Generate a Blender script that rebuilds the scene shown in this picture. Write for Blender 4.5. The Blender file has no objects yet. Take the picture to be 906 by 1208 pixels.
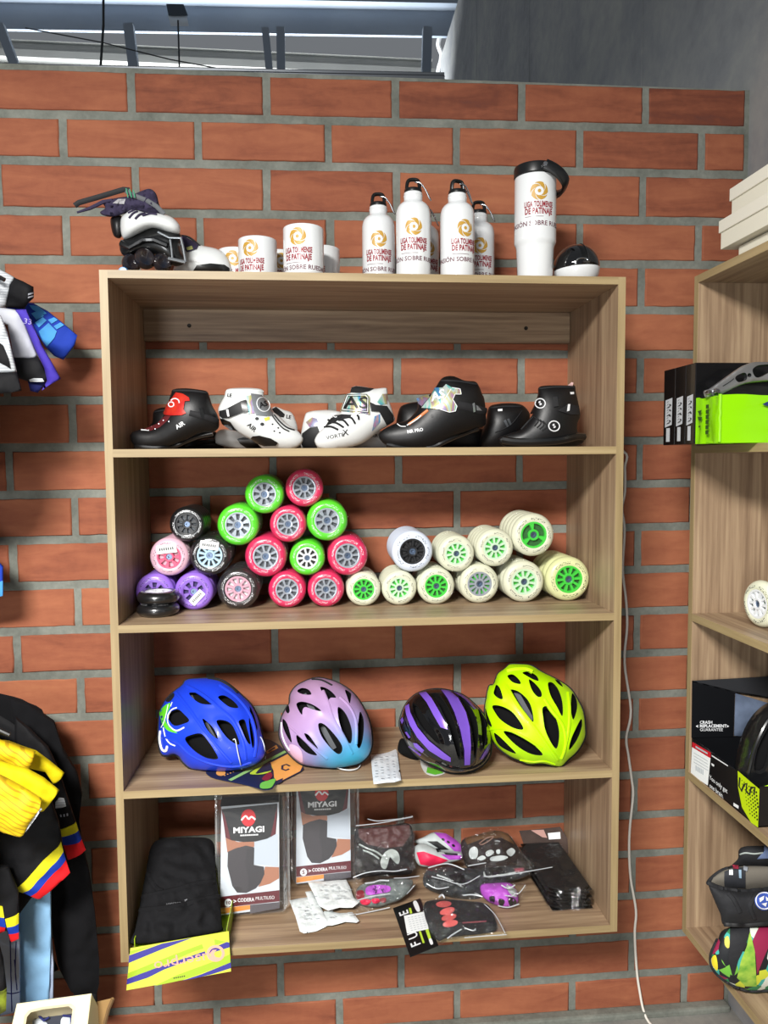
import bpy, bmesh, math, random
from mathutils import Vector, Matrix, Quaternion, noise
from mathutils.geometry import delaunay_2d_cdt
PI = math.pi
SC = bpy.context.scene
COL = SC.collection
random.seed(7)

# ------------------------------------------------------------------ camera
F_PX, YAW, PITCH, ROLL = 896.95, .08602, -.06631, -.00751
CAM = Vector((.39652, -1.76535, -.02651))
def _basis():
    cy, sy, cp, sp = math.cos(YAW), math.sin(YAW), math.cos(PITCH), math.sin(PITCH)
    fw = Vector((sy*cp, cy*cp, sp)); r = Vector((cy, -sy, 0)); u = r.cross(fw)
    c, s = math.cos(ROLL), math.sin(ROLL)
    return c*r + s*u, -s*r + c*u, fw
CR, CU, CF = _basis()
def ray(u, v): return CF + CR*((u-453)/F_PX) - CU*((v-604)/F_PX)
def atY(u, v, Y): d = ray(u, v); return CAM + d*((Y-CAM.y)/d.y)
def atX(u, v, X): d = ray(u, v); return CAM + d*((X-CAM.x)/d.x)
def atZ(u, v, Z): d = ray(u, v); return CAM + d*((Z-CAM.z)/d.z)
def pix(p):
    q = Vector(p)-CAM; d = q.dot(CF)
    return 453+F_PX*q.dot(CR)/d, 604-F_PX*q.dot(CU)/d

# ------------------------------------------------------------------ materials
def lin(c):
    if isinstance(c, str):
        c = [int(c[i:i+2], 16)/255 for i in (0, 2, 4)]
    return tuple(x/12.92 if x <= .04045 else ((x+.055)/1.055)**2.4 for x in c) + (1,)
MATS = {}
class NT:
    def __init__(s, name):
        s.m = bpy.data.materials.new(name); s.m.use_nodes = True
        s.t = s.m.node_tree; s.b = s.t.nodes['Principled BSDF']; s.out = s.t.nodes['Material Output']
    def n(s, typ, **kw):
        x = s.t.nodes.new(typ)
        for k, v in kw.items():
            if k.startswith('i_'):
                key = k[2:].replace('_', ' ')
                x.inputs[int(key) if key.isdigit() else key].default_value = v
            else: setattr(x, k, v)
        return x
    def l(s, a, b): s.t.links.new(a, b)
    def ramp(s, fac, stops, interp='LINEAR'):
        r = s.n('ShaderNodeValToRGB'); r.color_ramp.interpolation = interp
        e = r.color_ramp.elements
        while len(e) < len(stops): e.new(.5)
        for el, (p, c) in zip(e, stops): el.position = p; el.color = lin(c)
        if fac is not None: s.l(fac, r.inputs[0])
        return r
    def coord(s, scale=(1, 1, 1), rot=(0, 0, 0), kind='Object'):
        c = s.n('ShaderNodeTexCoord'); m = s.n('ShaderNodeMapping')
        m.inputs['Scale'].default_value = scale; m.inputs['Rotation'].default_value = rot
        s.l(c.outputs[kind], m.inputs[0]); return m.outputs[0]
    def noise(s, vec, scale=5, detail=4, rough=.5, dist=0):
        x = s.n('ShaderNodeTexNoise'); x.inputs['Scale'].default_value = scale
        x.inputs['Detail'].default_value = detail; x.inputs['Roughness'].default_value = rough
        x.inputs['Distortion'].default_value = dist
        s.l(vec, x.inputs['Vector']); return x.outputs[0]
    def bump(s, h, strength=.3, dist=.002):
        x = s.n('ShaderNodeBump'); x.inputs['Strength'].default_value = strength; x.inputs['Distance'].default_value = dist
        s.l(h, x.inputs['Height']); s.l(x.outputs[0], s.b.inputs['Normal']); return x
def pm(name, col, rough=.5, metal=0, coat=0, bump=None, spec=.5, var=None, sheen=0, trans=0, coat_rough=.05):
    """plain principled material; var = (scale, other colour, amount)"""
    if name in MATS: return MATS[name]
    t = NT(name); b = t.b
    b.inputs['Base Color'].default_value = lin(col); b.inputs['Roughness'].default_value = rough
    b.inputs['Metallic'].default_value = metal; b.inputs['Coat Weight'].default_value = coat
    b.inputs['Coat Roughness'].default_value = coat_rough
    b.inputs['Specular IOR Level'].default_value = spec; b.inputs['Sheen Weight'].default_value = sheen
    b.inputs['Transmission Weight'].default_value = trans
    co = t.coord() if (bump or var) else None
    if var:
        f = t.noise(co, var[0], 4)
        r = t.ramp(f, [(.3, col), (.7, var[1])]); t.l(r.outputs[0], b.inputs['Base Color'])
    if bump: t.bump(t.noise(co, bump[0], 3), bump[1], bump[2] if len(bump) > 2 else .002)
    MATS[name] = t.m; return t.m
def wood(name, axis, c=('8f7657', 'ab9270', 'c3ab86'), rough=.45):
    if name in MATS: return MATS[name]
    t = NT(name)
    sc = [38, 38, 38]; sc[axis] = 1.6
    v = t.coord(sc)
    n1 = t.noise(v, 1.0, 6, .62, .35); v2 = t.coord([x*4 for x in sc]); n2 = t.noise(v2, 1.0, 3, .5)
    mx = t.n('ShaderNodeMath', operation='MULTIPLY_ADD'); t.l(n2, mx.inputs[0]); mx.inputs[1].default_value = .35
    t.l(n1, mx.inputs[2])
    r = t.ramp(mx.outputs[0], [(.42, c[0]), (.66, c[1]), (.9, c[2])])
    t.l(r.outputs[0], t.b.inputs['Base Color']); t.b.inputs['Roughness'].default_value = rough
    t.bump(mx.outputs[0], .12, .001)
    MATS[name] = t.m; return t.m
def holo(name, seed=0., silver=.35):
    if name in MATS: return MATS[name]
    t = NT(name); v = t.coord((1, .3, .35), (0, .6+seed, .3))
    n = t.noise(v, 46, 2, .5, .8)
    m = t.n('ShaderNodeMath', operation='MULTIPLY_ADD'); t.l(n, m.inputs[0]); m.inputs[1].default_value = 2.2; m.inputs[2].default_value = seed-.6
    fr = t.n('ShaderNodeMath', operation='FRACT'); t.l(m.outputs[0], fr.inputs[0])
    r = t.ramp(fr.outputs[0], [(0, '8d9db4'), (.2, '3f86c8'), (.38, '74bfae'), (.5, 'c3cccb'), (.64, 'b9b873'), (.8, 'a97fa6'), (1, '8d9db4')])
    t.l(r.outputs[0], t.b.inputs['Base Color']); t.b.inputs['Metallic'].default_value = silver
    t.b.inputs['Roughness'].default_value = .28
    MATS[name] = t.m; return t.m
def film(name, amount=.16, rough=.12, bump=(60, .9, .004), tint='ffffff', milk=.0, aniso=(1, 1, 1), crinkle=False):
    """clear plastic: mostly see-through, with sharp wrinkled reflections"""
    if name in MATS: return MATS[name]
    t = NT(name); tr = t.n('ShaderNodeBsdfTransparent'); tr.inputs[0].default_value = lin(tint)
    gl = t.b; gl.inputs['Base Color'].default_value = lin('f4f6f8'); gl.inputs['Roughness'].default_value = rough
    gl.inputs['Specular IOR Level'].default_value = 1.0
    gb = t.n('ShaderNodeBsdfGlossy'); gb.inputs['Roughness'].default_value = rough; gb.inputs['Color'].default_value = (1, 1, 1, 1)
    co = t.coord(aniso); h = t.noise(co, bump[0], 3, .6, 1.2)
    if crinkle:
        vo = t.n('ShaderNodeTexVoronoi'); vo.inputs['Scale'].default_value = bump[0]*1.3
        mv = t.n('ShaderNodeMixRGB'); mv.inputs[0].default_value = .12; nz = t.n('ShaderNodeTexNoise'); nz.inputs['Scale'].default_value = bump[0]*.6
        t.l(co, nz.inputs['Vector']); t.l(co, mv.inputs[1]); t.l(nz.outputs['Color'], mv.inputs[2]); t.l(mv.outputs[0], vo.inputs['Vector'])
        ad = t.n('ShaderNodeMath', operation='MULTIPLY_ADD'); t.l(vo.outputs['Distance'], ad.inputs[0]); ad.inputs[1].default_value = 1.4; t.l(h, ad.inputs[2]); h = ad.outputs[0]
    bp = t.n('ShaderNodeBump'); bp.inputs['Strength'].default_value = bump[1]; bp.inputs['Distance'].default_value = bump[2]
    t.l(h, bp.inputs['Height']); t.l(bp.outputs[0], gb.inputs['Normal'])
    m1 = t.n('ShaderNodeMixShader'); m1.inputs[0].default_value = amount
    t.l(tr.outputs[0], m1.inputs[1]); t.l(gb.outputs[0], m1.inputs[2])
    m2 = t.n('ShaderNodeMixShader'); m2.inputs[0].default_value = milk
    df = t.n('ShaderNodeBsdfDiffuse'); df.inputs[0].default_value = lin('dfe3e6')
    t.l(m1.outputs[0], m2.inputs[1]); t.l(df.outputs[0], m2.inputs[2]); t.l(m2.outputs[0], t.out.inputs[0])
    MATS[name] = t.m; return t.m

# ------------------------------------------------------------------ things and parts
def M4(loc=(0, 0, 0), rot=(0, 0, 0), sc=1):
    from mathutils import Euler
    s = (sc, sc, sc) if isinstance(sc, (int, float)) else sc
    return Matrix.LocRotScale(Vector(loc), Euler(rot), Vector(s))
TM = {}
def tag(o, label, cat, group=None, kind=None):
    if label: o['label'] = label
    if cat: o['category'] = cat
    if group: o['group'] = group
    if kind: o['kind'] = kind
    return o
def thing(name, label, cat, loc=(0, 0, 0), mat=None, group=None):
    o = bpy.data.objects.new(name, None); COL.objects.link(o); o.empty_display_size = .02
    m = mat if mat is not None else Matrix.Translation(Vector(loc))
    o.matrix_world = m; o.location = m.to_translation(); o.rotation_mode = 'QUATERNION'
    o.rotation_quaternion = m.to_quaternion(); o.scale = m.to_scale()
    TM[o.name] = m
    return tag(o, label, cat, group)
def obj(name, bm, mats, parent=None, smooth=True, world=False, label=None, angle=40):
    """link a bmesh as ONE object; world=True: vertices are given in world space"""
    me = bpy.data.meshes.new(name)
    if world and parent is not None:
        par = parent; m = Matrix.Identity(4)
        while par is not None:
            if par.name in TM: m = TM[par.name] @ m
            par = par.parent
        bm.transform(m.inverted())
    bmesh.ops.recalc_face_normals(bm, faces=bm.faces[:]) if getattr(bm, '_rn', 1) else None
    if smooth:
        lim = math.radians(angle)
        for f in bm.faces: f.smooth = True
        for e in bm.edges:
            if len(e.link_faces) == 2 and e.calc_face_angle(0) > lim: e.smooth = False
    bm.to_mesh(me); bm.free()
    for m in (mats if isinstance(mats, (list, tuple)) else [mats]): me.materials.append(m)
    o = bpy.data.objects.new(name, me); COL.objects.link(o)
    if parent is not None: o.parent = parent
    if label: o['label'] = label
    return o
def sheet(name, bm, mats, parent=None, world=False, label=None, smooth=True):
    """like obj() for an open surface: keep the given normals"""
    me = bpy.data.meshes.new(name)
    if world and parent is not None:
        par = parent; m = Matrix.Identity(4)
        while par is not None:
            if par.name in TM: m = TM[par.name] @ m
            par = par.parent
        bm.transform(m.inverted())
    for f in bm.faces: f.smooth = smooth
    bm.to_mesh(me); bm.free()
    for m in (mats if isinstance(mats, (list, tuple)) else [mats]): me.materials.append(m)
    o = bpy.data.objects.new(name, me); COL.objects.link(o)
    if parent is not None: o.parent = parent
    if label: o['label'] = label
    return o
def copy_thing(root, mat, label, name=None, group=None):
    def rec(o, par):
        c = o.copy(); COL.objects.link(c); c.parent = par
        for ch in o.children: rec(ch, c)
        return c
    r = rec(root, None)
    r.location = mat.to_translation(); r.rotation_mode = 'QUATERNION'; r.rotation_quaternion = mat.to_quaternion(); r.scale = mat.to_scale()
    TM[r.name] = mat; r['label'] = label
    if group: r['group'] = group
    return r

# ------------------------------------------------------------------ shapes
def B(): return bmesh.new()
def box(bm, c, s, mat=None, bevel=0, mi=0, seg=2):
    t = bmesh.new(); bmesh.ops.create_cube(t, size=1)
    bmesh.ops.scale(t, vec=s, verts=t.verts)
    if bevel: bmesh.ops.bevel(t, geom=t.edges[:], offset=bevel, segments=seg, affect='EDGES', profile=.6)
    bmesh.ops.translate(t, vec=c, verts=t.verts)
    if mat is not None: t.transform(mat)
    return merge(bm, t, mi)
def merge(bm, t, mi=0):
    me = bpy.data.meshes.new('tmp'); t.to_mesh(me); t.free()
    n = len(bm.faces); bm.from_mesh(me); bpy.data.meshes.remove(me)
    if mi:
        bm.faces.ensure_lookup_table()
        for i in range(n, len(bm.faces)): bm.faces[i].material_index = mi
    return bm
def loft(bm, rings, closed=True, cap0=False, cap1=False, mi=0):
    vs = [[bm.verts.new(p) for p in r] for r in rings]; n = len(rings[0])
    for a, b in zip(vs, vs[1:]):
        for i in range(n if closed else n-1):
            j = (i+1) % n
            f = bm.faces.new((a[i], a[j], b[j], b[i])); f.material_index = mi
    if cap0: bm.faces.new(vs[0][::-1]).material_index = mi
    if cap1: bm.faces.new(vs[-1]).material_index = mi
    return vs
def lathe(bm, prof, seg=40, mat=None, axis='Z', mi=0):
    """profile of (radius, height), radius 0 closes"""
    t = bmesh.new(); rings = []
    for r, z in prof:
        r = max(r, 1e-5)
        rings.append([(r*math.cos(2*PI*i/seg), r*math.sin(2*PI*i/seg), z) for i in range(seg)])
    loft(t, rings); bmesh.ops.remove_doubles(t, verts=t.verts, dist=2e-5)
    if axis == 'Y': t.transform(Matrix.Rotation(PI/2, 4, 'X'))     # +Z -> -Y
    if axis == 'X': t.transform(Matrix.Rotation(PI/2, 4, 'Y'))
    if mat is not None: t.transform(mat)
    return merge(bm, t, mi)
def smooth_path(pts, n=6):
    pts = [Vector(p) for p in pts]; out = []
    for i in range(len(pts)-1):
        p0 = pts[max(i-1, 0)]; p1 = pts[i]; p2 = pts[i+1]; p3 = pts[min(i+2, len(pts)-1)]
        for k in range(n):
            t = k/n
            out.append(.5*((2*p1)+(p2-p0)*t+(2*p0-5*p1+4*p2-p3)*t*t+(3*p1-p0-3*p2+p3)*t**3))
    out.append(pts[-1]); return out
def tube(bm, pts, r, seg=8, closed=False, mi=0, flat=None, up=None):
    """tube along pts; r number or list; flat=(a,b) gives an elliptical section"""
    pts = [Vector(p) for p in pts]; n = len(pts); rings = []; N = None
    for i, p in enumerate(pts):
        if closed: d = pts[(i+1) % n]-pts[i-1]
        else: d = pts[min(i+1, n-1)]-pts[max(i-1, 0)]
        d.normalize()
        if up is not None: N = Vector(up)-d*Vector(up).dot(d)
        elif N is None: N = d.orthogonal()
        else: N = N-d*N.dot(d)
        N.normalize(); b = d.cross(N)
        rr = r[i] if isinstance(r, (list, tuple)) else r
        fa, fb = flat or (1, 1)
        rings.append([p+N*(rr*fa*math.cos(2*PI*k/seg))+b*(rr*fb*math.sin(2*PI*k/seg)) for k in range(seg)])
    if closed: rings.append(rings[0])
    vs = loft(bm, rings, True, not closed, not closed, mi)
    if closed: bmesh.ops.remove_doubles(bm, verts=[v for q in vs for v in q], dist=1e-6)
    return bm
def inpoly(p, poly):
    x, y = p; c = False; j = len(poly)-1
    for i in range(len(poly)):
        xi, yi = poly[i]; xj, yj = poly[j]
        if (yi > y) != (yj > y) and x < (xj-xi)*(y-yi)/(yj-yi)+xi: c = not c
        j = i
    return c
def segd(p, a, b):
    dx, dy = b[0]-a[0], b[1]-a[1]; L = dx*dx+dy*dy
    t = 0 if L == 0 else max(0, min(1, ((p[0]-a[0])*dx+(p[1]-a[1])*dy)/L))
    return math.hypot(p[0]-a[0]-t*dx, p[1]-a[1]-t*dy)
def polyd(p, poly): return min(segd(p, poly[i-1], poly[i]) for i in range(len(poly)))
def resample(poly, step):
    out = []
    for i in range(len(poly)):
        a = poly[i]; b = poly[(i+1) % len(poly)]
        L = math.hypot(b[0]-a[0], b[1]-a[1]); k = max(1, int(L/step+.5))
        for j in range(k): t = j/k; out.append((a[0]+(b[0]-a[0])*t, a[1]+(b[1]-a[1])*t))
    return out
def round_poly(poly, n=5):
    """closed Catmull-Rom through the corners"""
    N = len(poly); out = []
    for i in range(N):
        p0, p1, p2, p3 = (Vector(poly[(i+k-1) % N]) for k in range(4))
        for k in range(n):
            t = k/n; q = .5*((2*p1)+(p2-p0)*t+(2*p0-5*p1+4*p2-p3)*t*t+(3*p1-p0-3*p2+p3)*t**3)
            out.append((q[0], q[1]))
    return out
def tri2d(poly, step):
    """triangulate a 2D outline with inner points -> (points, triangles, boundary count)"""
    bd = resample(poly, step); pts = [Vector(p) for p in bd]; nb = len(bd)
    xs = [p[0] for p in bd]; ys = [p[1] for p in bd]
    y = min(ys)+step*.5; row = 0
    while y < max(ys):
        x = min(xs)+step*(.5 if row % 2 else 1.0)
        while x < max(xs):
            if inpoly((x, y), bd) and polyd((x, y), bd) > step*.55: pts.append(Vector((x, y)))
            x += step
        y += step*.87; row += 1
    r = delaunay_2d_cdt(pts, [], [list(range(nb))], 1, 1e-7)
    return [tuple(v) for v in r[0]], r[2], bd
def drape(bm, poly, f, step=.004, mi=0):
    """lay a 2D outline on a surface f(u,v)->point"""
    P, T, bd = tri2d(poly, step)
    vs = [bm.verts.new(f(*p)) for p in P]
    for t in T:
        try: bm.faces.new([vs[i] for i in t]).material_index = mi
        except ValueError: pass
    return bm
def puff(bm, poly, f, T, w, step, noise_amp=0, noise_scale=20, back=.35, seed=0, mi=0):
    """a soft solid from an outline: f(u,v,h)->point, h bulges to T over the width w from the edge"""
    P, tr, bd = tri2d(poly, step)
    fv, bv = [], []
    for p in P:
        d = polyd(p, bd); on = d < 1e-6
        k = min(d/w, 1); h = T*math.sqrt(max(0, 1-(1-k)**2))
        if noise_amp and not on:
            h += noise_amp*k*noise.noise(Vector((p[0]*noise_scale, p[1]*noise_scale, seed*3.7)))
        a = bm.verts.new(f(p[0], p[1], h)); fv.append(a)
        bv.append(a if on else bm.verts.new(f(p[0], p[1], -h*back)))
    for t in tr:
        for q in (fv, bv):
            vs = [q[i] for i in t]
            if q is bv: vs.reverse()
            try: bm.faces.new(vs).material_index = mi
            except ValueError: pass
    return bm
def prism(bm, poly, f, h0, h1, bevel=0, mi=0):
    """straight-sided solid on an outline: f(u,v,h)->point"""
    t = bmesh.new(); n = len(poly)
    a = [t.verts.new((p[0], p[1], h0)) for p in poly]; b = [t.verts.new((p[0], p[1], h1)) for p in poly]
    t.faces.new(a[::-1]); top = t.faces.new(b)
    for i in range(n): t.faces.new((a[i], a[(i+1) % n], b[(i+1) % n], b[i]))
    bmesh.ops.recalc_face_normals(t, faces=t.faces[:])
    if bevel: bmesh.ops.bevel(t, geom=list(top.edges), offset=bevel, segments=2, affect='EDGES', clamp_overlap=True)
    if f is not None:
        bmesh.ops.triangulate(t, faces=[q for q in t.faces if len(q.verts) > 4])
        for v in t.verts: v.co = f(*v.co)
    return merge(bm, t, mi)
def text_bm(s, size, bold=0., align='CENTER', step=None, stretch=1., shear=0., spacing=1.):
    cu = bpy.data.curves.new('t', 'FONT'); cu.body = s; cu.size = size; cu.align_x = align; cu.align_y = 'CENTER'
    cu.offset = bold*size; cu.resolution_u = 2; cu.fill_mode = 'FRONT'; cu.shear = shear; cu.space_character = spacing
    o = bpy.data.objects.new('t', cu); me = o.to_mesh()
    bm = bmesh.new(); bm.from_mesh(me); o.to_mesh_clear(); bpy.data.objects.remove(o); bpy.data.curves.remove(cu)
    if stretch != 1: bmesh.ops.scale(bm, vec=(stretch, 1, 1), verts=bm.verts)
    if step and bm.verts:
        for ax in (0, 1):
            lo = min(v.co[ax] for v in bm.verts); hi = max(v.co[ax] for v in bm.verts); x = lo+step
            while x < hi:
                no = [0, 0, 0]; no[ax] = 1; co = [0, 0, 0]; co[ax] = x
                bmesh.ops.bisect_plane(bm, geom=bm.verts[:]+bm.edges[:]+bm.faces[:], plane_co=co, plane_no=no); x += step
    return bm
def text_on(bm, s, size, f, at=(0, 0), ang=0, mi=0, **kw):
    """lettering laid on a surface f(u,v)->point"""
    t = text_bm(s, size, **kw); c, sn = math.cos(ang), math.sin(ang)
    for v in t.verts:
        x, y = v.co.x, v.co.y
        v.co = f(at[0]+x*c-y*sn, at[1]+x*sn+y*c)
    return merge(bm, t, mi)
def ellipse(cx, cy, a, b, n=24, ang=0, a0=0, a1=2*PI):
    c, s = math.cos(ang), math.sin(ang); out = []
    for i in range(n):
        t = a0+(a1-a0)*i/(n if abs(a1-a0-2*PI) < 1e-6 else n-1)
        x, y = a*math.cos(t), b*math.sin(t); out.append((cx+x*c-y*s, cy+x*s+y*c))
    return out
def frame(o, ux, uy):
    """flat surface through o: f(u,v,h=0)"""
    o, ux, uy = Vector(o), Vector(ux).normalized(), Vector(uy); uy = (uy-ux*uy.dot(ux)).normalized(); n = ux.cross(uy)
    return lambda u, v, h=0.: o+ux*u+uy*v+n*h
# ------------------------------------------------------------------ soft solids from an outline
import numpy as np
def Z(x0, y0, s):
    return lambda pts: [(x0+x/s, y0+y/s) for x, y in pts]
class Plane:
    """a plane in the place, addressed by where it is seen: through the point seen at (u0,v0) at depth Y;
    lean tips the top away, turn swings the right side away; h moves along the plane's bulge direction"""
    def __init__(s, u0, v0, Y=None, Zc=None, X=None, lean=0, turn=0, d=None):
        s.o = atY(u0, v0, Y) if Y is not None else (atZ(u0, v0, Zc) if Zc is not None else atX(u0, v0, X))
        n = Vector((0, -1, 0)); n.rotate(Quaternion((1, 0, 0), -lean)); n.rotate(Quaternion((0, 0, 1), turn))
        s.n = n; s.d = Vector(d) if d is not None else (CAM-s.o)
        s.d.normalize()
        s.pxm = F_PX/((s.o-CAM).dot(CF))          # pixels per metre there
    def __call__(s, u, v, h=0.):
        r = ray(u, v); return CAM + r*((s.o-CAM).dot(s.n)/r.dot(s.n)) + s.d*h
class Inf:
    """outline in picture coordinates blown up to thickness T (metres) on a Plane"""
    def __init__(s, poly, pl, T, step=3, holes=(), amp=0, nscale=.12, seed=0, power=.5, rnd=4, lip=0, back=.6, extra=None, N=64, lipw=4.):
        s.poly = round_poly(poly, rnd) if rnd else list(poly)
        s.pl, s.T, s.step, s.holes = pl, T, step, [list(h) for h in holes]
        s.amp, s.ns, s.seed, s.pw, s.lip, s.back, s.extra, s.lipw = amp, nscale, seed, power, lip, back, extra, lipw
        xs = [p[0] for p in s.poly]; ys = [p[1] for p in s.poly]
        s.x0, s.y0 = min(xs), min(ys); s.c = max(max(xs)-s.x0, max(ys)-s.y0)/N
        nx = int((max(xs)-s.x0)/s.c)+4; ny = int((max(ys)-s.y0)/s.c)+4
        m = np.zeros((ny, nx))
        for j in range(ny):
            for i in range(nx):
                if inpoly((s.x0+(i-1)*s.c, s.y0+(j-1)*s.c), s.poly): m[j, i] = 1
        p = np.zeros_like(m)
        for k in range(N*N//2):
            q = .25*(np.roll(p, 1, 0)+np.roll(p, -1, 0)+np.roll(p, 1, 1)+np.roll(p, -1, 1)+1)*m
            if k % 100 == 0 and abs(q-p).max() < 1e-3*max(q.max(), 1e-9)*.02: break
            p = q
        s.p = p/max(p.max(), 1e-9)
        s.bd = resample(s.poly, step)
    def h(s, u, v):
        x = (u-s.x0)/s.c+1; y = (v-s.y0)/s.c+1
        i = max(0, min(int(x), s.p.shape[1]-2)); j = max(0, min(int(y), s.p.shape[0]-2)); a = x-i; b = y-j
        q = (s.p[j, i]*(1-a)+s.p[j, i+1]*a)*(1-b)+(s.p[j+1, i]*(1-a)+s.p[j+1, i+1]*a)*b
        q = max(float(q), 0)
        r = s.T*q**s.pw
        if s.amp: r += s.amp*min(1, q*4)*noise.noise(Vector((u*s.ns, v*s.ns, s.seed*5.3)))
        if s.extra: r += s.extra(u, v)*min(1, q*6)
        if s.lip and s.holes:
            d = min(polyd((u, v), hh) for hh in s.holes); r += s.lip*math.exp(-(d/s.lipw)**2)*min(1, q*6)
        return r
    def surf(s, u, v, off=.0006): return s.pl(u, v, s.h(u, v)+off)
    def f(s, off=.0008): return lambda u, v, h=0.: s.pl(u, v, s.h(u, v)+off+h)
    def bm(s, mi_hole=1, hole_depth=.012, closed=True):
        """the shell; holes are cut right through and get walls"""
        bm = bmesh.new(); bd = s.bd
        hb = [resample(h, s.step*.7) for h in s.holes]
        pts = [Vector(p) for p in bd]; loops = [list(range(len(bd)))]; k = len(bd); edges = []
        for h in hb:
            pts += [Vector(p) for p in h]; edges += [(k+i, k+(i+1) % len(h)) for i in range(len(h))]; k += len(h)
        xs = [p[0] for p in bd]; ys = [p[1] for p in bd]; st = s.step
        # two even rows just inside the outline, so that the edge rolls over smoothly
        area = sum(bd[i-1][0]*bd[i][1]-bd[i][0]*bd[i-1][1] for i in range(len(bd))); sg = 1 if area > 0 else -1
        for dd in (.3, .75):
            for i in range(len(bd)):
                a, b, c = bd[i-1], bd[i], bd[(i+1) % len(bd)]; dx, dy = c[0]-a[0], c[1]-a[1]; L = math.hypot(dx, dy) or 1
                q = (b[0]-sg*dy/L*st*dd, b[1]+sg*dx/L*st*dd)
                if inpoly(q, bd) and polyd(q, bd) > st*dd*.9 and not any(inpoly(q, h) or polyd(q, h) < st*.4 for h in hb): pts.append(Vector(q))
        y = min(ys)+st*.5; row = 0
        while y < max(ys):
            x = min(xs)+st*(.5 if row % 2 else 1.)
            while x < max(xs):
                q = (x, y)
                if inpoly(q, bd) and polyd(q, bd) > st*1.15:
                    ok = True
                    for h in hb:
                        if inpoly(q, h) or polyd(q, h) < st*.45: ok = False; break
                    if ok: pts.append(Vector(q))
                x += st
            y += st*.87; row += 1
        r = delaunay_2d_cdt(pts, edges, loops, 1, 1e-7)
        V = [tuple(v) for v in r[0]]; T = r[2]
        nb = len(bd); fv = []; bv = []
        bset = set()
        for i, p in enumerate(V):
            on = polyd(p, bd) < 1e-4
            hh = 0 if on else s.h(*p)
            a = bm.verts.new(s.pl(p[0], p[1], hh)); fv.append(a)
            if closed and not hb: bv.append(a if on else bm.verts.new(s.pl(p[0], p[1], -hh*s.back)))
        for t in T:
            c = ((V[t[0]][0]+V[t[1]][0]+V[t[2]][0])/3, (V[t[0]][1]+V[t[1]][1]+V[t[2]][1])/3)
            if any(inpoly(c, h) for h in hb): continue
            try: bm.faces.new([fv[i] for i in t])
            except ValueError: pass
            if bv:
                try: bm.faces.new([bv[i] for i in reversed(t)])
                except ValueError: pass
        loose = [v for v in bm.verts if not v.link_faces]
        if loose: bmesh.ops.delete(bm, geom=loose, context='VERTS')
        for h in hb:
            cx = sum(p[0] for p in h)/len(h); cy = sum(p[1] for p in h)/len(h)
            rings = []
            for kk, dd in ((1.0, 0), (.97, hole_depth*.35), (.9, hole_depth)):
                rings.append([s.pl(cx+(p[0]-cx)*kk, cy+(p[1]-cy)*kk, s.h(*p)-dd) for p in h])
            loft(bm, rings, mi=mi_hole)
        return bm
def soft(name, poly, pl, T, mat, parent=None, step=3, label=None, world=True, **kw):
    i = Inf(poly, pl, T, step, **kw); o = obj(name, i.bm(), mat, parent, world=world, label=label, angle=60)
    return i, o
def patch(name, poly, inf, mat, parent, off=.0008, step=2., thick=.0, label=None, rnd=0):
    """a flat piece following an inflated surface"""
    if rnd: poly = round_poly(poly, rnd)
    bm = B()
    if thick:
        P, T, bd = tri2d(poly, step); nb = len(bd)
        a = [bm.verts.new(inf.surf(p[0], p[1], off+thick)) for p in P]
        for t in T: bm.faces.new([a[i] for i in t])
        edge = [e for e in bm.edges if len(e.link_faces) == 1]
        r = bmesh.ops.extrude_edge_only(bm, edges=edge)
        for v in [g for g in r['geom'] if isinstance(g, bmesh.types.BMVert)]: v.co -= inf.pl.d*(thick+off)
    else: drape(bm, poly, lambda u, v: inf.surf(u, v, off), step)
    return obj(name, bm, mat, parent, world=True, label=label)
def strap(name, pts, inf, r, mat, parent, off=.0015, flat=(1, 1), n=5, label=None, seg=8):
    q = smooth_path([(p[0], p[1], 0) for p in pts], n)
    bm = B(); tube(bm, [inf.surf(p.x, p.y, off) for p in q], r, seg, flat=flat, up=inf.pl.d)
    return obj(name, bm, mat, parent, world=True, label=label)
def words(name, s, size_px, inf, at, mat, parent, ang=0, off=.0011, label=None, **kw):
    """lettering (size in pixels, angle counter-clockwise) on an inflated surface"""
    c, sn = math.cos(-ang), math.sin(-ang); t = text_bm(s, size_px, step=kw.pop('step', 3), **kw)
    for v in t.verts:
        x, y = v.co.x, -v.co.y
        v.co = inf.surf(at[0]+x*c-y*sn, at[1]+x*sn+y*c, off)
    return obj(name, t, mat, parent, world=True, label=label)
def dropY(bm): return bm
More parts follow.
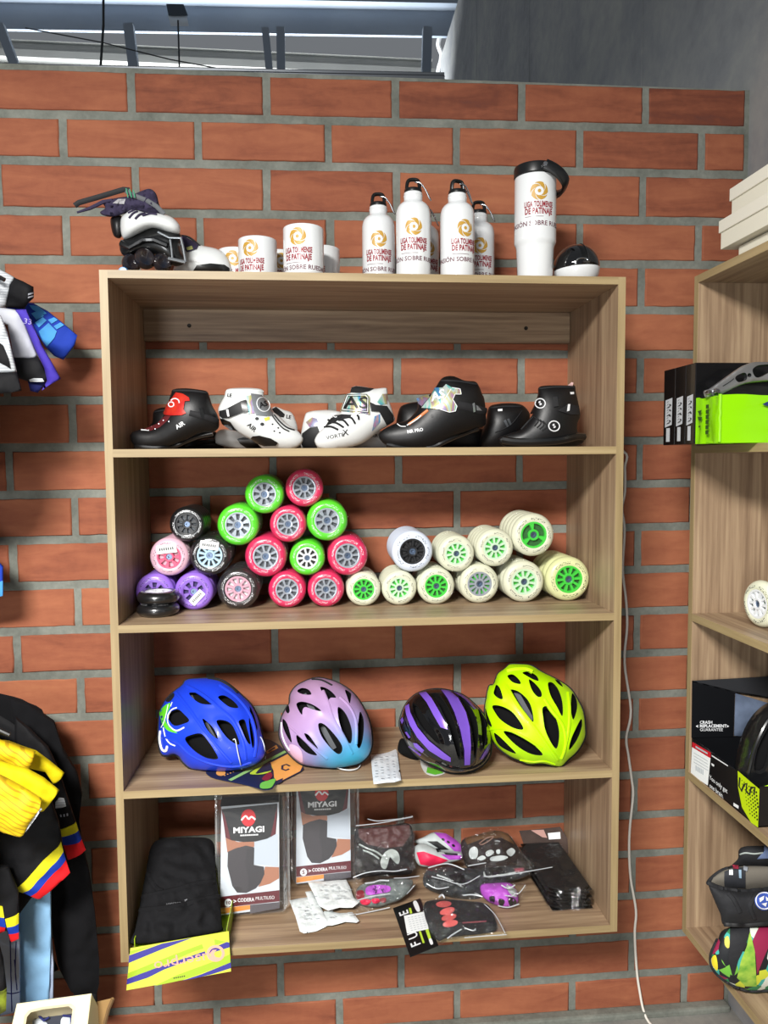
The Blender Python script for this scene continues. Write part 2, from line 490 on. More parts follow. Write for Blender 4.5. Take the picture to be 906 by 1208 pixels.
# ------------------------------------------------------------------ the room
OAK = ('69523f', '917960', 'b0987a')
WOODX = wood('oak melamine along x', 0, OAK); WOODZ = wood('oak melamine upright', 2, OAK)
EDGE = wood('oak edge band', 0, ('806d4c', '96825d', 'a8946e')); EDGEZ = wood('oak edge band upright', 2, ('806d4c', '96825d', 'a8946e'))
def brick_mat():
    t = NT('fired clay brick'); at = t.n('ShaderNodeAttribute', attribute_name='tone')
    v = t.coord((1, 1, 1)); n = t.noise(t.coord((3, 3, 14)), 2.2, 5, .6, .6); n2 = t.noise(v, 60, 3)
    a = t.n('ShaderNodeMath', operation='MULTIPLY_ADD'); t.l(n, a.inputs[0]); a.inputs[1].default_value = .75
    t.l(at.outputs['Fac'], a.inputs[2])
    b = t.n('ShaderNodeMath', operation='MULTIPLY_ADD'); t.l(n2, b.inputs[0]); b.inputs[1].default_value = .16; t.l(a.outputs[0], b.inputs[2])
    r = t.ramp(b.outputs[0], [(.1, '5b3a36'), (.3, '74402f'), (.5, '90533b'), (.78, 'a56547'), (1, 'b0734f')])
    t.l(r.outputs[0], t.b.inputs['Base Color']); t.b.inputs['Roughness'].default_value = .78
    t.b.inputs['Specular IOR Level'].default_value = .3
    t.bump(b.outputs[0], .25, .003); return t.m
def rough_mat(name, stops, sc=6, rough=.9, bump=.5, stretch=(1, 1, 1)):
    t = NT(name); n = t.noise(t.coord(stretch), sc, 8, .62, .3); n2 = t.noise(t.coord(), sc*12, 3)
    a = t.n('ShaderNodeMath', operation='MULTIPLY_ADD'); t.l(n2, a.inputs[0]); a.inputs[1].default_value = .3; t.l(n, a.inputs[2])
    r = t.ramp(a.outputs[0], stops); t.l(r.outputs[0], t.b.inputs['Base Color']); t.b.inputs['Roughness'].default_value = rough
    t.b.inputs['Specular IOR Level'].default_value = .25
    t.bump(a.outputs[0], bump, .004); return t.m
M_BRICK = brick_mat()
M_MORT = rough_mat('grey cement mortar', [(.4, '5f625b'), (.65, '777a72'), (.9, '8d8f86')], 9)
M_CONC = rough_mat('board marked concrete', [(.35, '747678'), (.6, '8f9193'), (.85, 'a5a5a1')], 2.2)
M_FLOOR = rough_mat('worn cement floor', [(.35, '6a6a68'), (.65, '85847f'), (.9, '9a988f')], 5)
ZL = [.7335,.6348,.5271,.4226,.3192,.2182,.1146,.0107,-.095,-.1977,-.3012,-.4054,-.5085,-.608,-.7096,-.8106,-.9125,-1.0164,-1.1205,-1.2216,-1.3224,-1.42]
ZR = [.7447,.6427,.5336,.4327,.3259,.2228,.1221,.0186,-.0844,-.1891,-.2925,-.3942,-.4981,-.6012,-.6996,-.8023,-.9046,-1.0033,-1.1115,-1.2161,-1.3155,-1.412]
X0, X1, FLOOR = -1.5, 1.42, -1.412
def course(k, x):
    if k < 0: return .827+.0065*(x+.24)+.008
    return ZL[k]+(ZR[k]-ZL[k])*(x+.245)/1.44
bm = B(); tone = bm.faces.layers.float.new('tone_f')
rnd = random.Random(3)
cuts = []
for k in range(22):
    off = .001 if k % 2 == 0 else -.151
    js = [off+.2908*i+rnd.uniform(-.002, .002) for i in range(-6, 6)]
    js = [j for j in js if X0 < j < X1-.05]+[X1]
    a = X0
    for j in js:
        x0, x1 = a+.0085+rnd.uniform(-.001, .001), j-.0085+rnd.uniform(-.001, .001)
        if j == X1: x1 = X1-.012
        a = j
        if x1-x0 < .02: continue
        top = lambda x: course(k-1, x)-.0095
        bot = lambda x: course(k, x)+.0095
        n = max(3, int((x1-x0)/.022)); nz = 5
        per = []; s = rnd.uniform(0, 100)
        jit = lambda i: .0016*noise.noise(Vector((i*.7, s, 0)))
        for i in range(n): x = x0+(x1-x0)*i/n; per.append((x, bot(x)+jit(i)))
        for i in range(nz): t = i/nz; per.append((x1+jit(50+i), bot(x1)+(top(x1)-bot(x1))*t))
        for i in range(n): x = x1+(x0-x1)*i/n; per.append((x, top(x)+jit(100+i)))
        for i in range(nz): t = i/nz; per.append((x0+jit(150+i), top(x0)+(bot(x0)-top(x0))*t))
        cx, cz = (x0+x1)/2, (top(x0)+bot(x1))/2
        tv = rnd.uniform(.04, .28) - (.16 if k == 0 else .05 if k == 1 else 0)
        dy = rnd.uniform(-.0012, .0012)
        rings = [[(x, .012, z) for x, z in per], [(x, .0022+dy, z) for x, z in per],
                 [(x+(cx-x)*.004/max(abs(x1-x0)/2, .02)*1., dy, z+(cz-z)*.05) for x, z in per]]
        vs = [[bm.verts.new(p) for p in r] for r in rings]; m = len(per)
        for r0, r1 in zip(vs, vs[1:]):
            for i in range(m):
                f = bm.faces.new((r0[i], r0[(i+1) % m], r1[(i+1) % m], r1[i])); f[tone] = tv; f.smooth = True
        f = bm.faces.new(vs[2]); f[tone] = tv
box(bm, ((X0+X1)/2, .0632, (.835+FLOOR-.02)/2), (X1-X0, .12, .842-FLOOR+.02), mi=1)
wall = obj('wall_back', bm, [M_BRICK, M_MORT], smooth=False); wall['kind'] = 'structure'
me = wall.data
ta = me.attributes['tone_f']; nt = me.attributes.new('tone', 'FLOAT', 'FACE')
for i in range(len(me.polygons)): nt.data[i].value = ta.data[i].value
def struct(name, bm, m, smooth=False):
    o = obj(name, bm, m, smooth=smooth); o['kind'] = 'structure'; return o
bm = B(); box(bm, (.1, -1.4, FLOOR-.05), (4.5, 4., .1)); struct('floor', bm, M_FLOOR)
# low cement skirting that the brick wall stands on
bm = B(); box(bm, (0, -.012, FLOOR+.006), (2.82, .03, .02), bevel=.006); struct('baseboard_back', bm, M_MORT)
# concrete side wall, running on beyond the brick partition
bm = B(); box(bm, (1.52, 1.2, .6), (.2, 6.6, 5.2))
for yy in (.62, 1.9, 3.1): box(bm, (1.4195, yy, 1.6), (.003, .012, 3.2))
struct('wall_right', bm, M_CONC)

# ------------------------------------------------------------------ wall shelf unit
TH = .015
def add_unit(root, levels, D, L, flip=False):
    """local frame: x along the wall 0..L, y from 0 (wall) to -D, z down from levels[0]"""
    zt, zb = levels[0], levels[-1]-TH
    for s in (0, 1):
        bm = B(); x = TH/2 if s == 0 else L-TH/2
        box(bm, (x, -D/2, (zt+zb)/2), (TH, D-.0012, zt-zb), bevel=.0008, seg=1)
        p = obj('side_panel', bm, WOODZ, root, smooth=False)
        bm = B(); box(bm, (x, -D+.0004, (zt+zb)/2), (TH, .0009, zt-zb-.0006)); obj('edge_band', bm, EDGEZ, p, smooth=False)
    for z in levels:
        bm = B(); box(bm, (L/2, -D/2, z-TH/2), (L-2*TH, D-.0012, TH), bevel=.0006, seg=1)
        p = obj('shelf_board', bm, WOODX, root, smooth=False)
        bm = B(); box(bm, (L/2, -D+.0004, z-TH/2), (L-2*TH, .0009, TH-.0004)); obj('edge_band', bm, EDGE, p, smooth=False)
    bm = B(); box(bm, (L/2, -.009, levels[0]-TH-.035), (L-2*TH-.001, .016, .07), bevel=.0006, seg=1)
    r = obj('back_rail', bm, WOODX, root, smooth=False)
    bm = B()
    for fx in (.115, .88): lathe(bm, [(0, .0), (.0045, .0), (.0045, .0012), (.0015, .0005), (0, .0005)], 12, M4((L*fx, -.0172, levels[0]-TH-.036)), 'Y')
    obj('screw', bm, pm('dark screw', '2a2622', .5, .6), r)
D1 = .3012; LEV = [.3296, 0, -.3333, -.6571, -.9849]
unit = thing('wall_shelf', 'oak wood wall shelf with four open compartments, filled with skates, wheels and helmets', 'shelf', (0, 0, 0))
add_unit(unit, LEV, D1, 1.0)
mr = Matrix.Translation((1.419, -.31, 0)) @ Matrix.Rotation(-PI/2, 4, 'Z')
side = thing('wall_shelf', 'oak wood shelf unit on the concrete wall at the right edge, with boxes on top', 'shelf', mat=mr)
add_unit(side, LEV, .284, 1.0)

# ------------------------------------------------------------------ camera, light, world
cam = bpy.data.cameras.new('camera'); co = bpy.data.objects.new('camera', cam); COL.objects.link(co)
co.matrix_world = Matrix(((CR.x, CU.x, -CF.x, CAM.x), (CR.y, CU.y, -CF.y, CAM.y), (CR.z, CU.z, -CF.z, CAM.z), (0, 0, 0, 1)))
cam.sensor_fit = 'VERTICAL'; cam.sensor_height = 24; cam.lens = 24*F_PX/1208; cam.clip_start = .05
SC.camera = co
def area(name, loc, target, sx, sy, power, col=(1, 1, 1)):
    l = bpy.data.lights.new(name, 'AREA'); l.shape = 'RECTANGLE'; l.size = sx; l.size_y = sy; l.energy = power; l.color = col
    o = bpy.data.objects.new(name, l); COL.objects.link(o); o.location = loc
    o.rotation_euler = (Vector(target)-Vector(loc)).to_track_quat('-Z', 'Y').to_euler(); return o
area('ceiling_light', (-.38, -2.5, 1.06), (-.36, -2.4, 0), .8, .5, 228, (1, .975, .94))
area('front_fill_light', (-.7, -4.3, -.5), (.2, 0, -.6), .6, 1.4, 46, (.97, .985, 1))  # unseen fill lamp behind the camera; also streaks the bottles with highlights
area('roof_sheet_fill', (-.4, 4.5, 2.3), (-.4, 5.45, 3.6), 4.5, .5, 240, (.93, .97, 1))  # added lamp hidden behind the wall, stands in for daylight on the roof sheet
w = bpy.data.worlds.new('sky light'); SC.world = w; w.use_nodes = True
bg = w.node_tree.nodes['Background']; bg.inputs[0].default_value = lin('dfe6ee'); bg.inputs[1].default_value = .22
SC.view_settings.view_transform = 'Standard'; SC.view_settings.look = 'None'; SC.view_settings.gamma = 1
SC.view_settings.use_curve_mapping = False; SC.view_settings.exposure = .0
# ------------------------------------------------------------------ on top of the shelf
TOPZ = LEV[0]
M_WHITE = pm('white enamel', 'dcdfe0', .22, coat=.5); M_GOLD = pm('gold print', 'b98f35', .45); M_RED = pm('dark red print', '8a1424', .5)
M_MAROON = pm('maroon print', '5e2434', .5); M_BLK = pm('black plastic', '121314', .32); M_BLKM = pm('matt black', '17181a', .6)
M_STEEL = pm('bright steel', 'b9bcc0', .25, 1.)
def swirl(bm, f, cx, cy, R, mi=0):
    """ring cut by slanting slits, round a dot"""
    n = 5; da = 2*PI/n; gap = .2; tw = 1.0
    P = lambda r, a: f(cx+R*r*math.cos(a), cy+R*r*math.sin(a))
    for k in range(n):
        rows = []
        for j in range(5):
            t = j/4; r = .5+.5*t; sh = tw*t; g = gap*(.4+.9*t)
            rows.append([P(r, da*k+sh+g/2+(da-g)*i/7) for i in range(8)])
        loft(bm, rows, closed=False, mi=mi)
    drape(bm, ellipse(cx, cy, R*.2, R*.2, 14), f, R*.1, mi)
def logo_parts(root, R, zc, ang, k=1., zs=None, prof=None):
    """emblem and lettering on a round body of radius R (or prof(z)); zs = heights of emblem, lines, rule, motto"""
    off = .0004
    def f(u, v): r = (prof(v) if prof else R)+off; a = u/R+ang; return Vector((r*math.sin(a), -r*math.cos(a), v))
    ze, z1, z2, zr, zm = zs
    bm = B(); swirl(bm, f, 0, ze, .0165*k); obj('emblem', bm, M_GOLD, root)
    bm = B(); text_on(bm, 'LIGA TOLIMENSE', .0142*k, f, (0, z1), step=.003, bold=.04, stretch=.50, spacing=1.05)
    text_on(bm, 'DE PATINAJE', .0150*k, f, (0, z2), step=.003, bold=.04, stretch=.60, spacing=1.05); obj('lettering', bm, M_RED, root)
    bm = B(); drape(bm, [(-.026*k, zr-.0004), (.008*k, zr-.0004), (.008*k, zr+.0004), (-.026*k, zr+.0004)], f, .003)
    text_on(bm, 'PASIÓN SOBRE RUEDAS', .0118*k, f, (.0, zm), step=.003, bold=.014, stretch=1.0); obj('motto', bm, M_MAROON, root)
# mugs
def make_mug(label, m):
    r = thing('mug', label, 'mug', mat=m, group='white mugs with the league emblem')
    R, H = .0392, .0945
    bm = B(); lathe(bm, [(0, 0), (.034, 0), (.0365, .001), (R-.0008, .004), (R, .008), (R, H-.003), (R-.0007, H-.0008), (R-.0018, H), (R-.003, H-.0008), (R-.0036, H-.004), (R-.004, .01), (R-.008, .006), (0, .005)], 56)
    obj('body', bm, M_WHITE, r)
    bm = B(); pts = smooth_path([(0, R-.002, .074), (0, R+.012, .077), (0, R+.026, .066), (0, R+.028, .046), (0, R+.018, .026), (0, R-.002, .02)], 7)
    tube(bm, pts, .0052, 12, flat=(1.25, .8), up=(1, 0, 0)); obj('handle', bm, M_WHITE, r)
    logo_parts(r, R, 0, 0, 1.0, (.070, .0445, .0315, .0215, .0125)); return r
def at_top(u, Y, rz=0):
    p = atY(u, 320, Y); return M4((p.x, Y, TOPZ), (0, 0, rz))
mug0 = make_mug('front white mug of the group, largest in view with its whole emblem showing', at_top(358.5, -.252, -.28))
for u, Y, rz, lb in ((304.5, -.168, -.33, 'white mug second from left, left of the front mug'),
                     (279, -.085, -.1, 'white mug farthest left beside the skates, half hidden by the next mug'),
                     (331, -.072, .1, 'white mug of which only a sliver shows between two others, left of the front mug'),
                     (379.5, -.11, -.55, 'white mug farthest right, behind the front mug')):
    copy_thing(mug0, at_top(u, Y, rz), lb)
# aluminium bottles
def make_bottle(label, m):
    r = thing('water_bottle', label, 'bottle', mat=m, group='white aluminium bottles with the league emblem')
    R = .0337
    bm = B(); lathe(bm, [(0, .0015), (.026, .0015), (.029, 0), (.0325, .0012), (R, .004), (R, .125), (R-.0008, .1315), (.0312, .138), (.0275, .1435), (.0225, .1475), (.0192, .1495), (.0182, .152), (.0182, .159), (.019, .1605), (.0182, .162), (.0182, .166), (.0165, .1675), (0, .1675)], 56)
    obj('body', bm, M_WHITE, r)
    cap = B(); lathe(cap, [(0, .1676), (.0155, .1676), (.0172, .1685), (.0172, .173), (.0160, .1745), (0, .1745)], 40)
    loop = smooth_path([(-.0125, 0, .172), (-.0118, 0, .184), (-.0085, 0, .1915), (0, 0, .1932), (.0085, 0, .1915), (.0118, 0, .184), (.0125, 0, .172)], 6)
    tube(cap, loop, .0042, 10, flat=(1.25, .85), up=(0, 1, 0)); obj('cap', cap, M_BLK, r)
    bm = B(); q = smooth_path([(.004, -.004, .187), (.014, -.006, .1845), (.024, -.004, .172), (.031, -.002, .158), (.0345, 0, .1535), (.0335, .004, .158), (.024, .004, .176), (.012, .003, .1865), (.004, -.004, .187)], 5)
    tube(bm, q[:-1], .0013, 8, closed=True); obj('carabiner', bm, M_STEEL, r)
    logo_parts(r, R, 0, 0, 1.0, (.094, .068, .0555, .0445, .034)); return r
bt0 = make_bottle('white bottle second from left, at the front of the left cluster, lettering facing out', at_top(487.8, -.25, -.10))
for u, Y, rz, lb in ((446.8, -.165, -.06, 'white bottle farthest left, standing a little back and so looking shorter'),
                     (539.6, -.248, .3, 'white bottle at the front right of the bottles, its emblem turned to the right'),
                     (499.5, -.10, .15, 'white bottle half hidden behind the two tall front bottles'),
                     (564.5, -.13, -.12, 'white bottle farthest right, partly behind its taller-looking neighbour')):
    copy_thing(bt0, at_top(u, Y, rz), lb)
# tumbler
tb = thing('tumbler', 'tall white travel tumbler with black lid and swing handle, right of the bottles', 'tumbler', mat=at_top(631, -.238))
bm = B(); lathe(bm, [(0, .001), (.031, 0), (.0338, .002), (.0345, .006), (.0372, .066), (.0385, .072), (.0412, .077), (.0415, .081), (.0412, .2), (.0408, .204), (.038, .206), (0, .206)], 64); obj('body', bm, M_WHITE, tb)
bm = B(); lathe(bm, [(0, .206), (.0405, .2055), (.0425, .207), (.0428, .221), (.0415, .2255), (.036, .227), (.034, .224), (0, .224)], 64); lid = obj('lid', bm, M_BLK, tb)
bm = B()
for sy in (-1, 1):
    q = smooth_path([(.006, sy*.0448, .2165), (.022, sy*.0462, .209), (.038, sy*.0445, .198), (.05, sy*.036, .187), (.055, sy*.012, .183), (.055, 0, .183)], 6)
    tube(bm, q, .0105, 12, flat=(1.1, .4), up=(.55, 0, .83))
obj('handle', bm, M_BLK, tb)
bm = B(); lathe(bm, [(0, .0495), (.0042, .0492), (.005, .0475), (.005, .0435), (0, .0435)], 20, M4((.006, 0, .2165)), 'Y'); obj('pin', bm, M_STEEL, tb)
logo_parts(tb, .0413, 0, -.09, 1.06, (.168, .1425, .1295, .1195, .1065))
# little dome
dm = thing('domed_case', 'small round case with glossy black dome over a white bowl, right of the tumbler', 'case', mat=at_top(681, -.225) @ M4((0, 0, 0), (0, -.06, 0)))
S = .0468; zc = .0345
bm = B(); lathe(bm, [(0, .0008), (.03, .0008), (.0325, .0012)]+[(S*math.cos(a), zc+S*math.sin(a)) for a in [math.radians(d) for d in range(-44, -7, 4)]]+[(S*.985, zc-.004), (0, zc-.004)], 56); obj('bowl', bm, M_WHITE, dm)
bm = B(); lathe(bm, [(0, zc-.003), (S*.97, zc-.003), (S*.99, zc-.001)]+[(S*math.cos(a)*.995, zc+S*math.sin(a)*.995) for a in [math.radians(d) for d in range(2, 91, 4)]], 64); dome = obj('dome', bm, pm('glossy black', '0c0c0d', .08, coat=1.), dm)
bm = B(); tube(bm, [(.007+S*.06*math.sin(a), -S*.997*math.sin(a), zc+S*.997*math.cos(a)) for a in [math.radians(d) for d in range(-8, 92, 5)]], .0007, 6); obj('seam', bm, M_BLKM, dome)
bm = B(); tube(bm, [(-.004+.011*math.cos(a), -S*.985, zc+.004+.0045*math.sin(a)) for a in [math.radians(d) for d in range(0, 181, 20)]], .0016, 8); obj('dome_glint', bm, M_STEEL, dome)  # bright steel arc standing in for the highlight on the dome
# ------------------------------------------------------------------ skates and skate boots
LEATHER = pm('black leather', '0b0b0d', .45, bump=(90, .25, .001)); LEATHER2 = pm('soft black lining', '131316', .75, bump=(60, .4, .002))
CARBON = pm('carbon sole', '0e0f10', .28, coat=.4)
WLEATH = pm('white leather', 'd6d9d8', .38, coat=.2, bump=(70, .2, .001)); HOLO = holo('holographic foil', 0, .35); HOLO2 = holo('holographic foil pale', .37, .5)
SILVER = pm('silver foil', 'a9aeb3', .3, .7); REDFOIL = pm('red foil', 'b31822', .25, .25, coat=.5, var=(40, 'd8402a'))
PRINTW = pm('white print', 'e4e6e8', .5); PRINTK = pm('black print', '17181a', .5); DKRED = pm('dark red lining', '56141a', .6)
LACEK = pm('black lace', '151517', .8); ORANGE = pm('orange piping', 'd07a46', .5)
SIDE = [(-1, 0), (1, 0)]
def boot(label, poly, Y, T, mat, name='skate_boot', **kw):
    xs = [p[0] for p in poly]; c = (min(xs)+max(xs))/2
    pl = Plane(c, 500, Y=Y)
    root = thing(name, label, 'skate boot', loc=pl(c, 531))
    inf, o = soft('upper', poly, pl, T, mat, root, step=3, **kw)
    return root, inf
def cuff_opening(root, inf, a, b, mat, dip=.012):
    """dark ankle opening along the rim from a to b (px)"""
    bm = B(); n = 14
    rim = smooth_path([(p[0], p[1], 0) for p in (a, ((a[0]+b[0])/2, (a[1]+b[1])/2-1), b)], n//2)
    front = [inf.surf(p.x, p.y+1.5, .0012) for p in rim]
    tube(bm, front, .0022, 8); return obj('collar', bm, mat, root, world=True)
# --- black boots with a red tongue
z = Z(145, 445, 7.55)
m1, mi = boot('black mate lying behind the black boot with the red tongue, near the left panel', z([(140, 650), (170, 560), (215, 470), (262, 400), (268, 320), (300, 285), (370, 268), (450, 285), (540, 400), (640, 480), (760, 475), (838, 492), (860, 560), (850, 650)]), -.085, .032, LEATHER)
strap('sole', z([(560, 620), (700, 575), (840, 560)]), mi, .006, CARBON, m1)
cuff_opening(m1, mi, *z([(285, 300), (440, 285)]), LEATHER2)
r, i = boot('black leather skate boot with red foil tongue, leftmost on its shelf', z([(62, 525), (85, 488), (150, 468), (240, 458), (290, 425), (345, 372), (368, 315), (400, 230), (428, 150), (450, 108), (560, 98), (690, 112), (750, 128), (772, 175), (800, 260), (840, 330), (858, 400), (850, 455), (800, 488), (720, 495), (640, 520), (560, 560), (440, 605), (300, 640), (150, 640), (85, 590)]), -.205, .042, LEATHER)
patch('throat', z([(190, 462), (300, 415), (372, 345), (425, 345), (400, 385), (330, 445), (250, 475)]), i, DKRED, r)
t = patch('tongue_cover', z([(358, 322), (390, 240), (440, 180), (470, 138), (530, 150), (585, 185), (592, 215), (548, 218), (536, 290), (556, 322), (520, 340), (430, 342), (370, 335)]), i, REDFOIL, r, thick=.002)
bm = B()
for c, R, a0, a1 in (((430, 245), 24, 0, 6.2), ((462, 228), 38, -2.6, .2)):
    q = [i.surf(*z([(c[0]+R*math.cos(a0+(a1-a0)*k/12), c[1]+R*.9*math.sin(a0+(a1-a0)*k/12))])[0], .0035) for k in range(13)]; tube(bm, q, .0012, 6)
obj('emblem', bm, PRINTW, t, world=True)
bm = B()
for p in z([(410, 395), (362, 385), (322, 415), (290, 460)]): lathe(bm, [(0, .0012), (.0012, .0012), (.0016, 0)], 10, Matrix.Translation(i.surf(*p)), 'Y')
obj('eyelet', bm, SILVER, r, world=True)
words('lettering', 'AIR', 7.2, i, z([(508, 428)])[0], PRINTW, r, ang=.55, bold=.02)
strap('ankle_strap', z([(590, 320), (690, 345), (780, 372), (845, 395)]), i, .0055, LEATHER2, r, flat=(.35, 1))
patch('buckle', z([(672, 285), (700, 270), (720, 330), (712, 370), (690, 360)]), i, M_BLK, r, thick=.003)
cuff_opening(r, i, *z([(450, 112), (745, 130)]), LEATHER2)
patch('toe_mark', z([(160, 462), (235, 466), (235, 476), (165, 472)]), i, PRINTW, r)
strap('sole', z([(120, 615), (300, 628), (470, 605), (640, 535), (800, 500)]), i, .005, CARBON, r)
# --- white boots AIR
z = Z(245, 445, 7.55)
m1, mi = boot('white mate behind the white boot with the grey tongue, its toe poking out at left', z([(62, 540), (90, 480), (150, 462), (300, 470), (480, 400), (555, 300), (600, 262), (680, 290), (752, 318), (785, 390), (800, 470), (760, 580), (600, 640), (300, 640), (90, 600)]), -.10, .036, WLEATH)
patch('sole', z([(262, 548), (320, 533), (390, 548), (480, 590), (490, 640), (350, 632), (290, 590)]), mi, CARBON, m1, thick=.002)
patch('ankle_strap', z([(572, 282), (608, 264), (650, 300), (682, 330), (672, 356), (620, 350), (580, 312)]), mi, M_BLKM, m1, thick=.002)
words('lettering', 'LE', 6, mi, z([(716, 355)])[0], PRINTK, m1, ang=-.2, bold=.02)
r, i = boot('white skate boot with grey foil tongue cover and black ankle strap, second from left', z([(160, 122), (200, 100), (350, 94), (470, 104), (500, 128), (502, 165), (520, 200), (560, 260), (590, 310), (640, 350), (720, 425), (790, 468), (838, 520), (848, 560), (815, 610), (740, 640), (620, 645), (500, 640), (430, 580), (370, 548), (300, 510), (240, 465), (190, 420), (125, 405), (100, 330), (94, 280), (120, 220), (148, 170)]), -.205, .042, WLEATH)
patch('sole', z([(382, 545), (400, 525), (460, 518), (560, 543), (622, 580), (605, 608), (500, 612), (425, 585)]), i, CARBON, r, thick=.003)
patch('heel_sole', z([(108, 365), (150, 375), (205, 400), (240, 455), (270, 480), (200, 470), (130, 420)]), i, CARBON, r, thick=.002)
t = patch('tongue_cover', z([(385, 148), (480, 160), (532, 222), (578, 302), (580, 340), (520, 346), (430, 338), (405, 260)]), i, SILVER, r, thick=.002)
bm = B(); tube(bm, [i.surf(*q, .0032) for q in ellipse(*z([(496, 245)])[0], 7.2, 8.6, 24, -.5)], .0009, 6, closed=True); obj('emblem_ring', bm, PRINTW, t, world=True)
words('emblem', 'AS', 8.5, i, z([(497, 245)])[0], PRINTK, t, ang=.35, bold=.03, off=.0036)
patch('strap_panel', z([(352, 170), (388, 165), (420, 322), (360, 328)]), i, holo('pale blue foil', .9, .2), r, thick=.0015)
t = patch('ankle_strap', z([(104, 302), (160, 290), (305, 215), (345, 208), (366, 305), (322, 315), (190, 366), (130, 366), (106, 342)]), i, M_BLKM, r, thick=.0025)
patch('buckle', z([(170, 290), (190, 288), (200, 350), (182, 352)]), i, PRINTW, t, off=.004); patch('clasp', z([(296, 218), (345, 205), (368, 306), (318, 318)]), i, M_BLK, t, off=.004, thick=.002)
bm = B()
for (x, y, q) in ((440, 370, 17), (485, 418, 18), (575, 418, 8), (590, 478, 8), (625, 450, 8), (638, 492, 8)):
    drape(bm, ellipse(*z([(x, y)])[0], q/7.55, q*.8/7.55, 14), i.f(.0009), 1.5)
obj('vent_hole', bm, PRINTK, r, world=True)
patch('accent', z([(500, 365), (548, 352), (552, 378), (512, 392)]), i, pm('yellow print', 'cfc94e', .5), r)
strap('piping', z([(590, 335), (640, 395), (700, 445), (770, 470)]), i, .0016, PRINTK, r); strap('piping', z([(575, 345), (620, 405), (670, 455), (720, 480)]), i, .0013, PRINTK, r)
words('lettering', 'AIR', 7.5, i, z([(394, 446)])[0], PRINTK, r, ang=-.72, bold=.015); words('lettering', 'LE', 5.5, i, z([(198, 166)])[0], PRINTK, r, bold=.03, ang=-.1)
cuff_opening(r, i, *z([(175, 112), (492, 118)]), WLEATH)
# --- white boots VORTEX
z = Z(350, 445, 7.55)
m1, mi = boot('white mate with shiny heel patch behind the white boot with black laces', z([(42, 480), (70, 350), (100, 310), (200, 294), (320, 294), (440, 330), (600, 460), (740, 470), (830, 590), (790, 645), (450, 645), (150, 650), (45, 640), (36, 560)]), -.10, .036, WLEATH)
patch('heel_strap', z([(52, 500), (120, 450), (190, 438), (205, 480), (165, 560), (190, 640), (60, 636), (40, 580)]), mi, M_BLKM, m1, thick=.002)
patch('foil_patch', z([(86, 400), (140, 358), (182, 370), (208, 430), (120, 446)]), mi, HOLO, m1, thick=.001)
words('lettering', 'AIR', 5, mi, z([(692, 520)])[0], PRINTK, m1, bold=.02)
r, i = boot('white skate boot with black laces and framed foil strap, in the middle of the row', z([(160, 555), (190, 500), (240, 450), (285, 400), (318, 345), (385, 320), (400, 270), (430, 195), (450, 150), (478, 138), (486, 95), (530, 78), (620, 88), (690, 102), (790, 94), (808, 120), (812, 180), (832, 235), (862, 330), (872, 385), (800, 440), (740, 472), (640, 555), (560, 600), (440, 630), (300, 642), (200, 632), (165, 590)]), -.205, .042, WLEATH)
patch('collar', z([(476, 138), (488, 92), (530, 80), (640, 96), (690, 102), (640, 128), (560, 145)]), i, LEATHER2, r, thick=.002)
t = patch('strap', z([(440, 152), (622, 152), (648, 180), (646, 335), (600, 322), (386, 302), (402, 255)]), i, HOLO, r, thick=.003)
words('emblem', 'AS', 19, i, z([(530, 236)])[0], PRINTK, t, bold=.02, off=.0045, stretch=1.35, ang=-.02)
for ins, mt in ((0, PRINTK), (7, PRINTW), (16, PRINTK)):
    q = z([(445+ins, 158+ins), (618-ins, 158+ins), (638-ins, 185+ins*.7), (636-ins, 318-ins), (400+ins, 296-ins)])
    bm = B(); tube(bm, [i.surf(*p, .0042) for p in resample(q, 2)], .0007, 6, closed=True); obj('strap_border', bm, mt, t, world=True)
patch('lace_bed', z([(252, 440), (290, 380), (330, 345), (400, 330), (490, 335), (470, 365), (380, 380), (320, 410)]), i, LACEK, r)
for a in ([(248, 442), (310, 440), (372, 466)], [(285, 405), (350, 405), (420, 445)], [(375, 382), (420, 385), (462, 432)], [(452, 355), (490, 365), (520, 412)], [(535, 338), (548, 350), (552, 378)], [(280, 380), (330, 390), (400, 350)]):
    strap('lace', z(a), i, .0021, LACEK, r)
words('lace_tag', 'IC', 7, i, z([(336, 342)])[0], PRINTW, r, bold=.03, off=.004)
words('lettering', 'VORTE', 6, i, z([(345, 524)])[0], PRINTK, r, ang=.2, bold=.0, stretch=1.15); words('lettering', 'X', 9, i, z([(436, 492)])[0], PRINTK, r, ang=.1, bold=.02)
patch('foil_patch', z([(712, 225), (760, 152), (806, 150), (802, 240), (742, 250)]), i, HOLO, r, thick=.001)
patch('ankle_strap', z([(648, 225), (700, 250), (800, 258), (858, 340), (862, 395), (800, 430), (730, 310), (660, 305)]), i, M_BLKM, r, thick=.0025)
patch('side_patch', z([(690, 350), (738, 330), (738, 400), (668, 482)]), i, holo('violet foil', .62, .2), r)
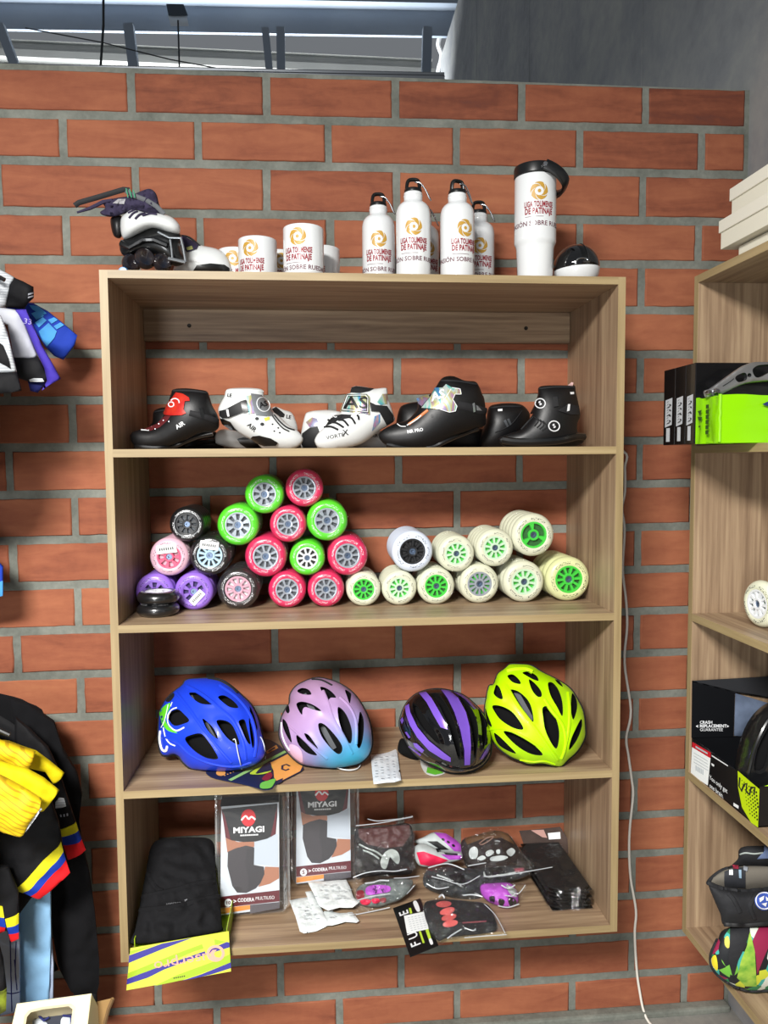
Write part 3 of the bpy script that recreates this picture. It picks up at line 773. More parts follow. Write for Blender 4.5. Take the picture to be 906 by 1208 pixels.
# --- large black boots with foil
z = Z(440, 435, 6.47)
m1, mi = boot('black mate hidden behind the large black boot with the foil cover', z([(175, 430), (200, 310), (240, 273), (330, 253), (430, 260), (600, 440), (800, 448), (870, 478), (895, 560), (860, 625), (300, 628), (180, 600)]), -.09, .038, LEATHER)
r, i = boot('large black skate boot with silver rainbow foil cover, biggest of the row', z([(42, 505), (70, 470), (130, 435), (185, 412), (262, 392), (335, 312), (348, 240), (430, 200), (478, 140), (518, 80), (560, 58), (620, 58), (700, 90), (780, 98), (812, 138), (832, 190), (852, 240), (864, 380), (848, 438), (760, 465), (660, 500), (560, 560), (440, 612), (300, 622), (160, 605), (75, 565)]), -.205, .045, LEATHER)
t = patch('foil_cover', z([(440, 215), (470, 145), (530, 150), (555, 122), (600, 150), (660, 160), (668, 200), (622, 200), (605, 240), (636, 290), (625, 326), (580, 335), (500, 310), (370, 300), (410, 250)]), i, HOLO, r, thick=.0025)
words('emblem', 'AS', 14, i, z([(490, 210)])[0], PRINTW, t, bold=.03, off=.004, ang=.3, shear=.2)
bm = B(); tube(bm, [i.surf(*p, .0032) for p in resample(z([(600, 150), (660, 160), (668, 200), (622, 200), (605, 240), (636, 290), (625, 326), (580, 335), (500, 310)]), 2)], .0008, 6); obj('cover_edge', bm, PRINTW, t, world=True)
patch('tongue_flap', z([(332, 228), (420, 195), (432, 220), (372, 288), (345, 265)]), i, HOLO2, r, thick=.002)
strap('piping', z([(275, 425), (350, 372), (420, 318)]), i, .0028, ORANGE, r, flat=(.4, 1)); strap('piping', z([(262, 432), (340, 385), (400, 325)]), i, .0012, PRINTW, r); strap('toe_line', z([(188, 420), (215, 438), (255, 440)]), i, .001, PRINTW, r)
words('lettering', 'MR PRO', 5.2, i, z([(325, 472)])[0], PRINTW, r, ang=.16, bold=.03)
patch('eyelet', ellipse(*z([(450, 360)])[0], 1.6, 1.8, 12), i, PRINTK, r, off=.0014)
strap('ankle_strap', z([(640, 280), (720, 295), (800, 315), (860, 330)]), i, .008, LEATHER2, r, flat=(.3, 1))
for q in ([(752, 270), (768, 262), (775, 330), (760, 335)], [(780, 280), (815, 300), (830, 322), (785, 320)]): patch('buckle', z(q), i, SILVER, r, off=.003, thick=.002)
cuff_opening(r, i, *z([(520, 85), (790, 112)]), LEATHER2)
strap('sole', z([(110, 580), (300, 612), (450, 598), (600, 530), (800, 455)]), i, .005, CARBON, r)
# --- black boots with round badges
z = Z(565, 440, 6.71)
m1, mi = boot('black low mate with a buckle, left of the black boot with round white badges', z([(55, 380), (78, 272), (150, 244), (250, 238), (335, 250), (385, 292), (405, 350), (360, 460), (260, 560), (160, 600), (30, 600), (2, 565), (28, 450)]), -.13, .04, LEATHER)
for q in ([(195, 380), (212, 368), (236, 420), (222, 430)], [(222, 368), (238, 360), (258, 405), (244, 414)]): patch('buckle', z(q), mi, pm('dark steel', '6d7176', .35, .8), m1, thick=.002)
patch('logo', z([(150, 288), (185, 285), (186, 302), (152, 304)]), mi, PRINTW, m1); strap('seam', z([(130, 470), (250, 410), (340, 300)]), mi, .001, LEATHER2, m1); cuff_opening(m1, mi, *z([(90, 268), (330, 258)]), LEATHER2)
r, i = boot('black high skate boot with two round white badges, beside the right panel', z([(475, 112), (560, 98), (700, 98), (758, 100), (768, 150), (792, 260), (802, 340), (780, 400), (782, 465), (832, 483), (838, 520), (812, 560), (700, 595), (500, 605), (300, 605), (190, 575), (155, 520), (240, 480), (325, 450), (378, 390), (425, 325), (405, 322), (440, 250), (466, 170)]), -.205, .042, LEATHER)
for c, R in (((485, 243), 40), ((593, 420), 42)):
    bm = B(); q = ellipse(*z([c])[0], R/6.71, R*.92/6.71, 24, .3)
    tube(bm, [i.surf(*p, .001) for p in q], .0012, 6, closed=True)
    bd = obj('badge', bm, PRINTW, r, world=True); words('badge_mark', 'S', 6.5, i, z([c])[0], PRINTW, bd, bold=.03, ang=.4)
strap('sole', z([(190, 530), (330, 545), (600, 535), (760, 505), (825, 505)]), i, .008, CARBON, r)
strap('lace_guard', z([(335, 448), (385, 392), (432, 345)]), i, .002, LEATHER2, r)
for k in range(4): strap('lace', z([(440+k*22, 350+k*10), (470+k*22, 380+k*14), (440+k*20, 420+k*12)]), i, .0012, LACEK, r)
patch('strap_loop', z([(582, 195), (618, 190), (628, 265), (590, 272)]), i, LEATHER2, r, thick=.003)
patch('ankle_strap', z([(620, 300), (700, 250), (790, 262), (798, 330), (720, 330)]), i, LEATHER2, r, thick=.002)
patch('buckle', z([(700, 250), (718, 250), (712, 300), (692, 306)]), i, PRINTW, r, off=.003, thick=.002); patch('logo', z([(718, 155), (750, 152), (750, 170), (722, 172)]), i, PRINTW, r)
patch('pull_tab', z([(700, 100), (735, 72), (748, 78), (740, 104)]), i, pm('pale pink', 'c9a7a5', .7), r); cuff_opening(r, i, *z([(480, 116), (752, 106)]), LEATHER2)

# ------------------------------------------------------------------ inline skates on top
z = Z(80, 210, 4.53)
PURP = pm('dark violet lace', '2c2540', .85, bump=(40, .6, .003)); SMOKE = pm('smoky wheel', '2a211d', .15, coat=.6, var=(50, '141a26')); BLUEW = pm('blue wheel', '3f7fb8', .3)
def top_thing(label, c, Y): return thing('inline_skate', label, 'inline skate', loc=Vector((atY(*c, Y).x, Y, TOPZ)))
b = top_thing('inline skate lying down with white toe, between the laced skate and the mugs', z([(740, 480)])[0], -.13)
pl = Plane(*z([(740, 430)])[0], Y=-.12)
i, o = soft('boot', z([(560, 520), (590, 400), (580, 330), (620, 308), (700, 355), (790, 376), (838, 405), (868, 460), (868, 525), (640, 530)]), pl, .035, WLEATH, b)
patch('sole', z([(668, 500), (690, 465), (760, 455), (835, 462), (862, 480), (862, 528), (668, 528)]), i, CARBON, b, thick=.003)
patch('laces', z([(585, 330), (622, 310), (700, 356), (690, 378), (640, 396), (612, 372)]), i, PURP, b, thick=.003); patch('lace_tag', z([(590, 318), (614, 312), (622, 352), (600, 360)]), i, pm('violet tag', '6a5a9a', .5), b, off=.004); patch('lace_tag', z([(634, 372), (664, 362), (670, 380), (640, 388)]), i, pm('yellow green tag', 'a9ab62', .5), b, off=.004)
strap('cuff_edge', z([(600, 308), (650, 318), (705, 362)]), i, .002, LEATHER2, b)
a = top_thing('laced inline skate with white vamp, standing at the left end of the shelf top', z([(430, 480)])[0], -.2)
pl = Plane(*z([(430, 350)])[0], Y=-.2)
i, o = soft('sole', z([(275, 345), (330, 315), (400, 275), (460, 262), (600, 295), (602, 380), (626, 430), (618, 462), (560, 470), (480, 420), (400, 400), (300, 420)]), pl, .03, CARBON, a)
fr = o
i2, o = soft('vamp', z([(283, 220), (310, 188), (350, 168), (420, 186), (500, 190), (560, 212), (598, 255), (594, 300), (540, 295), (460, 270), (400, 290), (310, 330), (284, 292)]), pl, .045, WLEATH, a)
for q in ([(325, 190), (345, 180), (362, 170)], [(330, 218), (352, 192), (372, 182)], [(362, 222), (385, 200), (412, 192)], [(400, 205), (440, 195), (475, 198)]): strap('lace', z(q), i2, .0022, PURP, a)
i3, o = soft('cuff', z([(228, 218), (255, 205), (290, 208), (288, 312), (255, 318), (236, 285)]), Plane(*z([(260, 260)])[0], Y=-.185), .02, LEATHER, a)
i4, o = soft('loose_laces', z([(172, 182), (200, 160), (188, 130), (250, 108), (330, 95), (400, 66), (440, 58), (472, 84), (488, 140), (505, 195), (420, 192), (360, 172), (300, 192), (240, 208), (190, 200)]), Plane(*z([(330, 150)])[0], Y=-.19), .03, PURP, a, amp=.012, nscale=.25)
i4.surf(0, 0)
bm = B(); tube(bm, [i4.pl(*p, .02) for p in z([(40, 148), (62, 132), (180, 98), (300, 62), (330, 66)])], .005, 8, flat=(.35, 1), up=i4.pl.d); obj('strap', bm, LEATHER2, a, world=True)
bm = B(); tube(bm, [i4.pl(*p, .03) for p in z([(310, 70), (345, 92), (420, 120), (470, 150), (512, 192)])], .0045, 8, flat=(.35, 1), up=i4.pl.d); obj('strap', bm, pm('grey strap', '55585c', .7), a, world=True)
for k in (0, 18, 36): bm = B(); tube(bm, [i4.pl(*p, .036) for p in z([(312+k, 58+k*.2), (318+k, 82), (322+k, 106)])], .0012, 6); obj('strap_stripe', bm, pm('green stripe', '3f8f6c', .6), a, world=True)
bm = B(); tube(bm, [i4.pl(*p, .015) for p in z([(52, 184), (120, 162), (190, 128), (240, 118)])], [.002, .0035, .004, .003], 8); obj('lace', bm, PURP, a, world=True)
patch('tongue', z([(240, 135), (270, 112), (310, 112), (300, 140)]), i4, pm('pale lining', 'a9a8ab', .7), a, off=.002)
# wheels and frame
for (x, y, R, dy) in ((340, 455, 50, 0), (420, 440, 55, -.012), (505, 455, 50, -.004)):
    w = pl(*z([(x, y)])[0], .012); bm = B()
    Rm = R/4.53/pl.pxm; w.z = max(w.z, TOPZ+Rm)
    lathe(bm, [(Rm*.45, -.011), (Rm*.7, -.012), (Rm*.95, -.006), (Rm, 0), (Rm*.95, .006), (Rm*.7, .012), (Rm*.45, .011), (Rm*.2, .008), (0, .008)], 28, Matrix.Translation(w+Vector((0, dy, 0))) @ Matrix.Rotation(.5, 4, 'Z'), 'Y')
    obj('wheel', bm, SMOKE, a, world=True)
w = pl(*z([(312, 472)])[0], .02); bm = B(); lathe(bm, [(0, -.008), (.008, -.007), (.0105, 0), (.008, .007), (0, .008)], 20, Matrix.Translation((w.x, w.y-.02, TOPZ+.0108)), 'Y'); obj('heel_stop', bm, BLUEW, a, world=True)
bm = B()
q = lambda x, y: pl(*z([(x, y)])[0], .034)
tube(bm, [q(545, 330), q(552, 380), q(556, 425)], .002, 6); tube(bm, [q(600, 318), q(615, 380), q(626, 448)], .0025, 6); tube(bm, [q(535, 428), q(580, 438), q(624, 448)], .0035, 8); tube(bm, [q(480, 290), q(540, 320), q(600, 322)], .002, 6)
obj('frame', bm, pm('grey alloy', '8f9498', .35, .8), a, world=True)
bm = B(); tube(bm, [q(285, 345), q(330, 370), q(400, 330), q(460, 330), q(530, 360)], .006, 8); obj('frame_plate', bm, CARBON, a, world=True)
# ------------------------------------------------------------------ wheels on the second shelf
SZ = LEV[2]
WM = lambda n, c, **k: pm(n, c, k.pop('rough', .3), coat=k.pop('coat', .35), **k)
T_RED = WM('raspberry tyre', 'cf2a5a'); T_GRN = WM('lime tyre', '56cf2c'); T_BLK = WM('black tyre', '131416', coat=.8); T_PUR = WM('purple tyre', '8f68cf')
T_PPK = WM('pale pink tyre', 'dfb4c4'); T_CRM = WM('cream tyre', 'd8dac2', rough=.38); T_YEL = WM('yellowish tyre', 'd9dda6', rough=.38); T_LBL = WM('pale blue tyre', 'cdd6e6')
H_CLR = pm('clear grey hub', 'b4bcc6', .18, .25, var=(60, '8a929b')); H_BLK = pm('black hub', '18191b', .35); H_GRN = pm('green hub', '3fc640', .35); H_PGR = pm('pale green hub', 'a5d9a3', .4, var=(45, 'd7e3d6'))
H_PNK = pm('pink hub', 'd04a70', .35); H_ROSE = pm('rose hub', 'd79fb2', .35); H_BLU = pm('pale blue hub', 'a9c8da', .35); H_PUR = pm('purple hub', '7a55b5', .35); H_WHT = pm('white hub', 'd9dcde', .35)
D_RED = pm('dark hub well', '40222c', .6); D_BLK = pm('black hub well', '0d0d0f', .6); D_GRN = pm('green hub well', '1c5a24', .6); D_GRY = pm('grey hub well', '4a5158', .5); D_PUR = pm('violet hub well', '35285c', .6)
BEAR = pm('bearing', '5f6f86', .3, .6); PAPER = pm('white paper', 'e9ecec', .7)
WRAP = film('shrink wrap', .06, .08, (60, 1., .006), milk=.0, crinkle=True)
WRAPT = film('loose crinkled wrap', .1, .06, (38, 1., .01), milk=.01, crinkle=True)
TW = .59      # thickness / radius
def tyre_mesh():
    bm = B(); p = [(.60, -.26), (.66, -.285), (.76, -.285), (.87, -.235), (.945, -.16), (.985, -.08), (1, 0), (.985, .08), (.945, .16), (.87, .235), (.76, .285), (.66, .285), (.60, .26)]
    lathe(bm, p+[p[0]], 48, None, 'Y'); return bm
def hub_mesh(n, style):
    """ring, spokes and well; front at -y"""
    bm = B()
    lathe(bm, [(.615, .18), (.615, .27), (.59, .275), (.53, .262), (.52, .22), (.52, .1)], 44, None, 'Y')
    lathe(bm, [(.26, .1), (.26, .25), (.235, .275), (.165, .27), (.15, .2), (.15, .05)], 30, None, 'Y')
    for k in range(n):
        a = 2*PI*k/n; w0, w1 = (.055, .075) if style == 0 else (.045, .14)
        m = Matrix.Rotation(a, 4, 'Y')
        t = bmesh.new()
        vs = [(.235, -.13, -w0), (.54, -.13, -w1), (.54, -.13, w1), (.235, -.13, w0), (.235, -.245, -w0*.75), (.54, -.25, -w1*.8), (.54, -.25, w1*.8), (.235, -.245, w0*.75)]
        q = [t.verts.new(v) for v in vs]
        for f in ((0, 1, 2, 3), (7, 6, 5, 4), (0, 4, 5, 1), (1, 5, 6, 2), (2, 6, 7, 3), (3, 7, 4, 0)): t.faces.new([q[i] for i in f])
        t.transform(m); merge(bm, t)
    lathe(bm, [(.6, .08), (.2, .08), (.2, .075)], 30, None, 'Y', mi=1)
    lathe(bm, [(.15, .2), (.07, .2), (.07, .1), (0, .1)], 20, None, 'Y', mi=2)
    return bm
def ring_print(seed, r0=.70, r1=.80, y=-.2875):
    """little printed marks round the tyre face"""
    rd = random.Random(seed); bm = B(); a = rd.uniform(0, 1)
    end = a+2*PI; k = 0
    while a < end-.2:
        if k % 9 == 8: a += rd.uniform(.25, .5)
        w = rd.uniform(.05, .11)
        for q0, q1 in (((r0, r1), (a, a+w*.35)), ((r0+(r1-r0)*rd.choice((0, .4, .75)), None), (a, a+w))):
            ra = q0[0]; rb = q0[1] or min(ra+.03, r1)
            P = lambda r, t: Vector((r*math.cos(t), y+(.012 if r > .77 else 0), r*math.sin(t)))
            try: bm.faces.new([bm.verts.new(P(r, t)) for r, t in ((ra, q1[0]), (rb, q1[0]), (rb, q1[1]), (ra, q1[1]))])
            except ValueError: pass
        a += w+.03; k += 1
    return bm
TYRE = None; HUBM = {}
def wrap_mesh(L, seed, loose=0):
    """clear film round the roll, gathered over its front"""
    bm = B(); seg = 40; rings = []
    prof = [(1.0, .3), (1.012, 0), (1.012, -.25), (1.0, -.3)]
    rr = [(1.015, L), (1.015, .0), (.99, -.13), (.93, -.2), (.80, -.305), (.62, -.31), (.4, -.305), (.2, -.3), (.08, -.3)]
    for i, (r, y) in enumerate(rr):
        ring = []
        for k in range(seg):
            a = 2*PI*k/seg
            nz = noise.noise(Vector((math.cos(a)*3, math.sin(a)*3+seed*9.1, i*1.7)))
            d = (.004+.02*(i > 2) + .09*loose)*nz
            ring.append((r*(1+d+.02*loose)*math.cos(a), y-abs(d)*1.2-.03*loose*(i > 3), r*(1+d+.02*loose)*math.sin(a)))
        rings.append(ring)
    loft(bm, rings); return bm
def make_roll(kind, tyre, hub, well, spokes=10, style=0, n=5, wrap=1, ink='k', sticker=None, seed=0, bear=None):
    global TYRE
    r = thing('wheel_roll', 'proto', 'skate wheels')
    if TYRE is None:
        o = obj('wheel', tyre_mesh(), tyre, r); TYRE = o.data
        o.data = TYRE.copy(); o.data.materials[0] = tyre
    me = None
    for k in range(n):
        if k == 0:
            me = TYRE.copy(); me.materials.clear(); me.materials.append(tyre)
            for c in list(r.children): bpy.data.objects.remove(c)
        o = bpy.data.objects.new('wheel', me); COL.objects.link(o); o.parent = r; o.location = (0, k*TW*.985, 0)
        if k == 0:
            obj('hub', hub_mesh(spokes, style), [hub, well, bear or BEAR], o, angle=35)
            if ink: obj('print', ring_print(seed+3), PRINTK if ink == 'k' else PRINTW, o)
            if sticker:
                cx, cz, w, h, a = sticker; f = frame((cx, -.318, cz), (math.cos(a), 0, math.sin(a)), (-math.sin(a), 0, math.cos(a)))
                bm = B(); prism(bm, [(-w, -h), (w, -h), (w, h), (-w, h)], f, 0, .01); s = obj('price_sticker', bm, PAPER, o)
                bm = B()
                for i in range(7): x = -w*.75+i*w*.22; drape(bm, [(x, -h*.3), (x+w*.13, -h*.3), (x+w*.13, h*.35), (x, h*.35)], lambda u, v: f(u, v, .0125), .1)
                obj('price_print', bm, PRINTK, s)
    if wrap: sheet('wrap', wrap_mesh((n-1)*TW+.25, seed, .6 if wrap == 2 else 0), WRAPT if wrap == 2 else WRAP, r)
    return r
KIN = {
 'red': dict(tyre=T_RED, hub=H_CLR, well=D_GRY, spokes=9, ink='w'), 'grn': dict(tyre=T_GRN, hub=H_CLR, well=D_GRY, spokes=8, style=1, ink='w'),
 'grnk': dict(tyre=T_GRN, hub=H_WHT, well=D_BLK, spokes=9, ink='w'), 'blk': dict(tyre=T_BLK, hub=H_BLK, well=D_GRY, spokes=9, style=1, ink='w', wrap=0),
 'pur': dict(tyre=T_PUR, hub=H_PUR, well=D_PUR, spokes=7, style=1, ink='k', wrap=0), 'ppk': dict(tyre=T_PPK, hub=H_PNK, well=H_ROSE, spokes=7, style=1, ink='k', wrap=1),
 'bbl': dict(tyre=T_BLK, hub=H_BLU, well=D_BLK, spokes=11, ink='w', wrap=1), 'rose': dict(tyre=T_BLK, hub=H_ROSE, well=H_WHT, spokes=10, ink='w', wrap=2),
 'wg': dict(tyre=T_CRM, hub=H_GRN, well=D_GRN, spokes=10, ink='k'), 'wgs': dict(tyre=T_CRM, hub=H_GRN, well=D_GRN, spokes=3, style=1, ink='k'), 'wp': dict(tyre=T_CRM, hub=H_PGR, well=H_GRN, spokes=10, ink='k'),
 'yg': dict(tyre=T_YEL, hub=H_GRN, well=D_GRN, spokes=10, ink='k'), 'lb': dict(tyre=T_LBL, hub=H_BLK, well=D_BLK, spokes=9, ink='k', wrap=0), 'wgr': dict(tyre=T_CRM, hub=H_CLR, well=H_GRN, spokes=12, ink='k')}
Y0 = -.172
ROLLS = [
 (181.4, 699, 23, 'pur', 'purple wheel at the far left of the bottom row, behind the flat black wheels', {'sticker': None}),
 (228.9, 699.2, 23, 'pur', 'purple wheel with a slanting paper sticker, second in the bottom row', {'sticker': (.18, -.3, .42, .2, .8)}),
 (280.7, 693.5, 25, 'rose', 'rose wheel in loose crinkled clear plastic, bottom row', {}),
 (337, 696, 22.5, 'red', 'raspberry wheel in the bottom row, beside the rose wheel in plastic', {}),
 (384.5, 694.9, 22, 'red', 'raspberry wheel in the bottom row, beside the first cream wheels', {}),
 (427.9, 695, 20.8, 'wg', 'cream wheel roll with green hub, smallest and leftmost of the cream bottom row', {}),
 (471.4, 694, 21.2, 'wp', 'cream roll with pale wrapped hub, below the pale blue wheel with black hub', {}),
 (515.2, 691.4, 22.6, 'wg', 'cream wheel with bright green ten-spoke hub, third of the cream bottom row', {}),
 (565, 689.8, 24, 'wgr', 'cream roll with half-whitened green hub, fourth of the cream bottom row', {}),
 (618.7, 685.2, 25.2, 'wp', 'cream roll with large pale green spoked hub, fifth of the cream bottom row', {}),
 (671.7, 683.6, 27, 'yg', 'yellowish roll with green hub, at the right end of the bottom row', {}),
 (199, 658.6, 23.3, 'ppk', 'pale pink wheel with red-pink hub and sticker, left in the second row', {'sticker': (-.1, .42, .5, .22, .1)}),
 (247.3, 658, 24.5, 'bbl', 'black wheel with pale blue hub and sticker, beside the pale pink wheel', {'sticker': (.0, .5, .45, .2, -.15)}),
 (314, 657.6, 25, 'red', 'raspberry wheel on the left of the small lime wheel', {}),
 (362.4, 658.3, 21.3, 'grnk', 'small lime wheel with dark-centred hub, between two raspberry wheels', {}),
 (409.9, 655.7, 24.2, 'red', 'raspberry wheel at the right edge of the coloured pile', {}),
 (219.8, 619.9, 21.3, 'blk', 'all-black wheel roll on top of the pale pink and blue-hubbed wheels', {'n': 5}),
 (281, 621.7, 25, 'grn', 'lime wheel at the left of the third row, next to the black roll', {}),
 (339.7, 618.4, 22, 'red', 'raspberry wheel between two lime wheels in the third row', {}),
 (385.9, 615, 24.7, 'grn', 'lime wheel at the right of the third row', {}),
 (310, 585.8, 23.3, 'grn', 'lime wheel at the top left of the coloured pile', {}),
 (360.2, 577.3, 22.8, 'red', 'raspberry wheel at the very top of the coloured pile', {}),
 (486.7, 650.6, 25.2, 'lb', 'pale blue-white wheel with big black hub, at left on the cream rolls', {}),
 (540, 655.7, 22.4, 'wp', 'cream roll with whitened hub, second in the upper cream row', {}),
 (585, 647, 23, 'wp', 'cream roll with pale green hub, third in the upper cream row', {}),
 (628.8, 631.5, 26, 'wgs', 'cream wheel with solid bright green three-spoke hub, top right', {})]
cs = []
for (u, v, rp, k, lb, ex) in ROLLS:
    p = atY(u, v, Y0); cs.append([p.x, p.z, rp/F_PX*((p-CAM).dot(CF))*.985])
for c, rl in list(zip(cs, ROLLS))[:11]:
    c[1] = max(c[1], SZ+c[2]) if c[1]-c[2]-SZ > -.006 else SZ+c[2]
    if c[1]-c[2]-SZ < .006: c[1] = SZ+c[2]
for it in range(400):
    for i in range(len(cs)):
        a = cs[i]
        a[1] = max(a[1], SZ+a[2]) if i >= 11 else SZ+a[2]
        a[0] = max(a[0], TH+a[2]+.001); a[0] = min(a[0], 1-TH-a[2]-.001)
        for j in range(i):
            b = cs[j]; dx, dz = a[0]-b[0], a[1]-b[1]; d = math.hypot(dx, dz); m = (a[2]+b[2])*1.003
            if d < m:
                k = (m-d)/d*.5; a[0] += dx*k; a[1] += dz*k; b[0] -= dx*k; b[1] -= dz*k
PROTO = {}
for i, ((u, v, rp, kind, lb, ex), c) in enumerate(zip(ROLLS, cs)):
    R = c[2]; m = M4((c[0], Y0+.285*R, c[1]), (0, 0, 0), R) @ M4((0, 0, 0), (0, random.uniform(-.5, .5) if not ex.get('sticker') else 0, 0))
    key = (kind, bool(ex.get('sticker')))
    dep = -.012-(Y0+.285*R); n = min(5, int((dep/R+.29)/TW))
    g = {'red': 'raspberry wheels', 'grn': 'lime wheels', 'pur': 'purple wheels', 'wg': 'cream wheel rolls', 'wp': 'cream wheel rolls'}.get(kind, 'skate wheels')
    if key not in PROTO:
        d = dict(KIN[kind]); d.update(ex); d['n'] = n
        r = make_roll(kind, seed=i, **d); PROTO[key] = r
        r.location = m.to_translation(); r.rotation_quaternion = m.to_quaternion(); r.scale = m.to_scale(); TM[r.name] = m
        r['label'] = lb; r['group'] = g
    else: copy_thing(PROTO[key], m, lb, group=g)
# two black wheels lying flat in front
for k, (lb, zz) in enumerate((('black wheel lying flat on the shelf, under another flat black wheel', 0), ('black wheel lying flat with pale hub up, on another in front of the purple wheel', 1))):
    R = .0425; m = M4((.0695+.001*k, -.2035+.002*k, SZ+R*.287+zz*R*.578), (0, 0, 0), R) @ Matrix.Rotation(-PI/2, 4, 'X')
    if k == 0:
        r = make_roll('flat', T_BLK, H_WHT, D_GRY, 10, 1, 1, 0, 'w', None, 50); r.location = m.to_translation(); r.rotation_quaternion = m.to_quaternion(); r.scale = m.to_scale(); TM[r.name] = m
        r['label'] = lb; r['group'] = 'flat black wheels'; r.name = 'skate_wheel'; flat0 = r
        TM['skate_wheel'] = m
    else: copy_thing(flat0, m, lb)
# cream wheel on the right-hand unit
R = .043; p = atX(893, 717, 1.19); 
r = make_roll('side', T_CRM, H_WHT, D_GRN, 10, 0, 1, 0, 'k', None, 61)
pw = Vector((1.2, p.y, SZ+R)); m = M4(pw, (0, 0, -PI/2+.12), R); r.location = m.to_translation(); r.rotation_quaternion = m.to_quaternion(); r.scale = m.to_scale(); TM[r.name] = m
r['label'] = 'cream wheel standing alone on the right-hand shelf unit'; r.name = 'skate_wheel'
# ------------------------------------------------------------------ helmets on the third shelf
HZ = LEV[3]
PADK = pm('dark helmet padding', '060607', .9, bump=(30, .3, .003), spec=.2); FOAM = pm('black foam edge', '101113', .7)
GREYST = pm('grey webbing', '55585c', .8)
def helmet(label, poly, vents, mat, base, lean, turn, T, zz, lip=.002, hole=.016, extra=None, group=None):
    pl = Plane(*zz([base])[0], Zc=HZ+.001, lean=lean, turn=turn)
    root = thing('bike_helmet', label, 'helmet', loc=pl.o)
    inf = Inf(zz(poly), pl, T, 2.2, holes=[round_poly(zz(v), 4) for v in vents], lip=lip, lipw=3., power=.5, rnd=4, extra=extra)
    obj('shell', inf.bm(hole_depth=hole), [mat, FOAM], root, world=True, angle=50)
    q = Inf(zz(poly), pl, T*.66, 4, rnd=4, back=.12); obj('liner', q.bm(), PADK, root, world=True)
    n = len(inf.bd); bm = B(); tube(bm, [pl(*p, -.001) for p in round_poly(zz(poly), 3)], .0032, 8, closed=True); obj('rim', bm, FOAM, root, world=True)
    # webbing seen through the openings
    xs = [p[0] for p in inf.bd]; ys = [p[1] for p in inf.bd]; cx, cy = (min(xs)+max(xs))/2, (min(ys)+max(ys))/2
    bm = B(); tube(bm, [q.surf(cx-25+5*k, cy-32+9*k, .003) for k in range(8)], .006, 6, flat=(.2, 1), up=pl.d); obj('strap', bm, GREYST, root, world=True)
    return root, inf
def flatZ(zlev): return lambda u, v, h=0.: atZ(u, v, zlev)+Vector((0, 0, h))
z = Z(180, 790, 6.04)
BLUE = pm('matt blue paint', '1a3fd2', .42, coat=.08)
r, i = helmet('matt blue bicycle helmet with green and white swirls and a hang card, far left',
  [(42, 470), (52, 320), (70, 262), (110, 200), (165, 150), (215, 112), (240, 76), (330, 66), (420, 63), (500, 80), (570, 128), (640, 190), (700, 250), (745, 335), (770, 430), (790, 520), (800, 600), (760, 655), (690, 692), (590, 715), (480, 726), (380, 718), (280, 706), (222, 662), (190, 620), (150, 602), (100, 612), (60, 590)],
  [[(268, 186), (330, 188), (400, 228), (437, 266), (360, 266), (308, 236)], [(468, 216), (510, 203), (572, 240), (607, 287), (550, 286), (500, 252)], [(118, 330), (188, 298), (240, 338), (272, 380), (230, 402), (170, 412), (130, 372)],
   [(243, 500), (280, 478), (352, 468), (400, 518), (442, 580), (467, 637), (400, 636), (330, 602), (268, 546)], [(362, 368), (400, 393), (442, 440), (468, 502), (430, 482), (388, 432)], [(457, 386), (510, 378), (562, 408), (602, 490), (612, 542), (560, 522), (508, 472)],
   [(608, 384), (648, 370), (667, 430), (692, 532), (668, 522), (630, 442)], [(688, 270), (720, 335), (742, 430), (716, 425), (696, 345)], [(680, 362), (702, 400), (718, 520), (706, 562), (690, 480)]],
  BLUE, (500, 725), .55, -.3, .085, z, extra=lambda u, v: 0)
b = patch('graphic', z([(55, 296), (128, 248), (136, 280), (112, 330), (104, 372), (135, 425), (190, 462), (125, 446), (84, 404), (62, 345)]), i, pm('lime graphic', '62d22c', .4), r, rnd=3)
for pts, w in (([(185, 288), (150, 300), (122, 340), (128, 400), (180, 445), (238, 425)], .0016), ([(66, 440), (60, 500), (75, 565), (100, 578), (116, 550)], .0032), ([(88, 420), (105, 490), (135, 530), (172, 547)], .0016), ([(150, 245), (140, 275)], .0012), ([(122, 260), (112, 320), (95, 380), (70, 420)], .0014)):
    strap('graphic_line', z(pts), i, w, PRINTW, r, off=.0002, flat=(.35, 1))
patch('graphic', z([(60, 350), (78, 335), (88, 380), (72, 425), (60, 400)]), i, pm('navy graphic', '152a68', .4), r, rnd=3)
strap('groove', z([(400, 72), (480, 92), (560, 138), (600, 180)]), i, .003, FOAM, r, off=-.001); patch('rear_vent', z([(98, 225), (148, 172), (162, 200), (130, 240)]), i, FOAM, r, rnd=3)
strap('ridge', z([(250, 130), (360, 200), (470, 290), (570, 380), (640, 520), (660, 640)]), i, .004, BLUE, r, off=-.0022); strap('ridge', z([(180, 180), (260, 280), (360, 420), (470, 560), (560, 660)]), i, .004, BLUE, r, off=-.0022); strap('ridge', z([(480, 130), (600, 220), (690, 340), (730, 500), (720, 620)]), i, .004, BLUE, r, off=-.0022)
strap('ridge', z([(75, 480), (180, 520), (280, 610), (420, 670), (580, 690), (700, 660)]), i, .003, BLUE, r, off=-.0016)
z = Z(235, 870, 6.47); fz = flatZ(HZ)
NAVY = pm('navy card', '1d2340', .45); LIMEC = pm('lime card print', 'b4cf3e', .45); GRNC = pm('green card print', '6cba4a', .45); ORC = pm('orange card print', 'e3a052', .45)
bm = B(); prism(bm, round_poly(z([(50, 272), (110, 262), (330, 250), (470, 160), (475, 40), (520, 22), (600, 60), (670, 118), (740, 152), (790, 232), (778, 270), (590, 368), (560, 400), (500, 412), (440, 395), (330, 366), (200, 340), (90, 312)]), 3), fz, .002, .003)
c = obj('hang_card', bm, NAVY, r, world=True, smooth=False)
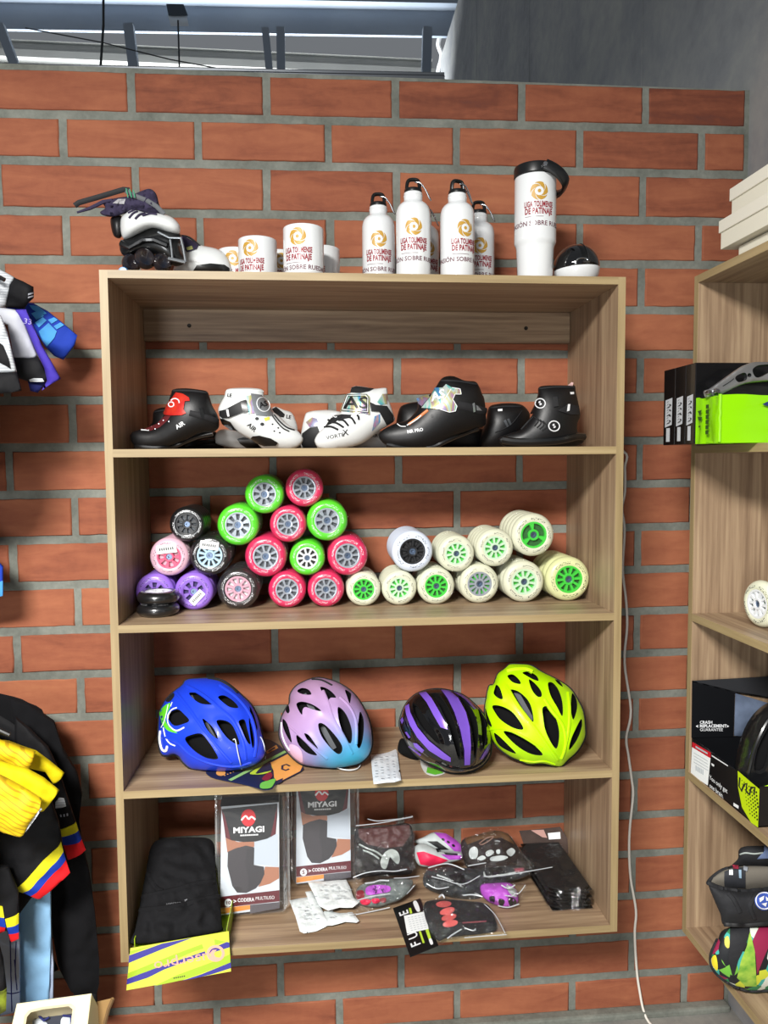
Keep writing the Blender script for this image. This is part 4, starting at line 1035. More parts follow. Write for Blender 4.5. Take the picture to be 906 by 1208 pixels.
def cardp(name, pts, mat, off=.0036, rnd=0):
    bm = B(); drape(bm, round_poly(z(pts), 3) if rnd else z(pts), lambda u, v: fz(u, v, off), 6); return obj(name, bm, mat, c, world=True)
cardp('print', [(222, 335), (650, 112), (672, 122), (245, 345)], pm('pale green band', '8fbf74', .5)); cardp('print', [(545, 205), (680, 136), (740, 156), (788, 234), (770, 270), (600, 358), (572, 320), (568, 270)], ORC)
cardp('print', [(388, 285), (520, 210), (560, 262), (500, 292), (430, 298)], LIMEC, .0042, 1); cardp('print', [(470, 365), (520, 345), (582, 330), (570, 370), (540, 402), (470, 404)], GRNC, .0042, 1); cardp('print', [(478, 332), (535, 280), (560, 310), (520, 348)], pm('crimson card print', '7d1f35', .5), .0048, 1)
cardp('print', ellipse(165, 284, 36, 22, 18), ORC); cardp('print', [(505, 122), (588, 68), (604, 92), (522, 136)], ORC); cardp('print', [(525, 118), (575, 86), (582, 96), (532, 126)], NAVY, .0042); cardp('print', [(430, 290), (525, 205), (560, 265), (545, 270), (500, 280)], NAVY, .0046, 1)
bm = B(); tube(bm, [fz(*p, .005) for p in z([(690, 235), (665, 222), (635, 232), (632, 258), (660, 268), (684, 258)])], .0022, 6, flat=(.3, 1), up=(0, 0, 1)); obj('print', bm, NAVY, c, world=True)
cardp('print', [(580, 350), (640, 325), (632, 355), (600, 372)], NAVY, .0042)
bm = B(); text_on(bm, 'BICIC', 7, lambda u, v: fz(u, v, .0038), (0, 0)) if False else None
for k in range(6): q = ellipse(195+k*22, 303-k*9, 6, 4, 8); drape(bm, z(q), lambda u, v: fz(u, v, .0038), 3)
obj('print', bm, ORC, c, world=True)
for pts in ([(255, 28), (272, 30), (290, 120), (310, 200), (326, 262)], [(462, 0), (480, 30), (497, 90), (505, 178)]):
    q = z(pts); bm = B(); n = len(q)
    a = [i.surf(*q[0], .001), i.surf(*q[1], .004)]+[i.surf(*p, .006) if inpoly(p, i.bd) else i.pl(*p, .01) for p in q[2:-1]]+[fz(*q[-1], .004)]
    tube(bm, smooth_path(a, 4), .0011, 6); obj('tie', bm, pm('clear tie', 'c9cfd6', .3), r, world=True)

z = Z(320, 790, 6.97)
t = NT('pastel fade paint'); cdn = t.n('ShaderNodeTexCoord'); ds = t.n('ShaderNodeVectorMath', operation='DISTANCE'); t.l(cdn.outputs['Object'], ds.inputs[0]); ds.inputs[1].default_value = (.045, -.05, .0)
rp = t.ramp(ds.outputs['Value'], [(.03, '2ba9cf'), (.065, '539fce'), (.1, '918fc4'), (.14, 'a688b6'), (.2, 'aa87ab')]); t.l(rp.outputs[0], t.b.inputs['Base Color']); t.b.inputs['Roughness'].default_value = .4
t.b.inputs['Coat Weight'].default_value = .1; PASTEL = t.m; MATS['pastel'] = PASTEL
r, i = helmet('pastel lilac bicycle helmet fading to cyan at the front, second from left',
  [(68, 530), (82, 420), (100, 368), (130, 310), (153, 280), (158, 210), (200, 145), (260, 108), (330, 80), (390, 70), (480, 88), (560, 118), (640, 168), (710, 240), (770, 340), (806, 430), (826, 540), (826, 620), (800, 700), (740, 760), (650, 792), (520, 810), (400, 802), (290, 787), (220, 757), (150, 692), (100, 622)],
  [[(223, 185), (260, 168), (312, 185), (337, 227), (280, 226), (233, 206)], [(125, 330), (145, 298), (162, 350), (150, 372), (131, 356)], [(218, 300), (260, 284), (330, 303), (387, 335), (414, 365), (350, 350), (292, 330), (270, 350), (265, 390), (238, 355)],
   [(406, 168), (450, 173), (500, 208), (532, 252), (490, 256), (465, 282), (440, 240)], [(605, 180), (650, 205), (652, 240), (640, 297), (620, 240)], [(546, 333), (590, 358), (632, 430), (657, 520), (652, 607), (620, 602), (583, 530), (553, 430)], [(725, 358), (752, 420), (752, 520), (737, 612), (715, 652), (697, 620), (699, 520), (711, 420)],
   [(393, 468), (440, 468), (522, 550), (577, 630), (577, 682), (545, 697), (488, 650), (418, 560)], [(283, 538), (320, 553), (362, 610), (390, 657), (350, 647), (308, 590)], [(223, 548), (270, 588), (332, 650), (382, 707), (310, 692), (248, 640), (223, 590)], [(103, 413), (140, 450), (167, 530), (180, 607), (145, 562), (108, 480)]],
  PASTEL, (520, 808), .5, -.12, .088, z)
strap('ridge', z([(430, 200), (470, 300), (510, 420), (590, 560), (660, 690)]), i, .0035, PASTEL, r, off=-.0018); strap('ridge', z([(170, 480), (260, 560), (360, 650), (460, 730)]), i, .0035, PASTEL, r, off=-.0018); strap('ridge', z([(560, 250), (640, 330), (690, 450), (690, 620)]), i, .0035, PASTEL, r, off=-.0018)
patch('graphic', z([(160, 620), (230, 640), (262, 690), (262, 760), (225, 745), (165, 690)]), i, pm('pale pink graphic', 'dcb9d8', .4), r, rnd=3); strap('graphic_line', z([(92, 440), (100, 540), (130, 620), (160, 665)]), i, .002, PRINTW, r, off=.0002, flat=(.35, 1))
strap('groove', z([(340, 92), (420, 105), (500, 150)]), i, .0028, FOAM, r, off=-.0008)
bm = B(); q = z([(530, 815), (580, 835), (650, 842), (710, 828), (733, 795), (715, 775)]); tube(bm, smooth_path([fz(*p, .004) for p in q], 4), .0022, 8, flat=(.5, 1)); obj('strap', bm, PRINTW, r, world=True)
bm = B(); q = z([(560, 812), (640, 822), (700, 800)]); tube(bm, smooth_path([fz(*p, .009) for p in q], 4), .0055, 8, flat=(.5, 1)); obj('strap_buckle', bm, M_BLK, r, world=True)

z = Z(460, 800, 6.97)
GLK = pm('gloss black shell', '0b0b0e', .1, coat=1.); VIOL = pm('violet stripe', '7a55c8', .3, .15, coat=.3)
r, i = helmet('glossy black bicycle helmet with violet stripes, third from left',
  [(83, 390), (98, 300), (133, 220), (180, 163), (240, 123), (330, 98), (420, 93), (520, 113), (610, 148), (690, 213), (762, 290), (802, 370), (827, 470), (832, 550), (817, 640), (762, 712), (680, 762), (570, 782), (470, 768), (370, 722), (270, 672), (190, 602), (128, 500)],
  [[(200, 232), (232, 240), (262, 285), (330, 385), (395, 480), (425, 555), (375, 528), (275, 415), (218, 315)], [(345, 150), (405, 150), (480, 260), (540, 400), (575, 560), (585, 670), (560, 660), (525, 540), (490, 420), (440, 310), (395, 215)], [(570, 155), (640, 225), (700, 335), (722, 470), (705, 630), (690, 660), (682, 545), (660, 395), (622, 280)], [(722, 262), (765, 320), (790, 420), (785, 520), (760, 590), (750, 480), (742, 370)]],
  GLK, (570, 780), .5, .1, .09, z, lip=.003, hole=.012)
for q in ([(130, 240), (165, 225), (182, 300), (242, 420), (332, 528), (432, 608), (502, 660), (502, 692), (440, 672), (330, 602), (238, 500), (178, 400), (145, 310)], [(242, 130), (300, 124), (352, 190), (412, 295), (462, 390), (480, 442), (425, 425), (372, 335), (312, 222)], [(422, 104), (490, 112), (560, 180), (622, 300), (652, 420), (662, 560), (656, 716), (612, 718), (610, 600), (580, 450), (530, 300), (478, 190)], [(522, 122), (575, 132), (655, 195), (705, 262), (692, 272), (620, 192)], [(738, 672), (778, 602), (815, 545), (826, 560), (800, 622), (760, 667)]):
    patch('stripe', z(q), i, VIOL, r, off=.0012, thick=.0012, step=2.5)
for q in ([(202, 540), (232, 545), (292, 600), (272, 622), (212, 572)], [(148, 565), (165, 560), (265, 632), (255, 645)], [(132, 452), (150, 450), (182, 496), (165, 502)], [(90, 350), (112, 330), (124, 360), (108, 385)]): patch('graphic', z(q), i, VIOL, r, off=.001)
strap('front_edge', z([(380, 690), (480, 738), (570, 752), (680, 735), (760, 690), (800, 620)]), i, .0035, GLK, r, off=-.001)
sp, o = soft('dial', z([(64, 562), (88, 498), (140, 512), (235, 610), (246, 690), (130, 646), (70, 606)]), Plane(*z([(130, 646)])[0], Zc=HZ+.004, lean=.4), .022, PADK, r)
TAGW = pm('white tag card', 'c9ccc9', .5)
bm = B(); prism(bm, round_poly(z([(252, 668), (310, 680), (470, 745), (466, 775), (430, 797), (370, 808), (300, 792), (260, 735)]), 3), fz, .001, .002); tg = obj('tag', bm, TAGW, r, world=True, smooth=False)
bm = B(); drape(bm, z([(308, 740), (420, 765), (440, 790), (370, 804), (300, 785)]), lambda u, v: fz(u, v, .0025), 4); obj('tag_print', bm, pm('green tag print', '5cb330', .5), tg, world=True)

z = Z(565, 775, 6.71)
NEON = pm('neon yellow paint', 'b8f000', .4, coat=.1)
r, i = helmet('neon yellow bicycle helmet with many vents, rightmost beside the side panel',
  [(48, 430), (62, 330), (83, 232), (120, 222), (150, 140), (210, 95), (250, 60), (330, 62), (400, 68), (440, 84), (510, 130), (590, 168), (680, 220), (735, 268), (790, 358), (826, 440), (840, 560), (836, 640), (782, 740), (705, 812), (655, 862), (600, 863), (500, 842), (400, 847), (330, 822), (240, 782), (150, 712), (90, 622), (75, 560), (58, 500)],
  [[(238, 170), (280, 163), (327, 205), (342, 242), (290, 232), (253, 200)], [(353, 150), (400, 138), (457, 170), (477, 214), (440, 207), (388, 177)], [(150, 238), (182, 270), (207, 352), (170, 347), (133, 310), (138, 270)], [(403, 208), (440, 228), (492, 290), (502, 337), (470, 342), (428, 290)], [(548, 235), (580, 223), (622, 270), (652, 350), (662, 430), (655, 487), (618, 420), (568, 330)], [(258, 293), (320, 298), (392, 360), (427, 430), (441, 532), (388, 492), (318, 400)],
   [(123, 403), (190, 408), (272, 450), (332, 520), (364, 587), (290, 577), (198, 520), (148, 460)], [(508, 430), (545, 418), (602, 490), (632, 590), (630, 680), (610, 732), (568, 680), (528, 590), (513, 500)], [(735, 298), (767, 340), (772, 420), (745, 507), (729, 480), (723, 390)], [(805, 500), (809, 560), (772, 660), (711, 740), (724, 660), (769, 560)], [(213, 598), (300, 618), (402, 670), (472, 730), (507, 780), (420, 772), (328, 722), (248, 650)], [(133, 610), (180, 640), (252, 710), (302, 767), (230, 742), (158, 690)], [(602, 190), (640, 208), (662, 252), (625, 228)], [(60, 412), (82, 470), (117, 557), (85, 540), (62, 470)]],
  NEON, (600, 862), .5, -.08, .095, z)
strap('ridge', z([(520, 360), (570, 440), (660, 560), (680, 700), (650, 800)]), i, .004, NEON, r, off=-.002); strap('ridge', z([(230, 250), (330, 420), (470, 600), (570, 740), (620, 810)]), i, .004, NEON, r, off=-.002); strap('ridge', z([(700, 300), (710, 440), (700, 600), (670, 740)]), i, .004, NEON, r, off=-.002); strap('ridge', z([(100, 580), (220, 580), (360, 640), (500, 730)]), i, .003, NEON, r, off=-.0016)
strap('crest', z([(235, 130), (300, 118), (380, 118), (430, 140)]), i, .005, NEON, r, off=-.001)
strap('edge_line', z([(330, 815), (430, 830), (520, 825), (600, 850)]), i, .002, NEON, r, off=.0)
# little white sachet at the shelf edge
z = Z(430, 875, 8.236)
s = thing('sachet', 'white plastic sachet lying over the shelf edge between the pastel and black helmets', 'sachet', loc=fz(455, 905))
def wav(u, v, h=0.):
    p = atZ(u, v, HZ+.0025+h); p.z += .002*noise.noise(Vector((u*.05, v*.05, 4)))+.002; return p
bm = B(); puff(bm, z([(60, 130), (150, 127), (230, 108), (302, 80), (316, 96), (335, 240), (356, 385), (290, 402), (200, 408), (88, 420), (74, 300)]), wav, .003, 9, 2.2, back=.4, noise_amp=.0012, noise_scale=.2)
POLY = pm('white poly bag', 'e2e8ec', .35, var=(70, 'ccd3d9'), bump=(80, .5, .003)); o = obj('pouch', bm, POLY, s, world=True)
bm = B()
for k in range(9):
    for j in range(4): 
        a = z([(85+j*58+k*2+random.uniform(0, 10), 160+k*26-j*6), (120+j*55+k*2, 160+k*26-j*6)]); 
        if (k*7+j*3) % 4: drape(bm, [a[0], (a[1][0], a[1][1]), (a[1][0], a[1][1]+.6), (a[0][0], a[0][1]+.6)], lambda u, v: wav(u, v, .0048), 2)
obj('fine_print', bm, pm('faint grey print', 'b3babf', .6), s, world=True)
# ------------------------------------------------------------------ bottom shelf
BZ = LEV[4]; fb = flatZ(BZ)
BAGF = film('clear bag', .07, .05, (30, 1., .014), milk=.0, crinkle=True)
SEAMGLINT = pm('pale seam and glint plastic', 'a9aeb2', .3)
CLAM = film('clear clamshell', .04, .09, (10, .3, .004), milk=.01)
CLAMW = film('clear clamshell wall', .25, .1, (22, .6, .008), milk=.10, aniso=(1, 1, .35))
KNIT = pm('black stretch fabric', '0c0c0f', .9, bump=(26, .7, .012), spec=.3)
# --- printed box with its flap hanging over the edge, and the black pouch in it
z = Z(145, 1090, 6.71)
YEL = pm('pale yellow card', 'c3ca3e', .4); LIM = pm('lime card', '98b41c', .4); VIO = pm('violet card print', '2f2a86', .4); PEACH = pm('peach print', 'e9a08c', .4)
FY = -D1-.006
ft = lambda u, v, h=0.: atY(u, v, FY-.02*max(0, (v-1105)/60))+Vector((0, -h, 0))
bx = thing('striped_box', 'open yellow, lime and violet striped box, its printed flap hanging over the bottom shelf edge', 'box', loc=(.1, -.15, BZ))
flap = z([(60, 190), (838, 55), (856, 372), (28, 522)])
bm = B(); prism(bm, resample(flap, 14), ft, 0, .0012); fl = obj('flap', bm, YEL, bx, world=True, smooth=False)
def fprint(pts, mat, off=.0016):
    bm = B(); drape(bm, z(pts), lambda u, v: ft(u, v, off), 5); return obj('print', bm, mat, fl, world=True)
E0 = lambda t: (60+(838-60)*t, 190+(55-190)*t)          # top edge of the flap
fprint([(52, 245), (310, 152), (550, 105), (300, 200), (46, 305)], VIO); fprint([(58, 212), (230, 168), (120, 212), (55, 238)], LIM)
fprint([(44, 385), (400, 240), (838, 78), (840, 130), (560, 215), (200, 370), (38, 425)], LIM); fprint([(36, 430), (250, 350), (660, 208), (842, 130), (846, 180), (560, 270), (330, 355), (200, 420), (32, 475)], VIO)
fprint([(250, 487), (430, 400), (700, 300), (850, 235), (852, 300), (600, 395), (470, 440)], LIM); fprint([(470, 444), (620, 395), (854, 300), (856, 345), (700, 395), (560, 428)], VIO)
bm = B()
for k in range(20):
    a0, a1 = 2*PI*k/20, 2*PI*(k+1)/20
    bm.faces.new([bm.verts.new(ft(*z([(735+72*r*math.cos(a), 228+66*r*math.sin(a))])[0], .002)) for r, a in ((.68, a0), (1, a0), (1, a1), (.68, a1))])
drape(bm, z([(700, 262), (690, 225), (712, 200), (745, 198), (730, 215), (722, 235), (735, 255), (770, 262), (740, 280)]), lambda u, v: ft(u, v, .0021), 4)
obj('emblem', bm, PEACH, fl, world=True)
bm = B(); c, sn = math.cos(PI-.17), math.sin(PI-.17)
t = text_bm('userpro', 17, step=4, stretch=1.25)
for q in t.verts:
    x, y = q.co.x, -q.co.y; p = z([(470, 292)])[0]; q.co = ft(p[0]+x*c-y*sn, p[1]+x*sn+y*c, .0022)
merge(bm, t); obj('lettering', bm, PEACH, fl, world=True)
bm = B(); [drape(bm, z([(402+i*16, 420-i*3), (412+i*16, 416-i*3), (412+i*16, 424-i*3), (404+i*16, 430-i*3)]), lambda u, v: ft(u, v, .0022), 3) for i in range(6)]; obj('small_print', bm, PRINTK, fl, world=True)
# tray: floor and side walls
pA, pB = ft(*flap[0]), ft(*flap[1])
x0, x1 = pA.x+.004, pB.x-.004
bm = B(); box(bm, ((x0+x1)/2, -.155, BZ+.0016), (x1-x0, .29, .002)); box(bm, (x0+.001, -.155, BZ+.016), (.0015, .29, .03)); box(bm, (x1-.001, -.155, BZ+.02), (.0015, .29, .038)); box(bm, ((x0+x1)/2, -.011, BZ+.018), (x1-x0, .0015, .034)); obj('tray', bm, LIM, bx, smooth=False, world=True)
z = Z(140, 960, 6.47)
pl = Plane(*z([(450, 980)])[0], Zc=BZ+.012, lean=.95)
pu = thing('pouch', 'black zipped fabric pouch lying in the striped box, leaning back on the wall', 'pouch', loc=pl.o)
i, o = soft('body', z([(85, 990), (120, 900), (150, 760), (185, 560), (215, 400), (240, 270), (290, 205), (400, 185), (560, 180), (690, 190), (735, 260), (740, 420), (760, 600), (775, 700), (790, 850), (780, 900), (560, 945), (300, 985)]), pl, .05, KNIT, pu, step=3, amp=.014, nscale=.075, power=.4, back=.15)
for a in ([(190, 640), (400, 600), (600, 545), (720, 530)], [(170, 740), (420, 720), (640, 660), (760, 640)], [(230, 470), (290, 580), (340, 600)]): strap('crease', z(a), i, .006, KNIT, pu, off=-.0035)
words('logo', 'userpro', 4.2, i, z([(420, 690)])[0], pm('grey print', '77787c', .6), pu, ang=.1, stretch=1.3)
strap('logo', z([(490, 690), (510, 670), (522, 660), (500, 668)]), i, .0006, pm('grey print', '77787c', .6), pu, off=.001)
# --- elbow-support packs in clear clamshells
CARDK = pm('charcoal card', '1e1f23', .35); CARDR = pm('dark red card', '5a1824', .35); CARDW = pm('white card', 'c6ced6', .4); SKIN = pm('printed skin tone', 'a06c54', .45); BRACE = pm('printed grey brace', '3a373c', .5); BRACE2 = pm('printed dark brace', '333136', .5); ORCARD = pm('orange strip', 'd98a3c', .4); GRYC = pm('grey strip', '4d4a50', .4); REDB = pm('red badge', 'c3202c', .4)
def make_pack(label, m, size):
    r = thing('support_pack', label, 'elbow support pack', mat=m, group='elbow support packs')
    k = .000245    # metres per zoom pixel across; vertical is stretched for the downward view
    X = lambda x: (x-350)*k; Zz = lambda y: (1175-y)*k*1.05
    P = lambda pts: [(X(x), Zz(y)) for x, y in pts]
    f = lambda u, v, h=0.: Vector((u, -.034-h, v))
    bm = B(); prism(bm, P([(95, 1160), (600, 1130), (605, 200), (112, 210)]), f, -.02, 0); c = obj('card', bm, CARDW, r, smooth=False)
    def pr(name, pts, mat, off=.0006, rnd=0, par=None):
        q = P(pts); q = round_poly(q, 4) if rnd else q
        bm = B(); drape(bm, q, lambda u, v: f(u, v, off), .012); return obj(name, bm, mat, par or c)
    pr('brace_cloth', [(100, 290), (605, 275), (605, 200), (118, 205)], pm('brace cloth', '19171a', .8))
    pr('header', [(112, 310), (590, 285), (590, 380), (575, 530), (500, 565), (400, 583), (300, 583), (200, 565), (145, 540), (130, 420)], CARDK, .0009)
    pr('header_side', [(112, 310), (130, 420), (148, 540), (190, 562), (160, 440), (140, 360)], CARDR, .0012); pr('header_side', [(590, 300), (575, 530), (530, 552), (560, 430), (575, 360)], CARDR, .0012)
    pr('arm_print', [(145, 542), (250, 580), (390, 585), (390, 625), (160, 660)], SKIN); pr('arm_print', [(480, 790), (600, 800), (600, 890), (520, 930), (420, 950), (460, 880)], SKIN)
    pr('brace_print', [(165, 655), (230, 630), (320, 612), (390, 630), (385, 700), (380, 770), (470, 790), (475, 850), (440, 920), (400, 960), (320, 992), (240, 985), (200, 930), (180, 850), (160, 770)], BRACE, .0010)
    pr('brace_print', [(390, 640), (385, 770), (470, 792), (470, 850), (430, 930), (330, 988), (340, 880), (310, 760), (330, 640)], BRACE2, .0014, 0)
    pr('shirt_print', [(392, 585), (480, 572), (560, 545), (590, 530), (592, 795), (470, 775), (385, 765)], pm('printed white cloth', 'b3bdc8', .5), .0007)
    pr('band', [(98, 1012), (602, 985), (602, 1075), (98, 1100)], CARDR); pr('strip', [(98, 1104), (350, 1090), (350, 1125), (98, 1150)], ORCARD); pr('strip', [(350, 1090), (602, 1080), (602, 1128), (350, 1160)], GRYC)
    pr('badge', ellipse(342, 388, 62, 70, 24), REDB, .0016)
    bm = B(); q = P([(282, 405), (318, 372), (345, 398), (368, 380), (402, 405)]); tube(bm, [f(x, y, .0022) for x, y in smooth_path([(a, b, 0) for a, b in q], 4) for x, y in [(x, y)]] if False else [f(p[0], p[1], .0022) for p in smooth_path([(a, b, 0) for a, b in q], 4)], .0018, 6, flat=(1, .2), up=(0, 0, 1)); obj('badge_mark', bm, PRINTW, c)
    bm = B(); text_on(bm, 'MIYAGI', .0165, lambda u, v: f(u, v, .0015), (X(345), Zz(487)), bold=.035, stretch=1.22); obj('lettering', bm, PRINTW, c)
    bm = B()
    for j in range(12): drape(bm, P([(272+j*13, 522), (281+j*13, 522), (281+j*13, 534), (272+j*13, 534)]), lambda u, v: f(u, v, .0015), .02)
    obj('small_print', bm, PRINTW, c)
    bm = B(); text_on(bm, '>', .012, lambda u, v: f(u, v, .0012), (X(222), Zz(1055)), bold=.02); text_on(bm, 'CODERA', .0105, lambda u, v: f(u, v, .0012), (X(315), Zz(1048)), bold=.02, stretch=.82); text_on(bm, 'MULTIUSO', .0098, lambda u, v: f(u, v, .0012), (X(478), Zz(1041)), stretch=.85); obj('lettering', bm, PRINTW, c)
    pr('size_badge', ellipse(165, 1062, 32, 32, 18), PRINTW, .0012); bm = B(); text_on(bm, size, .010, lambda u, v: f(u, v, .0018), (X(165), Zz(1062)), bold=.03); obj('size_mark', bm, CARDR, c)
    # clamshell: blister with flange and hanging slot
    w0, w1, h0, h1 = X(45), X(690), 0.0, Zz(55)
    bm = B()
    ring = lambda x0, x1, z0, z1, y, rr: [(x0+rr+(0 if cx else 0), y, 0) for cx in ()] or [Vector((cx+rr*math.cos(a), y, cz+rr*math.sin(a))) for (cx, cz, a0) in ((x1-rr, z1-rr, 0), (x0+rr, z1-rr, PI/2), (x0+rr, z0+rr, PI), (x1-rr, z0+rr, 1.5*PI)) for a in [a0+PI/2*t/5 for t in range(6)]]
    b0, b1, c0, c1 = X(80), X(655), Zz(1172), Zz(185)
    loft(bm, [ring(w0, w1, h0, h1, -.012, .014), ring(b0-.004, b1+.004, c0, c1, -.0125, .010)]); sheet('flange', bm, CLAMW, r, smooth=False)
    bm = B(); loft(bm, [ring(b0-.004, b1+.004, c0, c1, -.0125, .010), ring(b0, b1, c0+.002, c1-.003, -.036, .008), ring(b0+.004, b1-.004, c0+.005, c1-.006, -.0395, .006)]); sheet('blister_wall', bm, CLAMW, r)
    bm = B(); q = ring(b0+.004, b1-.004, c0+.005, c1-.006, -.0395, .006); bm.faces.new([bm.verts.new(p) for p in q]); sheet('blister_front', bm, CLAM, r)
    bm = B(); loft(bm, [ring(w0, w1, h0, h1, -.001, .014), ring(w0+.004, w1-.004, h0+.002, h1-.004, -.0005, .012)], cap1=True); sheet('back_shell', bm, CLAM, r)
    bm = B(); q = P([(215, 145), (300, 118), (420, 112), (425, 132), (300, 140), (222, 160)]); drape(bm, q, lambda u, v: Vector((u, -.0135, v)), .01); obj('hang_slot', bm, PRINTK, r)
    return r
def stand(u, v, Y, lean, dz=.002): p = atY(u, v, Y); return Matrix.Translation((p.x, Y, BZ+dz)) @ Matrix.Rotation(-lean, 4, 'X')
pk = make_pack('clear elbow support pack standing in front, its whole card and slotted top in view', stand(297, 1080, -.17, .12), '10')
pk2 = copy_thing(pk, stand(382, 1040, -.066, .12), 'clear elbow support pack farther back on the right, top cut off by the shelf above')
for c in pk2.children:
    for d in c.children:
        if d.name.startswith('size_mark'):
            bm = B(); text_on(bm, 'S', .012, lambda u, v: Vector((u, -.034-.0018, v)), ((165-350)*.000245, (1175-1062)*.000245*1.05), bold=.03)
            me = bpy.data.meshes.new('size_mark'); bm.to_mesh(me); bm.free(); me.materials.append(CARDR); d.data = me
# --- white sachets
z = Z(330, 1035, 9.06)
for n, (pts, h, lb) in enumerate((
   ([(102, 265), (200, 245), (330, 225), (420, 420), (520, 540), (400, 590), (260, 620), (215, 600), (170, 440)], .004, 'white sachet lying left and lowest in the white sachet heap'),
   ([(272, 200), (340, 190), (430, 350), (500, 480), (560, 540), (420, 540), (370, 440), (310, 300)], .010, 'white sachet in the middle of the heap, mostly covered'),
   ([(480, 400), (640, 420), (780, 410), (850, 505), (820, 525), (700, 515), (560, 555), (430, 560), (400, 480)], .008, 'white sachet at the lower right of the heap'),
   ([(298, 125), (420, 115), (560, 108), (710, 100), (750, 170), (790, 290), (850, 350), (780, 400), (640, 400), (520, 440), (420, 380), (360, 250)], .016, 'white sachet on top of the heap, widest in view'))):
    s = thing('sachet', lb, 'sachet', loc=fb(*z([pts[0]])[0], h), group='white sachets on the bottom shelf')
    g = lambda u, v, hh=0., h=h, n=n: fb(u, v, h+hh)+Vector((0, 0, (.0015*noise.noise(Vector((u*.05, v*.05, n*7.))))))
    bm = B(); puff(bm, z(pts), g, .004, 9, 2., noise_amp=.0022, noise_scale=.22, back=.6, seed=n); obj('pouch', bm, pm('white paper pouch', 'eef3f2', .45, var=(90, 'd2dada'), bump=(110, .5, .003)), s, world=True)
    bm = B(); cx = sum(p[0] for p in pts)/len(pts); cy = sum(p[1] for p in pts)/len(pts); pz = z(pts)
    for k in range(26):
        p = z([(cx+random.uniform(-170, 170), cy+random.uniform(-90, 90))])[0]
        if inpoly(p, pz) and polyd(p, pz) > 4:
            L = random.uniform(2, 6); drape(bm, [(p[0], p[1]), (p[0]+L, p[1]-.3), (p[0]+L, p[1]+.25), (p[0], p[1]+.5)], lambda u, v: g(u, v, .0092), 3)
    if len(bm.faces): obj('fine_print', bm, pm('faint grey print', 'b3babf', .6), s, world=True)
# --- bagged gloves
def bag(root, poly, pl, T, seed, mat=BAGF, amp=.012, ns=.14):
    i = Inf(poly, pl, T, 3.2, amp=amp, nscale=ns, seed=seed, rnd=3, back=.25, power=.4); return i, sheet('bag', i.bm(), mat, root, world=True)
GLB = pm('black glove fabric', '0d0c0f', .7, bump=(80, .5, .002)); GREYR = pm('grey rubber', '9fa8a4', .5); GMAG = pm('magenta glove', 'b04fc0', .55, bump=(80, .4, .002)); GPINK = pm('hot pink glove', 'e0264f', .55); GWHT = pm('pale grey glove', 'b7bfbf', .6, bump=(60, .4, .002)); GBRN = pm('dark brown glove', '1d1412', .7); GRED = pm('coral pad', 'c55a58', .5)
z = Z(410, 950, 8.63)
pl = Plane(*z([(350, 700)])[0], Y=-.12, lean=.35)
g1 = thing('glove_pack', 'bagged black glove with a grey round patch, leaning upright beside the clear packs', 'gloves', loc=Vector((pl.o.x, -.12, BZ)))
i, o = soft('glove', z([(80, 250), (200, 225), (400, 210), (600, 180), (665, 260), (675, 450), (660, 600), (640, 700), (420, 720), (200, 730), (90, 740), (70, 500)]), pl, .022, GLB, g1, step=3.2, amp=.006, nscale=.15)
patch('cuff', z([(110, 240), (630, 200), (640, 300), (560, 420), (380, 440), (200, 400), (120, 330)]), i, pm('maroon glove cuff', '4a2a2a', .6, bump=(60, .5, .003)), g1, off=.001)
patch('patch', z([(395, 470), (450, 448), (510, 480), (530, 550), (510, 600), (460, 560), (430, 530), (410, 600), (385, 650), (345, 630), (335, 570), (365, 500)]), i, GREYR, g1, thick=.003, rnd=3)
patch('label', z([(215, 390), (375, 378), (380, 392), (220, 405)]), i, GREYR, g1)
for a in ([(120, 400), (200, 440), (300, 480), (350, 520)], [(160, 460), (240, 490), (320, 545)]): strap('piping', z(a), i, .0018, GREYR, g1)
bag(g1, z([(72, 210), (300, 180), (500, 130), (668, 105), (690, 300), (690, 560), (700, 640), (600, 680), (400, 690), (200, 720), (60, 750), (55, 500)]), Plane(*z([(350, 700)])[0], Y=-.135, lean=.35), .028, 3)
pl2 = Plane(*z([(300, 1060)])[0], Zc=BZ+.003, lean=.9)
g2 = thing('glove_pack', 'bagged violet and red glove lying in front of the bagged black glove', 'gloves', loc=pl2.o)
i, o = soft('glove', z([(95, 850), (180, 790), (330, 760), (520, 740), (660, 760), (640, 860), (540, 960), (430, 1000), (300, 1040), (150, 1020), (90, 950)]), pl2, .03, pm('grey mesh glove', '4e5656', .6, var=(60, '7f8886'), bump=(60, .6, .003)), g2, step=3.2, amp=.006, nscale=.2, back=.2)
for q, m in (([(190, 845), (260, 815), (420, 825), (425, 880), (330, 900), (200, 915)], GMAG), ([(130, 970), (200, 955), (240, 975), (210, 1015), (150, 1010)], GPINK), ([(245, 960), (310, 950), (330, 985), (270, 1000)], GPINK), ([(330, 950), (385, 945), (385, 985), (345, 990)], pm('dark red pad', '7a1c28', .5)), ([(250, 830), (290, 825), (300, 890), (270, 895)], pm('dark violet', '4a2258', .5)), ([(340, 850), (375, 850), (380, 885), (350, 890)], pm('dark violet', '4a2258', .5)), ([(90, 880), (160, 870), (170, 940), (100, 960)], pm('dark red pad', '7a1c28', .5))): patch('pad', z(q), i, m, g2, thick=.003, rnd=3)
bag(g2, z([(60, 750), (200, 740), (400, 700), (560, 760), (725, 725), (690, 830), (620, 880), (540, 960), (440, 1020), (250, 1070), (90, 1105), (75, 1000), (60, 880)]), Plane(*z([(300, 1080)])[0], Zc=BZ+.003, lean=.9), .045, 5, amp=.016)
z = Z(480, 965, 5.03)
pl = Plane(*z([(180, 280)])[0], Y=-.08, lean=.45)
